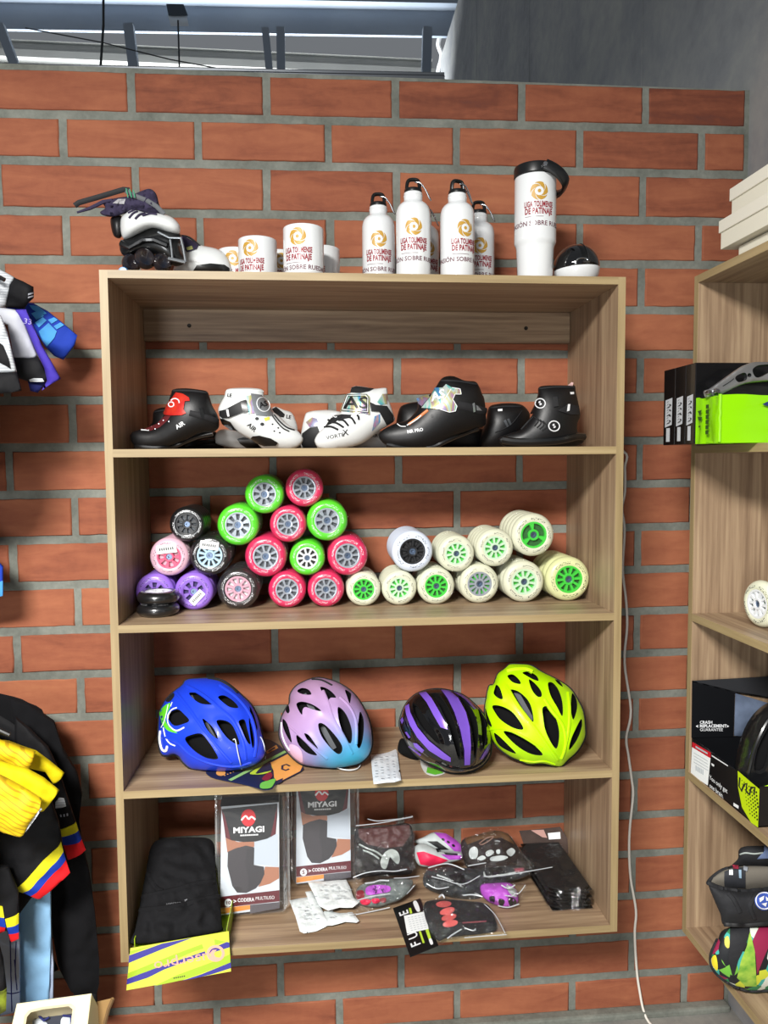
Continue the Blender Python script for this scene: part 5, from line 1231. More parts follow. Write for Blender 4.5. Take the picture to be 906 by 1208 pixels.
g3 = thing('glove_pack', 'pale grey, violet and hot pink gloves standing behind the crumpled clear bags', 'gloves', loc=Vector((pl.o.x, -.1, BZ)))
i, o = soft('glove', z([(45, 140), (100, 112), (160, 84), (230, 92), (290, 130), (326, 165), (326, 210), (260, 215), (180, 205), (110, 175)]), pl, .03, GWHT, g3, step=2.5, amp=.004)
patch('pad', z([(160, 86), (230, 92), (290, 130), (324, 165), (320, 200), (280, 198), (230, 150), (190, 115)]), i, GMAG, g3, off=.001); 
for c in ((215, 130), (245, 145), (275, 165)): patch('spot', ellipse(*z([c])[0], 2.2, 1.4, 10, .6), i, PRINTK, g3, off=.002)
patch('spot', z([(120, 140), (180, 140), (250, 190), (200, 190)]), i, PRINTK, g3, off=.001)
i, o = soft('glove', z([(45, 170), (100, 150), (180, 185), (260, 215), (322, 205), (325, 245), (240, 270), (140, 290), (70, 280), (42, 220)]), Plane(*z([(180, 280)])[0], Y=-.1, lean=.45), .03, GWHT, g3, step=2.5, amp=.004)
patch('pad', z([(58, 205), (100, 200), (180, 228), (245, 252), (200, 272), (130, 285), (80, 275)]), i, GPINK, g3, off=.0015); patch('pad', z([(200, 215), (270, 222), (322, 222), (322, 245), (250, 248)]), i, GMAG, g3, off=.001); patch('spot', z([(170, 180), (195, 178), (200, 200), (180, 204)]), i, PRINTK, g3, off=.001)
patch('spot', z([(220, 205), (300, 212), (300, 222), (230, 218)]), i, PRINTK, g3, off=.002)
pl = Plane(*z([(520, 370)])[0], Y=-.11, lean=.5)
g4 = thing('glove_pack', 'bagged dark brown glove with white knuckle pads, right of the pink gloves', 'gloves', loc=Vector((pl.o.x, -.1, BZ)))
i, o = soft('glove', z([(330, 130), (420, 100), (520, 75), (600, 95), (650, 160), (690, 230), (700, 320), (600, 360), (450, 370), (360, 300), (325, 200)]), pl, .035, GBRN, g4, step=3, amp=.006)
for q in ([(375, 190), (400, 172), (422, 190), (418, 235), (385, 245), (370, 220)], [(470, 205), (500, 192), (518, 210), (480, 232)], [(590, 200), (620, 180), (642, 200), (620, 228), (600, 222)], [(530, 195), (550, 190), (552, 212), (535, 215)], [(420, 240), (450, 225), (470, 240), (440, 255)], [(500, 235), (560, 225), (600, 235), (560, 255), (500, 256)]): patch('knuckle_pad', z(q), i, GWHT, g4, thick=.003, rnd=3)
strap('hook', z([(430, 155), (470, 125), (512, 112), (500, 130), (455, 158), (435, 160)]), i, .0012, pm('brown cord', '8b6d60', .6), g4, off=.004)
patch('trim', z([(340, 120), (420, 98), (520, 74), (600, 92), (640, 160), (560, 120), (440, 130), (360, 160)]), i, pm('tan trim', '5a3f25', .7), g4, off=.0012)
bag(g4, z([(310, 140), (420, 85), (520, 55), (610, 85), (700, 220), (850, 300), (760, 320), (640, 370), (470, 395), (440, 340), (330, 280)]), Plane(*z([(520, 370)])[0], Y=-.13, lean=.5), .045, 8, amp=.016)
pl = Plane(*z([(300, 440)])[0], Zc=BZ+.004, lean=.85)
g5 = thing('glove_pack', 'crumpled clear bag with dark grey gloves, in the middle of the glove heap', 'gloves', loc=pl.o)
i, o = soft('glove', z([(120, 310), (250, 290), (420, 300), (560, 285), (690, 290), (720, 340), (600, 380), (450, 420), (440, 480), (300, 480), (190, 450), (100, 400)]), pl, .045, pm('dark grey glove', '15171a', .6, var=(34, '3d4245'), bump=(50, .6, .003)), g5, step=3, amp=.01, nscale=.2, back=.1)
for q in ([(480, 295), (560, 290), (570, 325), (490, 345)], [(250, 340), (330, 330), (350, 380), (270, 390)]): patch('pad', z(q), i, GLB, g5, thick=.003)
patch('pad', z([(630, 300), (690, 296), (690, 318), (640, 322)]), i, pm('dull rose pad', '9a4a5c', .5), g5, off=.001)
strap('piping', z([(455, 325), (470, 350), (560, 340), (640, 325)]), i, .002, GWHT, g5); strap('piping', z([(180, 340), (260, 370), (330, 410)]), i, .002, GWHT, g5)
bag(g5, z([(90, 320), (200, 270), (360, 285), (480, 260), (700, 250), (830, 300), (720, 350), (620, 380), (460, 400), (450, 470), (320, 480), (200, 460), (110, 420)]), Plane(*z([(300, 450)])[0], Zc=BZ+.006, lean=.85), .065, 11, amp=.025, ns=.18)
pl = Plane(*z([(560, 515)])[0], Zc=BZ+.003, lean=.8)
g6 = thing('glove_pack', 'bagged bright violet glove at the right front of the glove heap', 'gloves', loc=pl.o)
i, o = soft('glove', z([(440, 395), (520, 385), (610, 385), (650, 430), (660, 500), (600, 530), (540, 520), (480, 495), (440, 450)]), pl, .035, GMAG, g6, step=2.6, amp=.007, nscale=.25, back=.15)
for q in ([(490, 470), (520, 465), (520, 500), (500, 505)], [(545, 480), (580, 490), (570, 520), (548, 515)], [(600, 470), (640, 480), (650, 510), (610, 520)]): patch('pad', z(q), i, PRINTK, g6, off=.001, rnd=3)
patch('pad', z([(590, 400), (640, 420), (650, 470), (610, 450)]), i, GWHT, g6, off=.001, rnd=3)
bag(g6, z([(430, 390), (520, 370), (640, 375), (720, 395), (700, 440), (670, 510), (610, 540), (540, 528), (470, 505), (430, 450)]), Plane(*z([(560, 525)])[0], Zc=BZ+.005, lean=.8), .045, 13, amp=.014, ns=.2)
z = Z(455, 1040, 6.04)
fz7 = fb
g7 = thing('glove_pack', 'bagged black glove with coral knuckle pads, its black tag hanging over the shelf edge', 'gloves', loc=fb(*z([(520, 300)])[0]))
pl = Plane(*z([(560, 395)])[0], Zc=BZ+.004, lean=1.25)
i, o = soft('glove', z([(280, 150), (360, 130), (480, 128), (600, 140), (720, 160), (770, 240), (790, 340), (700, 370), (560, 385), (440, 400), (370, 420), (310, 330), (275, 230)]), pl, .02, pm('charcoal glove', '131518', .75, bump=(70, .5, .002)), g7, step=3, amp=.004, back=.1)
for c, a in (((415, 162), -.05), ((440, 212), -.3), ((452, 256), -.25), ((462, 300), -.2)): patch('knuckle_pad', ellipse(*z([c])[0], 9, 3.9, 18, a), i, GRED, g7, thick=.004)
words('lettering', 'MTB', 5.5, i, z([(670, 288)])[0], GREYR, g7, ang=.02, stretch=1.8) if False else patch('lettering_band', z([(545, 290), (715, 278), (716, 288), (548, 300)]), i, pm('red grey band', '7c4046', .5), g7)
bag(g7, z([(270, 140), (360, 112), (480, 110), (620, 95), (700, 150), (780, 230), (870, 380), (720, 385), (560, 405), (440, 430), (370, 450), (310, 350), (270, 240)]), Plane(*z([(560, 400)])[0], Zc=BZ+.006, lean=1.25), .03, 17, amp=.012)
tgz = lambda u, v, h=0.: fb(u, v, .006+h)
tq = z([(52, 212), (245, 142), (376, 480), (175, 562)])
bm = B(); prism(bm, tq, tgz, 0, .0012); tg = obj('tag', bm, pm('black tag card', '0e0f10', .4), g7, world=True, smooth=False)
ux = (Vector(tgz(*tq[2]))-Vector(tgz(*tq[1]))).normalized()*-1    # letters run up the tag
uy = (Vector(tgz(*tq[1]))-Vector(tgz(*tq[0]))).normalized()*-1
def tagf(u0, v0): o = tgz(*z([(u0, v0)])[0], .0018); return lambda a, b: o+ux*a+uy*b
bm = B(); text_on(bm, 'F', .031, tagf(217, 470), (0, 0), bold=.015); text_on(bm, 'U', .031, tagf(196, 408), (0, 0), bold=.015); text_on(bm, 'E', .031, tagf(133, 248), (0, 0), bold=.015); obj('lettering', bm, PRINTW, tg, world=True)
bm = B(); prism(bm, z([(130, 270), (280, 238), (306, 362), (152, 396)]), tgz, .0014, .002); sk = obj('price_sticker', bm, PAPER, tg, world=True, smooth=False)
bm = B()
for k in range(7):
    for j in range(5):
        x, y = 160+j*24+k*4-4, 285+k*15-j*5; drape(bm, z([(x, y), (x+16, y-4), (x+16, y), (x, y+4)]), lambda u, v: tgz(u, v, .0024), 3)
obj('fine_print', bm, pm('faint grey print', 'b3babf', .6), sk, world=True)
LIMP = pm('lime print', 'b5d23a', .5)
for q in ([(236, 382), (250, 378), (278, 462), (264, 466)], [(282, 370), (304, 364), (330, 450), (312, 456)], [(222, 215), (240, 210), (246, 238), (230, 242)], [(165, 215), (180, 212), (190, 250), (174, 254)]): bm = B(); drape(bm, z(q), lambda u, v: tgz(u, v, .0018), 4); obj('stripe', bm, LIMP, tg, world=True)
for q in ([(195, 175), (220, 165), (245, 230), (222, 238)], [(308, 440), (325, 434), (338, 470), (320, 476)]): bm = B(); drape(bm, round_poly(z(q), 3), lambda u, v: tgz(u, v, .0022), 3); obj('small_print', bm, PRINTW, tg, world=True)
def seam_glint(root, zz, pts, pl, h, r=.0012): r *= .5; bm = B(); tube(bm, smooth_path([pl(*p, h) for p in zz(pts)], 4), r, 6, flat=(.4, 1.3), up=pl.d); obj('bag_seam_glint', bm, SEAMGLINT, root, world=True)  # pale strips for bag seams, also standing in for glints on the film
z = Z(410, 950, 8.63); q = Plane(*z([(350, 700)])[0], Y=-.15, lean=.35)
seam_glint(g1, z, [(60, 735), (180, 690), (330, 668), (480, 672), (600, 650)], q, .024, .0016); seam_glint(g1, z, [(85, 208), (300, 185), (500, 150), (660, 120)], q, .0, .0014); seam_glint(g1, z, [(205, 140), (300, 160), (420, 150), (560, 135), (665, 112)], q, .002, .0016)
q = Plane(*z([(300, 1080)])[0], Zc=BZ+.003, lean=.9)
seam_glint(g2, z, [(470, 745), (600, 740), (728, 722)], q, .02); seam_glint(g2, z, [(85, 1112), (250, 1080), (430, 1040)], q, .004, .0016); seam_glint(g2, z, [(100, 970), (250, 930), (430, 905)], q, .042, .0014); seam_glint(g2, z, [(600, 905), (650, 850), (682, 815)], q, .018); seam_glint(g2, z, [(180, 800), (260, 790), (330, 770), (420, 775)], q, .036, .0022)
z = Z(480, 965, 5.03); q = Plane(*z([(300, 450)])[0], Zc=BZ+.006, lean=.85)
for a, h, r in (([(360, 288), (410, 280), (465, 270)], .05, .0016), ([(450, 350), (560, 345), (680, 325), (850, 295)], .045, .0013), ([(130, 300), (240, 275), (340, 310)], .05, .002), ([(150, 350), (230, 370), (330, 395), (430, 345)], .055, .0016), ([(320, 455), (380, 440), (440, 462)], .02, .0014), ([(120, 390), (180, 420), (250, 410)], .04, .002), ([(190, 470), (210, 455), (225, 475)], .02, .003)): seam_glint(g5, z, a, q, h, r)
q = Plane(*z([(560, 525)])[0], Zc=BZ+.005, lean=.8)
for a, h, r in (([(560, 400), (600, 420), (640, 400)], .04, .002), ([(620, 440), (660, 450), (700, 400)], .03, .0014), ([(540, 520), (600, 530), (665, 510)], .01, .002), ([(580, 460), (620, 465), (640, 450)], .04, .0018)): seam_glint(g6, z, a, q, h, r)
z = Z(455, 1040, 6.04); q = Plane(*z([(560, 400)])[0], Zc=BZ+.006, lean=1.25)
for a, h, r in (([(440, 405), (490, 370), (540, 340)], .02, .002), ([(560, 400), (700, 388), (860, 378)], .006, .0013), ([(700, 160), (780, 240), (850, 370)], .01, .0012), ([(550, 100), (620, 95), (690, 110)], .012, .002), ([(560, 330), (620, 350), (640, 335)], .024, .0016)): seam_glint(g7, z, a, q, h, r)
# --- stack of black packs at the right
z = Z(600, 965, 7.25)
SLK = pm('black folded fabric', '0a0a0c', .8, bump=(60, .5, .003)); STF = film('clear sleeve', .06, .06, (14, 1., .01), milk=.0, crinkle=True)
a0 = fb(*z([(352, 806)])[0]); a1 = fb(*z([(745, 800)])[0])
names = ['lowest', 'second lowest', 'third from the bottom', 'third from the top', 'second from the top', 'topmost']
W = a1.x-a0.x
for k in range(6):
    dx = random.uniform(-.003, .003); dy = random.uniform(-.004, .004); hh = .0072
    zc = BZ+.0012+k*hh
    lb = 'thin black packet, %s of the stack by the right panel' % names[k]
    if k == 5: lb = 'topmost thin black packet of the right stack, its tagged header leaning on the wall'
    s = thing('fabric_packet', lb, 'packet', loc=((a0.x+a1.x)/2+dx, (a0.y-.03)/2, zc), group='stack of thin black packets')
    f = lambda u, v, h=0., dx=dx, dy=dy, zc=zc: Vector((u+dx, v+dy, zc+.0025+h+.0007*noise.noise(Vector((u*30, v*30, zc*200)))))
    bm = B(); q = [(a0.x+.004, a0.y+.004), (a1.x-.004, a0.y+.004), (a1.x-.012, -.035), (a0.x-.008, -.035)]
    puff(bm, q, f, .0026, .006, .012, back=.9); obj('fabric', bm, SLK, s, world=True)
    bm = B(); q = [(a0.x-.003, a0.y-.002), (a1.x+.005, a0.y-.003), (a1.x-.006, -.03), (a0.x-.014, -.03)]
    puff(bm, q, lambda u, v, h=0., f=f: f(u, v, h+.0002)+Vector((0, 0, .0009*noise.noise(Vector((u*45, v*45, k*3.))))), .0029, .004, .012, back=.9); sheet('sleeve', bm, STF, s, world=True)
    if k == 5:
        hp = Plane(*z([(320, 310)])[0], Y=-.035, lean=.28)
        hd = z([(165, 330), (90, 110), (250, 95), (440, 75), (500, 170), (545, 300), (360, 320)])
        bm = B(); prism(bm, hd, lambda u, v, h: hp(u, v, h+.002*noise.noise(Vector((u*.1, v*.1, 2)))), 0, .003); h = obj('header', bm, pm('dark brown card', '2c211e', .5, var=(30, '4a3a33')), s, world=True)
        bm = B(); prism(bm, z([(335, 130), (440, 120), (445, 178), (345, 184)]), hp, .0045, .0055); obj('tag', bm, PAPER, h, world=True, smooth=False)
        for c in ((235, 297), (410, 287)):
            bm = B(); tube(bm, [hp(*p, .0055) for p in ellipse(*z([c])[0], 2.2, 1.6, 14)], .0012, 6, closed=True); obj('eyelet', bm, pm('brass', 'b08f5a', .35, .8), h, world=True)
        bm = B(); drape(bm, z([(190, 105), (300, 100), (330, 170), (290, 165)]), lambda u, v: hp(u, v, .004), 4); obj('print', bm, pm('dull pink print', 'b78e85', .5), h, world=True)
# ------------------------------------------------------------------ right-hand unit
XF = 1.419-.284
UY = -.325            # inner face of the unit's end panel
WBOX = pm('off-white card', 'd9d5c4', .6); LIDL = pm('white card lid', 'ddd9ca', .6)
p = atX(867, 298.6, XF+.002); yfar = p.y
zc = TOPZ
for n, (h, hl, x0, yf, lb) in enumerate(((.020, 0, XF+.004, yfar, 'flat white box at the bottom of the stack on the right-hand unit'), (.052, .022, XF-.012, yfar+.032, 'white lidded box in the middle of the stack on the right-hand unit'), (.050, .022, XF-.004, yfar+.012, 'white lidded box on top of the stack on the right-hand unit'))):
    s = thing('card_box', lb, 'box', loc=((x0+1.40)/2, yf-.2, zc), group='white boxes stacked on the unit')
    bm = B(); box(bm, ((x0+1.40)/2, yf-.2, zc+(h-.002)/2+.0005), (1.40-x0-.006, .394, h-.003), bevel=.001); obj('body', bm, WBOX, s, world=True, smooth=False)
    if hl: bm = B(); box(bm, ((x0+1.40)/2, yf-.2, zc+h-hl/2), (1.40-x0, .4, hl-.0005), bevel=.0012); obj('lid', bm, LIDL, s, world=True, smooth=False)
    zc += h
# black boxes like books
xb = atY(783, 480, UY-.004).x
ys = [UY-.003]+[atX(u, 480, xb).y for u in (796, 808.3, 820)]
GLB2 = pm('black gloss carton', '0e0e10', .25, coat=.3); LBL = pm('silver label', 'b9bcc0', .5)
zt = atX(783, 437.5, xb).z
for n, nm in enumerate(('farthest back of the three, next to the brick wall', 'middle one of the three upright black cartons', 'nearest of the three, its black side facing out')):
    ya, yb = ys[n], ys[n+1]
    s = thing('carton', 'black carton with silver spine label, '+nm, 'box', loc=(xb+.13, (ya+yb)/2, 0), group='upright black cartons')
    bm = B(); box(bm, (xb+.13, (ya+yb)/2, zt/2+.0003), (.26, ya-yb-.0015, zt-.001), bevel=.0012); o = obj('body', bm, GLB2, s, world=True, smooth=False)
    f = lambda u, v, h=0.: Vector((xb-.0004-h, ya+(yb-ya)*u, zt*v))
    bm = B(); drape(bm, [(.18, .24), (.78, .27), (.80, .62), (.2, .6)], f, .3); l = obj('label', bm, LBL, s, world=True)
    bm = B(); drape(bm, [(.3, .05), (.62, .05), (.62, .23), (.3, .23)], f, .3); obj('label', bm, LBL, s, world=True)
    bm = B()
    for k in range(9):
        a = .28+.035*k; w = .14 if k % 3 else .3; drape(bm, [(.3, a), (.3+w, a+.012), (.36+w, a+.03), (.42, a+.018)], lambda u, v: f(u, v, .0004), .3)
        if k % 2: drape(bm, [(.55, a), (.72, a-.01), (.7, a+.012), (.55, a+.02)], lambda u, v: f(u, v, .0004), .3)
    obj('print', bm, PRINTK, l, world=True)
# green carton
xg = atY(821, 500, ys[3]-.006).x; yn = atX(848.5, 500, xg).y; ya = ys[3]-.005
GRNB = pm('glossy lime carton', '86cf00', .3, coat=.35)
ztg = atX(848, 466.5, xg).z
s = thing('carton', 'open glossy lime green carton on the right-hand unit, a silver frame lying in it', 'box', loc=((xg+1.4)/2, (ya+yn)/2, 0))
bm = B()
nx, nz = 24, 8
def wall(pa, pb, seed):
    """slightly crushed carton wall"""
    t = .0015; d = (pb-pa).normalized(); nn = Vector((d.y, -d.x, 0)); rows = []
    for j in range(nz+1):
        row = []
        for i in range(nx+1):
            a, b = i/nx, j/nz; q = pa+(pb-pa)*a; e = min(a, 1-a)
            q = q+nn*(.0035*noise.noise(Vector((a*4, b*3, seed)))*min(1, e*8)); q.z = .0004+ztg*b+(.003*noise.noise(Vector((a*5, seed, 0))) if j == nz else 0); row.append(q)
        rows.append(row)
    loft(bm, rows, closed=False); loft(bm, [[q-nn*t for q in r][::-1] for r in rows], closed=False); loft(bm, [rows[-1], [q-nn*t for q in rows[-1]]], closed=False)
c1, c2, c3, c4 = Vector((xg, ya, 0)), Vector((xg+.002, yn, 0)), Vector((1.40, yn-.002, 0)), Vector((1.40, ya, 0))
wall(c1, c2, 1.3); wall(c2, c3, 5.1); wall(c3, c4, 7.7); wall(c4, c1, 9.2); box(bm, ((xg+1.4)/2, (ya+yn)/2, .002), (1.4-xg-.004, ya-yn-.004, .002))
g = sheet('body', bm, GRNB, s, world=True, smooth=True)
bm = B(); tube(bm, [Vector((xg+.001, yn+.0005, .002+ztg*k/10))+Vector((.0015*noise.noise(Vector((k*.9, 3, 1))), 0, 0)) for k in range(11)], .0028, 8); obj('corner', bm, GRNB, s, world=True)
f = lambda u, v, h=0.: Vector((xg-.005-h, ya+(yn-ya)*u, ztg*v))
bm = B()
for k in range(6): drape(bm, [(.55, .2+k*.11), (.68, .2+k*.11), (.68, .285+k*.11), (.55, .285+k*.11)], f, .3)
for q in ([(.2, .72), (.38, .74), (.3, .62)], [(.2, .6), (.4, .58), (.36, .5), (.24, .52)], [(.25, .4), (.33, .4), (.33, .36), (.25, .36)]): drape(bm, q, f, .3)
obj('print', bm, pm('dark green print', '2c4a12', .5), g, world=True)
bm = B(); q = [atY(a, b, yn-.0065) for a, b in ((899, 477), (905, 474), (920, 472), (920, 482), (905, 479))]; bm.faces.new([bm.verts.new(p) for p in q]); obj('print', bm, pm('navy print', '1d2a5a', .5), g, world=True)
z = Z(820, 420, 10.07)
ypl = (ya+yn)/2
pl = Plane(*z([(300, 460)])[0], Y=ypl, d=(0, -1, .1))
ALU = pm('brushed aluminium', 'b4b7ba', .32, .85, bump=(50, .1, .001))
s = thing('skate_chassis', 'silver aluminium skate frame with cut-outs, lying across the lime green carton', 'skate frame', loc=(atY(*z([(300, 460)])[0], ypl).x, ypl, ztg))
Y2 = 1.0
out = [(98, 430), (120, 405), (160, 392), (330, 272), (520, 140), (600, 102), (680, 76), (866, 74), (1100, 80), (1250, 150), (1400, 300), (1400, 340), (1250, 300), (1000, 290), (866, 300), (640, 322), (500, 362), (300, 462), (240, 480), (170, 492), (120, 490)]
i = Inf(z(out), pl, .009, 2.2, holes=[round_poly(z(h), 4) for h in ([(648, 180), (700, 130), (780, 115), (900, 112), (1000, 130), (1000, 180), (860, 205), (745, 262), (680, 258)], [(448, 262), (500, 225), (560, 212), (585, 250), (575, 295), (500, 322), (460, 305)], ellipse(611, 240, 24, 24, 12))], rnd=3, power=.18)
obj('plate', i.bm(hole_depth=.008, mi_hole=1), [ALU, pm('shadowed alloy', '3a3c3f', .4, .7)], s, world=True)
for c, R in (((120, 445), 30), ((212, 432), 36)):
    bm = B(); lathe(bm, [(0, .012), (R/10.07*.6/pl.pxm, .012), (R/10.07*.9/pl.pxm, .009), (R/10.07/pl.pxm, .002), (0, 0)], 20, Matrix.Translation(pl(*z([c])[0], .006)), 'Y'); obj('axle_bolt', bm, M_STEEL, s, world=True)
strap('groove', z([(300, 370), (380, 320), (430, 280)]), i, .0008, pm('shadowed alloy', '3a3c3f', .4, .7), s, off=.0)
# white-green wheel is built with the other wheels; helmet carton
xh = XF+.003
fx = lambda u, v, h=0.: atX(u, v, xh-h)
Q = [(815.6, 870), (894, 925), (893.5, 977), (814, 911.6)]
ya = UY-.004; yn = fx(*Q[2]).y; zt = fx(*Q[0]).z
s = thing('helmet_box', 'open black helmet carton with red and white label, on the right-hand unit', 'box', loc=((xh+1.4)/2, (ya+yn)/2, LEV[3]))
CARTK = pm('black carton', '101114', .35, coat=.15); xr = 1.395; YA = ya
bm = B(); zb = LEV[3]+.0005; hh = zt-zb
box(bm, (xh+.001, (ya+yn)/2, zb+hh/2), (.002, ya-yn, hh)); box(bm, (xr, (ya+yn)/2, zb+hh/2), (.002, ya-yn, hh)); box(bm, ((xh+xr)/2, ya-.001, zb+hh/2), (xr-xh, .002, hh)); box(bm, ((xh+xr)/2, yn+.001, zb+hh/2), (xr-xh, .002, hh)); box(bm, ((xh+xr)/2, (ya+yn)/2, zb+.001), (xr-xh, ya-yn, .002))
body = obj('body', bm, CARTK, s, world=True, smooth=False)
fy = lambda u, v, h=0.: atY(u, v, ya-.004-h)
bm = B(); prism(bm, [(816.4, 803), (867, 815.6), (865.5, 869), (815.6, 870.5)], fy, -.002, 0); fl = obj('flap', bm, CARTK, s, world=True, smooth=False)
bm = B()
for i_, (t, y, st, b) in enumerate((('CRASH', 852.3, 1, .02), ('REPLACEMENT', 856.6, 1, .03), ('GUARANTEE', 861, 1, 0))):
    t2 = text_bm(t, 5.0, bold=b, align='LEFT', stretch=.95)
    for v in t2.verts: v.co = fy(825.5+v.co.x, y-v.co.y, .0008)
    merge(bm, t2)
for t, x in (('<', 822.5), ('>', 858.5)):
    t2 = text_bm(t, 5, bold=.04)
    for v in t2.verts: v.co = fy(x+v.co.x, 857-v.co.y, .0008)
    merge(bm, t2)
obj('lettering', bm, PRINTW, fl, world=True)
z = Z(780, 780, 6.04)
bm = B(); prism(bm, z([(222, 575), (355, 652), (332, 886), (210, 806)]), fx, .0002, .0008); lab = obj('label', bm, PAPER, body, world=True, smooth=False)
def onx(name, pts, mat, par, off=.0012): bm = B(); drape(bm, z(pts), lambda u, v: fx(u, v, off), 4); return obj(name, bm, mat, par, world=True)
onx('label_band', [(222, 575), (355, 652), (351, 692), (220, 612)], REDB, lab); bm = B()
for k in range(5): drape(bm, z([(245+k*12, 742+k*7), (252+k*12, 746+k*7), (252+k*12, 782+k*7), (245+k*12, 778+k*7)]), lambda u, v: fx(u, v, .0014), 3)
for k in range(4): drape(bm, z([(232, 650+k*22), (335, 712+k*22), (335, 716+k*22), (232, 654+k*22)]), lambda u, v: fx(u, v, .0014), 6)
drape(bm, z([(245, 603), (330, 652), (330, 664), (245, 616)]), lambda u, v: fx(u, v, .0015), 6)
obj('fine_print', bm, pm('faint grey print', '8a939c', .6), lab, world=True)
fxm = frame(fx(*z([(405, 905)])[0], .001), (0, -1, 0), (0, 0, 1))
bm = B(); text_on(bm, 'You only get', .0125, fxm, (0, .008), bold=.01); text_on(bm, 'one brain.', .0125, fxm, (-.006, -.0075), bold=.01); obj('lettering', bm, PRINTW, body, world=True)
onx('small_print', [(515, 1008), (552, 1030), (550, 1052), (515, 1030)], PRINTW, body); onx('small_print', [(360, 668), (475, 742), (475, 750), (360, 677)], PRINTW, body); onx('small_print', [(357, 725), (378, 738), (375, 752), (360, 742)], PRINTW, body)
onx('print', [(545, 780), (620, 845), (700, 912), (690, 1185), (640, 1150), (575, 1040), (548, 900)], pm('neon carton print', 'b9d40e', .4), body)
bm = B()
for a in range(7):
    for b in range(9):
        x, y = 575+a*17+b*3, 850+a*14+b*26
        if x < 690 and y < 1150 and (a+b) % 1 == 0 and x > 560+b*8: drape(bm, z(ellipse(x, y, 3+(a)*.6, 4+(a)*.8, 6)), lambda u, v: fx(u, v, .0016), 5)
obj('print', bm, pm('dark halftone', '222a0c', .5), body, world=True)
bm = B(); q = z([(560, 830), (555, 890), (572, 925), (590, 880), (610, 870), (605, 930), (630, 950), (640, 900), (668, 900), (660, 950)]); tube(bm, [fx(*p, .0018) for p in q], .0022, 6, flat=(.3, 1), up=(1, 0, 0)); obj('lettering', bm, PRINTK, body, world=True)
# lid of the box, standing open behind
A, Bq = atY(816.4, 803, ya-.004), atY(867, 815.6, ya-.004); C, Dd = Bq+Vector((.16, 0, -.03)), A+Vector((.235, .004, .004))
bm = B(); loft(bm, [[A, Bq, C, Dd], [p+Vector((0, 0, -.002)) for p in (A, Bq, C, Dd)]], True, True, True); ld = obj('lid', bm, pm('dark grey card', '2b2c2f', .4), s, world=True, smooth=False)
bm = B(); q = [atY(u, v, ya-.0055) for u, v in ((868, 818), (935, 838), (935, 872), (866.5, 868))]; loft(bm, [q, [p+Vector((0, .002, 0)) for p in q]], True, True, True); obj('picture', bm, pm('pale blue picture', '76859f', .4, var=(16, '3b4454')), ld, world=True, smooth=False)
pl = Plane(905, 930, Y=(ya+yn)/2-.03, d=(-.3, -1, .3))
hm = thing('bike_helmet', 'black helmet sitting in the open black carton at the right edge', 'helmet', loc=Vector((pl.o.x+.02, pl.o.y, LEV[3]+.003)))
HB = pm('satin black shell', '131416', .28, coat=.4)
i = Inf([(866, 925), (869, 890), (878, 860), (893, 838), (915, 826), (950, 826), (985, 850), (998, 900), (990, 950), (960, 975), (915, 970), (885, 955)], pl, .085, 2.4, holes=[round_poly(h, 3) for h in ([(880, 905), (884, 880), (895, 858), (903, 850), (898, 875), (890, 905)], [(898, 912), (902, 885), (912, 862), (920, 858), (914, 888), (906, 915)], [(925, 905), (930, 870), (945, 855), (948, 880), (940, 912)])], lip=.003, lipw=3)
obj('shell', i.bm(hole_depth=.014), [HB, FOAM], hm, world=True); q = Inf(i.poly, pl, .06, 4, rnd=0, back=.2); obj('liner', q.bm(), PADK, hm, world=True)
strap('trim', [(885, 926), (895, 922), (906, 915), (925, 905)], i, .003, NEON, hm, flat=(.4, 1)); strap('ridge', [(874, 920), (882, 880), (900, 846), (925, 832)], i, .004, HB, hm, off=-.001)
# bag with floral base on the lowest board
z = Z(830, 985, 6.04)
pc = atZ(*z([(340, 1108)])[0], BZ)
pl = Plane(*z([(340, 1108)])[0], Zc=BZ+.003, d=CAM-pc)
bg_ = thing('gear_bag', 'black drawstring bag with a colourful floral base, at the bottom right', 'bag', loc=pc)
t = NT('floral print'); v = t.n('ShaderNodeTexVoronoi'); v.inputs['Scale'].default_value = 70; cn = t.coord((1, 1, .6), (.3, .2, .5)); t.l(cn, v.inputs['Vector'])
sp = t.n('ShaderNodeSeparateColor'); t.l(v.outputs['Color'], sp.inputs[0])
rp = t.ramp(sp.outputs[0], [(0, '14171c'), (.2, '2f7d4f'), (.36, '6fb53e'), (.5, '1b2322'), (.6, '3fa69a'), (.72, 'c9cf3a'), (.84, 'd8ddd2'), (.93, '98254c')], 'CONSTANT'); t.l(rp.outputs[0], t.b.inputs['Base Color']); t.b.inputs['Roughness'].default_value = .6; FLOR = t.m
BAGK = pm('black bag cloth', '17181c', .8, bump=(60, .5, .003)); MESHG = pm('grey beige mesh', '6a655c', .9)
base = [(150, 670), (100, 750), (62, 840), (52, 900), (75, 965), (130, 1020), (200, 1065), (270, 1095), (340, 1112), (460, 1106), (600, 1080), (700, 1000), (690, 880), (620, 760), (560, 670), (350, 640)]
i, o = soft('base', z(base), pl, .055, FLOR, bg_, step=3, back=.2)
strap('hem', z([(100, 750), (60, 840), (52, 900), (75, 965), (130, 1020), (200, 1065), (270, 1095), (340, 1110), (460, 1104), (600, 1078)]), i, .0032, BAGK, bg_, off=0)
patch('side_panel', z([(190, 655), (330, 650), (330, 700), (300, 800), (250, 900), (215, 1030), (180, 900), (190, 780)]), i, BAGK, bg_, thick=.002)
patch('side_panel', z([(400, 650), (500, 655), (480, 760), (420, 900), (380, 1000), (372, 880), (350, 760)]), i, pm('crimson print', '8c1f45', .6), bg_, thick=.001)
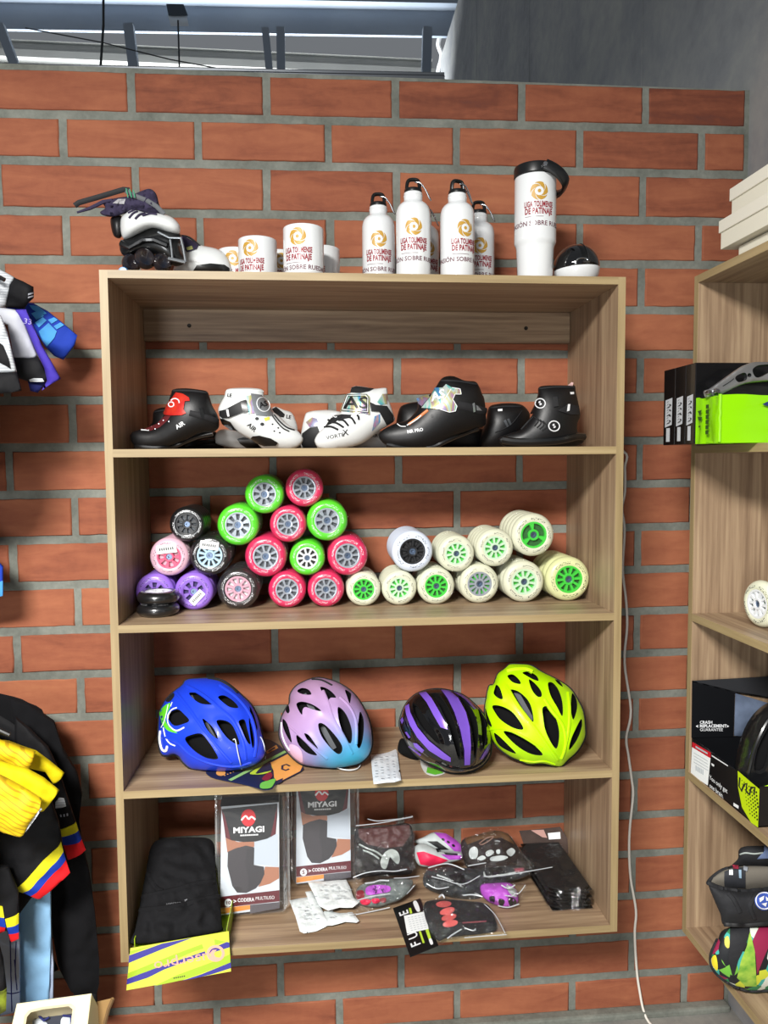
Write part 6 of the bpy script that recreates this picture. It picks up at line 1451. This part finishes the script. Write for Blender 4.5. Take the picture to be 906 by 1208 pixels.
patch('print', z([(155, 740), (180, 730), (192, 790), (178, 815), (155, 790)]), i, pm('yellow leaf print', 'c0b84a', .6), bg_, rnd=3); patch('print', z([(60, 880), (90, 860), (105, 930), (98, 970), (65, 930)]), i, pm('bright yellow print', 'e3cf2c', .6), bg_, rnd=3); patch('print', z([(330, 690), (365, 840), (378, 1080), (300, 1080), (240, 1020), (270, 900), (310, 800)]), i, pm('green leaf print', '5c9a30', .6, var=(60, 'a8c84a')), bg_)
pl2 = Plane(*z([(300, 640)])[0], Y=pl(*z([(300, 640)])[0]).y-.005, d=pl.d)
i2, o = soft('body', z([(32, 342), (90, 372), (160, 392), (280, 408), (400, 400), (520, 385), (640, 340), (620, 480), (580, 640), (460, 650), (300, 655), (148, 645), (118, 560), (70, 450)]), pl2, .05, BAGK, bg_, step=3, amp=.004, nscale=.08)
strap('band', z([(148, 635), (230, 642), (320, 642), (460, 632), (580, 625)]), i2, .005, pm('black webbing', '0d0d0f', .6), bg_, flat=(.4, 1))
strap('fold', z([(180, 430), (220, 480), (260, 560)]), i2, .004, BAGK, bg_, off=-.001); strap('fold', z([(380, 440), (330, 520), (360, 600)]), i2, .004, BAGK, bg_, off=-.001)
pl3 = Plane(*z([(250, 400)])[0], Y=pl2(*z([(250, 400)])[0]).y+.03, d=pl.d)
i3, o = soft('lining', z([(34, 338), (80, 295), (150, 250), (300, 222), (450, 225), (560, 240), (640, 335), (520, 385), (400, 400), (280, 405), (160, 390), (90, 370)]), pl3, .03, MESHG, bg_, step=3)
strap('rim', z([(32, 340), (78, 292), (150, 248), (230, 228)]), i3, .0032, BAGK, bg_, off=.0); strap('rim', z([(32, 342), (90, 372), (160, 392), (280, 408), (400, 400), (520, 385)]), i2, .004, BAGK, bg_, off=.002)
patch('inner_flap', z([(150, 270), (230, 240), (300, 240), (300, 390), (150, 385)]), i3, pm('dark grey cloth', '25272d', .8), bg_, thick=.002)
for q, m in (([(185, 260), (210, 258), (212, 300), (185, 298)], PRINTW), ([(252, 262), (270, 262), (272, 325), (255, 322)], pm('pale blue tag', '8aa4b8', .5)), ([(205, 215), (250, 218), (250, 255), (215, 250)], pm('dark pink tag', '9a2a44', .5)), ([(285, 225), (318, 240), (310, 275), (285, 262)], pm('grey tag', '8b9098', .5))): patch('tag', z(q), i3, m, bg_, off=.004, thick=.002)
bd = patch('badge', ellipse(*z([(430, 485)])[0], 11, 11.5, 24), i2, pm('blue badge', '3b55a8', .5), bg_, thick=.002)
bm = B(); tube(bm, [i2.surf(*p, .004) for p in ellipse(*z([(430, 485)])[0], 9.6, 10, 24)], .0009, 6, closed=True); obj('badge_ring', bm, PRINTW, bd, world=True)
for q in ([(395, 470), (430, 450), (425, 480), (400, 500)], [(440, 455), (470, 480), (445, 490)], [(410, 510), (450, 500), (440, 530)]): patch('badge_mark', z(q), i2, PRINTW, bd, off=.0045)
pl4 = Plane(*z([(400, 200)])[0], Y=pl3.o.y+.03, d=pl.d)
i4, o = soft('shoulder_pad', z([(200, 220), (245, 170), (250, 110), (290, 85), (400, 80), (520, 90), (640, 130), (660, 230), (520, 260), (350, 250), (280, 235)]), pl4, .045, BAGK, bg_, step=3); strap('piping', z([(262, 152), (300, 148), (360, 158), (420, 152)]), i4, .0014, GREYR, bg_)
patch('pale_cloth', z([(430, 70), (520, 60), (560, 140), (470, 190), (380, 195), (430, 140)]), i4, pm('blue grey cloth', '6d7fa6', .7), bg_, thick=.002)
# ------------------------------------------------------------------ clothes at the left edge
def cloth(name, c, c2=None, rough=.75): return pm(name, c, rough, bump=(55, .35, .003), spec=.25, var=(12, c2) if c2 else None)
def pinstripe(name, base, line, scale, ang=0.):
    if name in MATS: return MATS[name]
    t = NT(name); w = t.n('ShaderNodeTexWave'); w.inputs['Scale'].default_value = scale; w.inputs['Distortion'].default_value = .4; t.l(t.coord((1, 1, 1), (0, ang, 0)), w.inputs['Vector'])
    r = t.ramp(w.outputs[1], [(0, line), (.12, line), (.25, base), (1, base)]); t.l(r.outputs[0], t.b.inputs['Base Color']); t.b.inputs['Roughness'].default_value = .7; MATS[name] = t.m; return t.m
C_BLU = cloth('royal blue jersey', '1f3fae'); C_LBL = cloth('sky blue print', '4f9fe0'); C_WHT = pinstripe('white ribbed jersey', 'c9cdd1', 'a4aab0', 60, PI/2); C_GRY = cloth('light grey jersey', '9fa1ac', 'bfc2c9'); C_BLK = cloth('black jersey', '0d0d10'); C_VIO = cloth('violet blue band', '3a2c96', '4a3aa8'); C_NVY = cloth('navy lining', '1c2160')
C_YEL = pinstripe('yellow jersey', 'dfbd00', 'b89200', 38, .9); C_YEL2 = cloth('yellow jersey plain', 'd9c40a'); C_TRY = cloth('flag yellow', 'd9cf1f'); C_TRB = cloth('flag blue', '17389f'); C_TRR = cloth('flag red', 'd0181f'); C_SKY = cloth('pale blue cloth', '86b6dd', '93c0e4'); C_SGR = cloth('grey blue cloth', '8f9db5', 'a3afc4'); C_BLK2 = cloth('black fleece', '0a0a0d', rough=.95)
RAIL = pm('chrome rail', 'a9acb0', .25, 1.)
def garment(label, polys, Y, name='shirt', cat='shirt', group=None, hang=True, base=None, X=-60):
    """polys: (part name, outline px, material, thickness, dY)"""
    pl0 = Plane(X, 400, Y=Y); p = atY(*(base or polys[0][1][0]), Y)
    g = thing(name, label, cat, loc=p, group=group); out = []
    for k, (pn, q, m, T, dy) in enumerate(polys):
        i, o = soft(pn, q, Plane(X, 400, Y=Y+dy), T*.6, m, g, step=4 if pn != 'body' else 9, amp=T*.2, nscale=.06, seed=k+Y*50, rnd=0 if pn != 'body' else 3, back=.5, power=.32); out.append(i)
    return g, out
def stripes(g, inf, bands):
    for pn, q, m in bands: patch(pn, q, inf, m, g, off=.0012, thick=.0008)
def hook(g, x, y, Y, zr):
    """hanger neck and hook up to the rail at height zr"""
    p = atY(x, y, Y); bm = B()
    tube(bm, smooth_path([(p.x, Y, p.z), (p.x, Y, zr-.03), (p.x+.012, Y, zr-.012), (p.x+.012, Y, zr+.006), (p.x, Y, zr+.0125), (p.x-.011, Y, zr+.004)], 4), .0018, 8)
    tube(bm, [(p.x-.19, Y, p.z-.05), (p.x-.1, Y, p.z-.012), (p.x, Y, p.z+.004), (p.x+.1, Y, p.z-.012), (p.x+.17, Y, p.z-.05)], .004, 8)
    o = obj('hanger', bm, M_BLK, g, world=True)
# rails fixed to the wall, just outside the picture
XR = atY(-110, 300, -.2).x
def rail(z, label):
    r = thing('clothes_rail', label, 'rail', loc=(XR, -.01, z)); bm = B(); tube(bm, [(XR, 0, z), (XR, -.42, z)], .008, 12); obj('arm', bm, RAIL, r, world=True)
    bm = B(); lathe(bm, [(0, .006), (.028, .006), (.03, 0), (0, 0)], 24, Matrix.Translation((XR, .0005, z)), 'Y'); obj('wall_plate', bm, RAIL, r, world=True)
z1 = atY(-110, 262, -.2).z; z2 = atY(-110, 790, -.2).z
rail(z1, 'steel clothes rail on the brick wall, holding the white and blue jerseys'); rail(z2, 'steel clothes rail on the brick wall, holding the black and yellow jerseys')
z = Z(0, 300, 6.71)
body = lambda y0, y1, dx=0: [(-1500+dx, y0), (-900, y0-160), (-300, y0-60), (0, y0+60), (40, y0+300), (20, y1), (-1400+dx, y1)]
tops = []
g, i = garment('royal blue jersey sleeve with sky blue blocks, farthest right of the upper rack', [('body', z([(-1500, 100), (-900, -60), (-300, 60), (-120, 200), (-80, 400), (-100, 700), (-110, 1700), (-1450, 1700)]), C_BLU, .02, .03), ('sleeve', z([(-100, 250), (200, 380), (262, 385), (380, 450), (500, 545), (612, 640), (592, 720), (502, 836), (430, 806), (360, 735), (250, 560), (0, 520)]), C_BLU, .035, 0)], -.10, base=(-60, 330), name='jersey', cat='jersey'); tops.append((g, -.07))
stripes(g, i[1], [('print', z([(225, 405), (300, 412), (362, 470), (330, 480), (250, 440)]), C_LBL), ('print', z([(240, 470), (300, 445), (340, 490), (280, 520)]), C_LBL), ('print', z([(268, 540), (330, 500), (360, 525), (300, 580)]), C_LBL), ('print', z([(300, 610), (375, 545), (440, 610), (420, 660), (365, 728), (330, 680)]), C_LBL), ('print', z([(370, 520), (420, 500), (450, 520), (400, 550)]), C_LBL), ('print', z([(415, 570), (470, 540), (500, 560), (440, 595)]), C_LBL)])
g, i = garment('white ribbed jersey sleeve with black cuff, topmost of the upper rack', [('body', z([(-1500, 60), (-900, -90), (-300, 0), (-120, 160), (-80, 420), (-110, 1750), (-1450, 1750)]), C_WHT, .02, .03), ('sleeve', z([(-250, 20), (-60, 90), (60, 150), (122, 186), (80, 250), (50, 425), (-50, 440), (-250, 400)]), C_WHT, .035, 0), ('cuff', z([(112, 184), (180, 212), (266, 258), (268, 345), (225, 385), (195, 432), (120, 425), (44, 422), (56, 330), (78, 240)]), C_BLK, .03, -.004)], -.17, base=(-60, 320), name='jersey', cat='jersey'); tops.append((g, -.14))
stripes(g, i[2], [('cuff_line', z([(215, 315), (266, 300), (266, 312), (215, 328)]), C_GRY), ('cuff_line', z([(215, 340), (266, 325), (266, 335), (215, 352)]), C_GRY)])
g, i = garment('grey and white jersey sleeve with violet band and black cuff, middle of the upper rack', [('body', z([(-1500, 150), (-900, 0), (-300, 90), (-110, 400), (-80, 700), (-110, 1750), (-1450, 1750)]), C_GRY, .02, .03), ('sleeve', z([(-150, 330), (0, 420), (120, 438), (170, 480), (230, 640), (300, 812), (240, 830), (112, 822), (60, 560), (-100, 520)]), C_GRY, .035, 0), ('cuff', z([(108, 818), (220, 818), (302, 808), (345, 890), (384, 985), (340, 1018), (230, 1008), (150, 985), (118, 940)]), C_BLK, .03, -.004), ('lining', z([(218, 1000), (300, 990), (372, 995), (352, 1040), (300, 1096), (240, 1082)]), C_NVY, .015, .006), ('band', z([(120, 440), (160, 436), (206, 436), (262, 560), (332, 720), (420, 870), (482, 985), (420, 1020), (330, 1078), (372, 1000), (350, 900), (290, 780), (200, 570)]), C_VIO, .03, -.012)], -.24, base=(-60, 370), name='jersey', cat='jersey'); tops.append((g, -.21))
words('number', '33', 9, i[4], z([(215, 535)])[0], pm('pale violet print', 'a9a2d8', .6), g, ang=-.15, stretch=1.2)
stripes(g, i[2], [('cuff_edge', z([(225, 990), (260, 978), (330, 980), (345, 1005), (290, 1008), (235, 1008)]), C_WHT)])
g, i = garment('white jersey sleeve with wide black cuff, nearest and lowest of the upper rack', [('body', z([(-1500, 200), (-900, 60), (-400, 150), (-130, 500), (-90, 900), (-110, 1750), (-1450, 1750)]), C_WHT, .02, .03), ('sleeve', z([(-300, 300), (-60, 420), (10, 490), (60, 620), (135, 932), (60, 940), (-100, 940), (-300, 700)]), C_WHT, .035, 0), ('cuff', z([(-110, 938), (0, 940), (134, 934), (172, 1080), (80, 1098), (-100, 1110)]), C_BLK, .03, -.004)], -.31, base=(-60, 390), name='jersey', cat='jersey'); tops.append((g, -.28))
stripes(g, i[1], [('side_print', z([(-60, 660), (20, 720), (60, 820), (80, 905), (40, 880), (-60, 830)]), C_BLK)])
for g, Y in tops: hook(g, -110, 296, Y, z1)
g, i = garment('blue and sky blue sleeve tip at the left edge, halfway down the wall', [('sleeve', [(-120, 600), (-40, 630), (-8, 655), (4, 668), (4, 700), (-6, 708), (-60, 715), (-140, 700)], C_BLU, .03, 0), ('body', [(-330, 560), (-200, 530), (-110, 570), (-90, 640), (-100, 760), (-320, 760)], C_BLU, .02, .03)], -.12, base=(-60, 640), name='jersey', cat='jersey'); stripes(g, i[0], [('print', [(-30, 690), (3, 684), (3, 702), (-30, 706)], C_LBL)])
p = atY(-110, 600, -.09); zz3 = atY(-110, 520, -.09).z; rail(zz3, 'steel clothes rail on the brick wall, holding the single blue jersey at mid height'); hook(g, -110, 560, -.09, zz3)
# lower rack
z = Z(0, 860, 5.755)
low = []
bodyl = [(-330, 850), (-200, 800), (-60, 800)]
g, i = garment('long-sleeved black fleece jacket, rearmost on the lower rack', [('body', [(-330, 860), (-210, 812), (-100, 800), (0, 818), (34, 829), (55, 850), (62, 950), (50, 1090), (40, 1160), (-320, 1170)], C_BLK2, .03, .02), ('sleeve', [(10, 822), (34, 829), (64, 850), (74, 880), (91, 910), (97, 935), (93, 965), (99, 1000), (106, 1030), (112, 1075), (117, 1130), (117, 1156), (113, 1172), (84, 1170), (68, 1138), (61, 1095), (58, 1040), (40, 940), (20, 880)], C_BLK2, .045, 0), ('cuff', [(83, 1164), (100, 1168), (114, 1160), (115, 1180), (108, 1194), (95, 1190)], C_BLK, .03, 0)], -.12, base=(30, 830), name='jacket', cat='jacket'); low.append((g, -.10))
g, i = garment('black jersey with narrow tricolour cuff and white logo, second from the wall, lower rack', [('body', [(-330, 890), (-210, 840), (-60, 830), (10, 850), (40, 900), (40, 1080), (30, 1085), (-320, 1100)], C_BLK, .02, .02), ('sleeve', z([(100, -90), (200, -10), (330, 120), (400, 270), (510, 610), (580, 805), (520, 850), (455, 880), (400, 720), (370, 560), (250, 350), (100, 200)]), C_BLK, .035, 0)], -.19, base=(20, 860), name='jersey', cat='jersey'); low.append((g, -.17))
stripes(g, i[1], [('cuff_stripe', z([(388, 658), (512, 614), (526, 664), (402, 712)]), C_TRY), ('cuff_stripe', z([(402, 712), (526, 664), (550, 728), (424, 768)]), C_TRB), ('cuff_stripe', z([(424, 768), (550, 728), (578, 805), (458, 876)]), C_TRR), ('logo', z([(370, 470), (395, 440), (430, 450), (442, 495), (410, 505), (370, 512)]), C_WHT)])
bm = B(); [drape(bm, z([(400+k*22, 552-k*3), (410+k*22, 550-k*3), (412+k*22, 566-k*3), (402+k*22, 568-k*3)]), i[1].f(.001), 2) for k in range(3)]; obj('small_print', bm, C_GRY, g, world=True)
g, i = garment('black jersey with broad slanting tricolour cuff, lower rack', [('body', [(-330, 920), (-210, 870), (-60, 860), (0, 880), (20, 960), (14, 1090), (-320, 1100)], C_BLK, .02, .02), ('sleeve', z([(-100, 300), (0, 280), (200, 260), (330, 420), (400, 620), (440, 860), (475, 960), (340, 1080), (262, 1142), (200, 1115), (90, 1072), (40, 1000), (-60, 900)]), C_BLK, .04, 0)], -.26, base=(10, 900), name='jersey', cat='jersey'); low.append((g, -.24))
stripes(g, i[1], [('cuff_stripe', z([(92, 1070), (250, 890), (408, 735), (424, 806), (280, 960), (152, 1090)]), C_TRY), ('cuff_stripe', z([(152, 1092), (280, 960), (424, 806), (442, 866), (320, 990), (205, 1112)]), C_TRB), ('cuff_stripe', z([(205, 1114), (320, 990), (442, 868), (472, 958), (342, 1074), (262, 1138)]), C_TRR)])
for n, (Y, parts, lb) in enumerate((
  (-.30, [('sleeve', z([(-200, 60), (60, 80), (250, 148), (340, 215), (438, 296), (400, 345), (360, 372), (300, 280), (200, 260), (-100, 200)]), C_YEL2, .03, 0)], 'yellow jersey with a pointed sleeve tip, rearmost of the yellow ones'),
  (-.34, [('sleeve', z([(-200, 20), (0, 72), (120, 108), (240, 152), (215, 230), (178, 302), (90, 260), (0, 205), (-200, 150)]), C_YEL, .035, 0), ], 'yellow jersey with its cuff open at the top of the yellow bunch'),
  (-.38, [('sleeve', z([(-200, 180), (30, 225), (190, 270), (300, 330), (402, 412), (360, 465), (280, 562), (200, 520), (-100, 420)]), C_YEL2, .035, 0), ], 'yellow jersey sleeve in the middle of the yellow bunch'),
  (-.42, [('sleeve', z([(-250, 260), (0, 310), (150, 388), (282, 470), (272, 530), (200, 620), (152, 726), (20, 692), (-60, 640), (-250, 560)]), C_YEL, .04, 0), ('lining', z([(272, 528), (285, 545), (240, 610), (178, 695), (155, 722), (168, 660), (215, 590)]), C_WHT, .008, -.004)], 'yellow jersey with white-lined cuff, lowest and nearest of the yellow bunch'))):
    y0 = 845+n*16
    g, i = garment(lb, [parts[0]]+[('body', [(-330, y0+30), (-210, y0-20), (-90, y0-15), (-40, y0+40), (-50, y0+180), (-320, y0+190)], C_YEL2, .02, .015)]+parts[1:], Y, base=(-40, y0), name='jersey', cat='jersey', group='yellow jerseys'); low.append((g, Y+.012))
for g, Y in low: hook(g, -110, 838, Y, z2)
g, i = garment('pale blue cloth garment hanging below the tricolour cuff', [('panel', [(20, 1030), (40, 1030), (60, 1034), (61, 1100), (58, 1192), (40, 1196), (22, 1194)], C_SKY, .02, 0), ('fold', [(56, 1090), (61, 1105), (64, 1135), (63, 1192), (55, 1192)], C_SGR, .012, .006)], -.20, base=(40, 1192), name='trousers', cat='trousers', X=40)
g, i = garment('grey blue trousers with seam lines at the left edge, beside the pale blue cloth', [('panel', [(-60, 1040), (0, 1060), (14, 1090), (24, 1100), (24, 1192), (0, 1198), (-60, 1198)], C_SGR, .02, 0)], -.23, base=(10, 1196), name='trousers', cat='trousers', X=10)
for q in ([(12, 1105), (13, 1150), (14, 1190)], [(19, 1108), (18, 1140), (20, 1165)], [(6, 1167), (15, 1168), (24, 1167)], [(17, 1128), (18, 1138)]): strap('seam', q, i[0], .001, C_NVY, g, off=.0004)
g, i = garment('dark jersey with small tricolour cuffs at the far left, above the grey blue trousers', [('sleeve', [(-40, 1020), (10, 1020), (22, 1050), (22.5, 1080), (22, 1106), (12, 1110), (7, 1095), (-5, 1100), (-40, 1090)], C_BLK, .025, 0)], -.30, base=(0, 1025), name='jersey', cat='jersey', X=0)
stripes(g, i[0], [('cuff_stripe', [(6, 1078), (22, 1074), (22, 1086), (8, 1088)], C_TRY), ('cuff_stripe', [(8, 1088), (22, 1086), (22, 1097), (10, 1098)], C_TRB), ('cuff_stripe', [(10, 1098), (22, 1097), (22, 1105), (13, 1109)], C_TRR), ('cuff_stripe', [(-10, 1062), (3, 1064), (5, 1076), (-8, 1074)], C_TRY), ('cuff_stripe', [(-8, 1074), (5, 1076), (7, 1088), (-6, 1086)], C_TRB), ('cuff_stripe', [(-6, 1087), (6, 1089), (5, 1098), (-5, 1099)], C_TRR)])
g, i = garment('black garment with yellow green pattern at its foot, at the very left edge', [('panel', [(-60, 1080), (-4, 1100), (4, 1130), (8, 1165), (7, 1190), (-10, 1198), (-60, 1196)], C_BLK, .025, 0)], -.34, base=(-10, 1196), name='leggings', cat='leggings', X=0)
patch('pattern', [(-40, 1166), (8, 1163), (7, 1190), (-10, 1196), (-40, 1194)], i[0], pm('yellow green pattern', '8a9a22', .7, var=(45, '1a1c10')), g, off=.001, thick=.001)
# boxes at the bottom left
KRAFT = pm('brown cardboard', 'a3814f', .75, var=(8, '8f6f42')); CREAM = pm('cream card', 'dccfa8', .6)
yb = -.44
pa, pb, pc_ = atY(20, 1184, yb), atY(108, 1172, yb), atY(135, 1178, yb+.06)
zl = (pa.z+pb.z)/2-.125
s = thing('cardboard_box', 'brown cardboard box with open flaps, behind and under the cream window box', 'box', loc=(pa.x, yb+.1, FLOOR))
bm = B(); xa, xc = pa.x-.25, pc_.x-.022
zl2 = zl-.03; box(bm, ((xa+xc)/2, yb+.02, (FLOOR+zl2)/2), (xc-xa, .17, zl2-FLOOR), bevel=.002); obj('body', bm, KRAFT, s, world=True, smooth=False)
fpl = Plane(118, 1190, Y=yb+.03)
bm = B(); prism(bm, [(96, 1186), (134, 1177), (127, 1200), (118, 1260), (94, 1275)], lambda u, v, h: fpl(u, v, h), 0, .004); obj('flap', bm, KRAFT, s, world=True, smooth=False)
bm = B(); tube(bm, [fpl(*p, .003) for p in [(133, 1178), (128, 1190), (124, 1205), (121, 1225), (119, 1245)]], .0035, 6); obj('torn_edge', bm, pm('torn cardboard', '6f5433', .9), s, world=True)
s = thing('window_box', 'cream shoe box with a clear rounded window, at the bottom left corner', 'box', loc=((pa.x+pb.x)/2, yb, zl))
wp = Plane(64, 1178, Y=yb, lean=.5)
out = [(20, 1184), (108, 1172), (100, 1240), (4, 1252)]; win = [(34, 1192), (50, 1188), (84, 1184), (89, 1188), (88, 1196), (84, 1236), (22, 1244), (29, 1198)]
i = Inf(out, wp, .0012, 3, holes=[win], rnd=0, power=.05, back=.5); fr_ = obj('lid', i.bm(hole_depth=.003, mi_hole=0), CREAM, s, world=True)
bm = B()
A = [wp(*p) for p in out]; back = Vector((.004, .035, -.06))
loft(bm, [A, [p+back for p in A]], cap1=True); obj('body', bm, CREAM, s, world=True, smooth=False)
bm = B(); q = [wp(*p)+Vector((0, .004, -.001)) for p in win]; bm.faces.new([bm.verts.new(p) for p in q]); sheet('window', bm, film('clear window', .06, .05, (8, .2, .003)), s, world=True, smooth=False)
bm = B(); q = [wp(*p)+Vector((.002, .05, -.02)) for p in win]; bm.faces.new([bm.verts.new(p) for p in q]); obj('inner_tray', bm, pm('dark blue lining', '1b2030', .7), s, world=True, smooth=False)
for n, q in enumerate(([(38, 1205), (46, 1198), (52, 1204), (58, 1200), (54, 1225), (40, 1230)], [(70, 1206), (74, 1198), (84, 1199), (85, 1220), (74, 1226)])):
    sh = thing('skate_shoe', ('left', 'right')[n]+' pale blue shoe seen through the window of the cream box', 'shoe', loc=wp(*q[0])+Vector((0, .04, -.02)))
    soft('upper', q, Plane(64, 1200, Y=yb+.035, lean=.5), .012, pm('pale blue shoe', 'a9b9c9', .5, var=(30, 'd4dbe2')), sh, step=2.5)
    bm = B(); tube(bm, [Plane(64, 1200, Y=yb+.03, lean=.5)(*p, .006) for p in q[1:4]], .002, 6); obj('trim', bm, C_NVY, sh, world=True)
# ------------------------------------------------------------------ white cable
cab = [(734.6, 532), (737.2, 552), (737.2, 580), (733.8, 600), (736.8, 625), (734.6, 672), (738.2, 705), (739.8, 738), (736.8, 782), (744.2, 838), (738.8, 870), (741.5, 892), (745, 918), (746.8, 938), (743.2, 974), (742.2, 1002), (744, 1036), (750.2, 1074), (748.8, 1100), (750.5, 1136), (754, 1166), (758, 1196)]
pts = [(0.992, -.02, .02)]+[tuple(atY(u, v, -.008)) for u, v in cab]; e = atY(758, 1196, -.008); pts[-1] = (e.x, -.03, max(e.z, FLOOR+.004))
pts += [(e.x+.015, -.10, FLOOR+.004), (e.x+.03, -.25, FLOOR+.004)]
bm = B(); tube(bm, smooth_path(pts, 5), .0031, 10); o = obj('cable', bm, pm('white cable', 'e2ddd2', .45), None); tag(o, 'white cable hanging down the brick wall right of the middle shelf unit', 'cable')
# ------------------------------------------------------------------ above the partition
STEELB = pm('blue grey painted steel', '7f8a98', .6, var=(2, '8b95a1')); SHEETM = pm('pale roof sheet', 'dcdcd6', .5, var=(3, 'cfd0cb')); DKS = pm('dark steel', '4c545c', .6)
yB = 4.35
b0, b1 = atY(-260, 30, yB), atY(555, 43, yB)
ux = (b1-b0)
bm = B()
def beam(za, zb, ya, yb_, mi=0):
    q = [b0, b1]; vs = []
    loft(bm, [[(p.x, y_, p.z+zz) for y_, zz in ((ya, za), (yb_, za), (yb_, zb), (ya, zb))] for p in q], True, True, True)
beam(0, .19, yB, yB+.03); beam(.19, 1.2, yB-.10, yB+.3); struct('trim_1', bm, STEELB)
s0 = atY(-300, 20, 5.2); x1 = atY(522, 60, 5.2).x; zt_, zb_ = atY(300, 10, 5.2).z, atY(300, 130, 5.2).z
bm = B(); rows = []
for k in range(61):
    t = k/60; zz = zb_+(zt_-zb_)*t; yy = 5.2+.6*t+.035*(1 if (k//10) % 2 else -1)*min(1, (k % 10)/2.)
    rows.append([(s0.x-1, yy, zz), (x1, yy, zz-.06)])
loft(bm, rows, closed=False); loft(bm, [[(x, y+.03, z) for x, y, z in r][::-1] for r in rows], closed=False)
o = sheet('roof_sheet', bm, SHEETM, None, smooth=False); tag(o, 'pale ribbed metal roof sheet seen through the gap above the brick wall', 'roof', kind='structure'); 
bm = B(); tube(bm, smooth_path([atY(521, 36, 5.1), atY(517, 52, 5.1), atY(521, 66, 5.1), atY(517, 84, 5.1), atY(518, 97, 5.1), atY(518, 120, 5.1)], 5), .02, 8); o = obj('sheet_edge', bm, pm('white edge', 'e0e2e2', .5), None); tag(o, 'white wavy edge of the roof sheet', 'roof edge', kind='structure'); o.name = 'trim_2'
yp = .5
bm = B(); a, b = atY(-260, 78, yp), atY(524, 93, yp); tube(bm, [a, b], .011, 6); a, b = atY(-260, 72, yp), atY(524, 88, yp); tube(bm, [a, b], .006, 6); struct('trim_3', bm, DKS)
for n, (u0, v0, u1, v1, w) in enumerate(((0, 30, 26, 90, .016), (152, 30, 161, 96, .018), (313, 34, 320, 96, .014), (331, 34, 332, 98, .016), (504, 34, 502, 100, .018))):
    yq = 3.9; a, b = atY(u0, v0, yq), atY(u1, v1+10, yq); bm = B(); k = (yq+1.76)/2.2
    tube(bm, [a, b], w*k, 4); o = obj('roof_strut', bm, STEELB, None, smooth=False)
    tag(o, ('slanting steel strut at the top left corner', 'broad steel strut right of the black hanging wire', 'thin steel strut left of a close pair above the wall', 'right strut of the close pair above the wall', 'steel strut beside the white sheet edge')[n], 'strut', kind='structure'); o.name = 'trim_%d' % (4+n)
for n, (pts, r, lb) in enumerate((([(122, -8), (122, 30), (118, 88)], .0045, 'black wire hanging down at the top left'), ([(210, 24), (211, 60), (212, 92)], .003, 'thin dark wire hanging from the wall lamp bracket'), ([(30, 33), (120, 50), (200, 70), (275, 84)], .0022, 'thin slanting wire across the gap under the beam'))):
    bm = B(); tube(bm, [atY(u, v, .9) if n != 2 else atY(u, v, 1.2) for u, v in pts], r, 6); o = obj('wire', bm, pm('black wire', '202428', .6), None); tag(o, lb, 'wire', kind='structure'); o.name = 'trim_%d' % (9+n)
z = Z(180, 0, 4.53)
s = thing('bracket', 'pale bracket plate with dark housing on the steel beam, above the skates', 'bracket', loc=atY(*z([(135, 110)])[0], yB-.03)); s['kind'] = 'structure'
fB = lambda u, v, h=0.: atY(u, v, yB-.125-h)
bm = B(); prism(bm, z([(82, 82), (182, 82), (194, 140), (98, 140)]), fB, 0, .02); obj('plate', bm, pm('pale plate', 'b9bdc0', .5), s, world=True, smooth=False)
bm = B(); prism(bm, z([(72, 20), (165, 22), (190, 84), (85, 84)]), fB, 0, .06); obj('housing', bm, pm('dark blue grey', '39434f', .6), s, world=True, smooth=False)
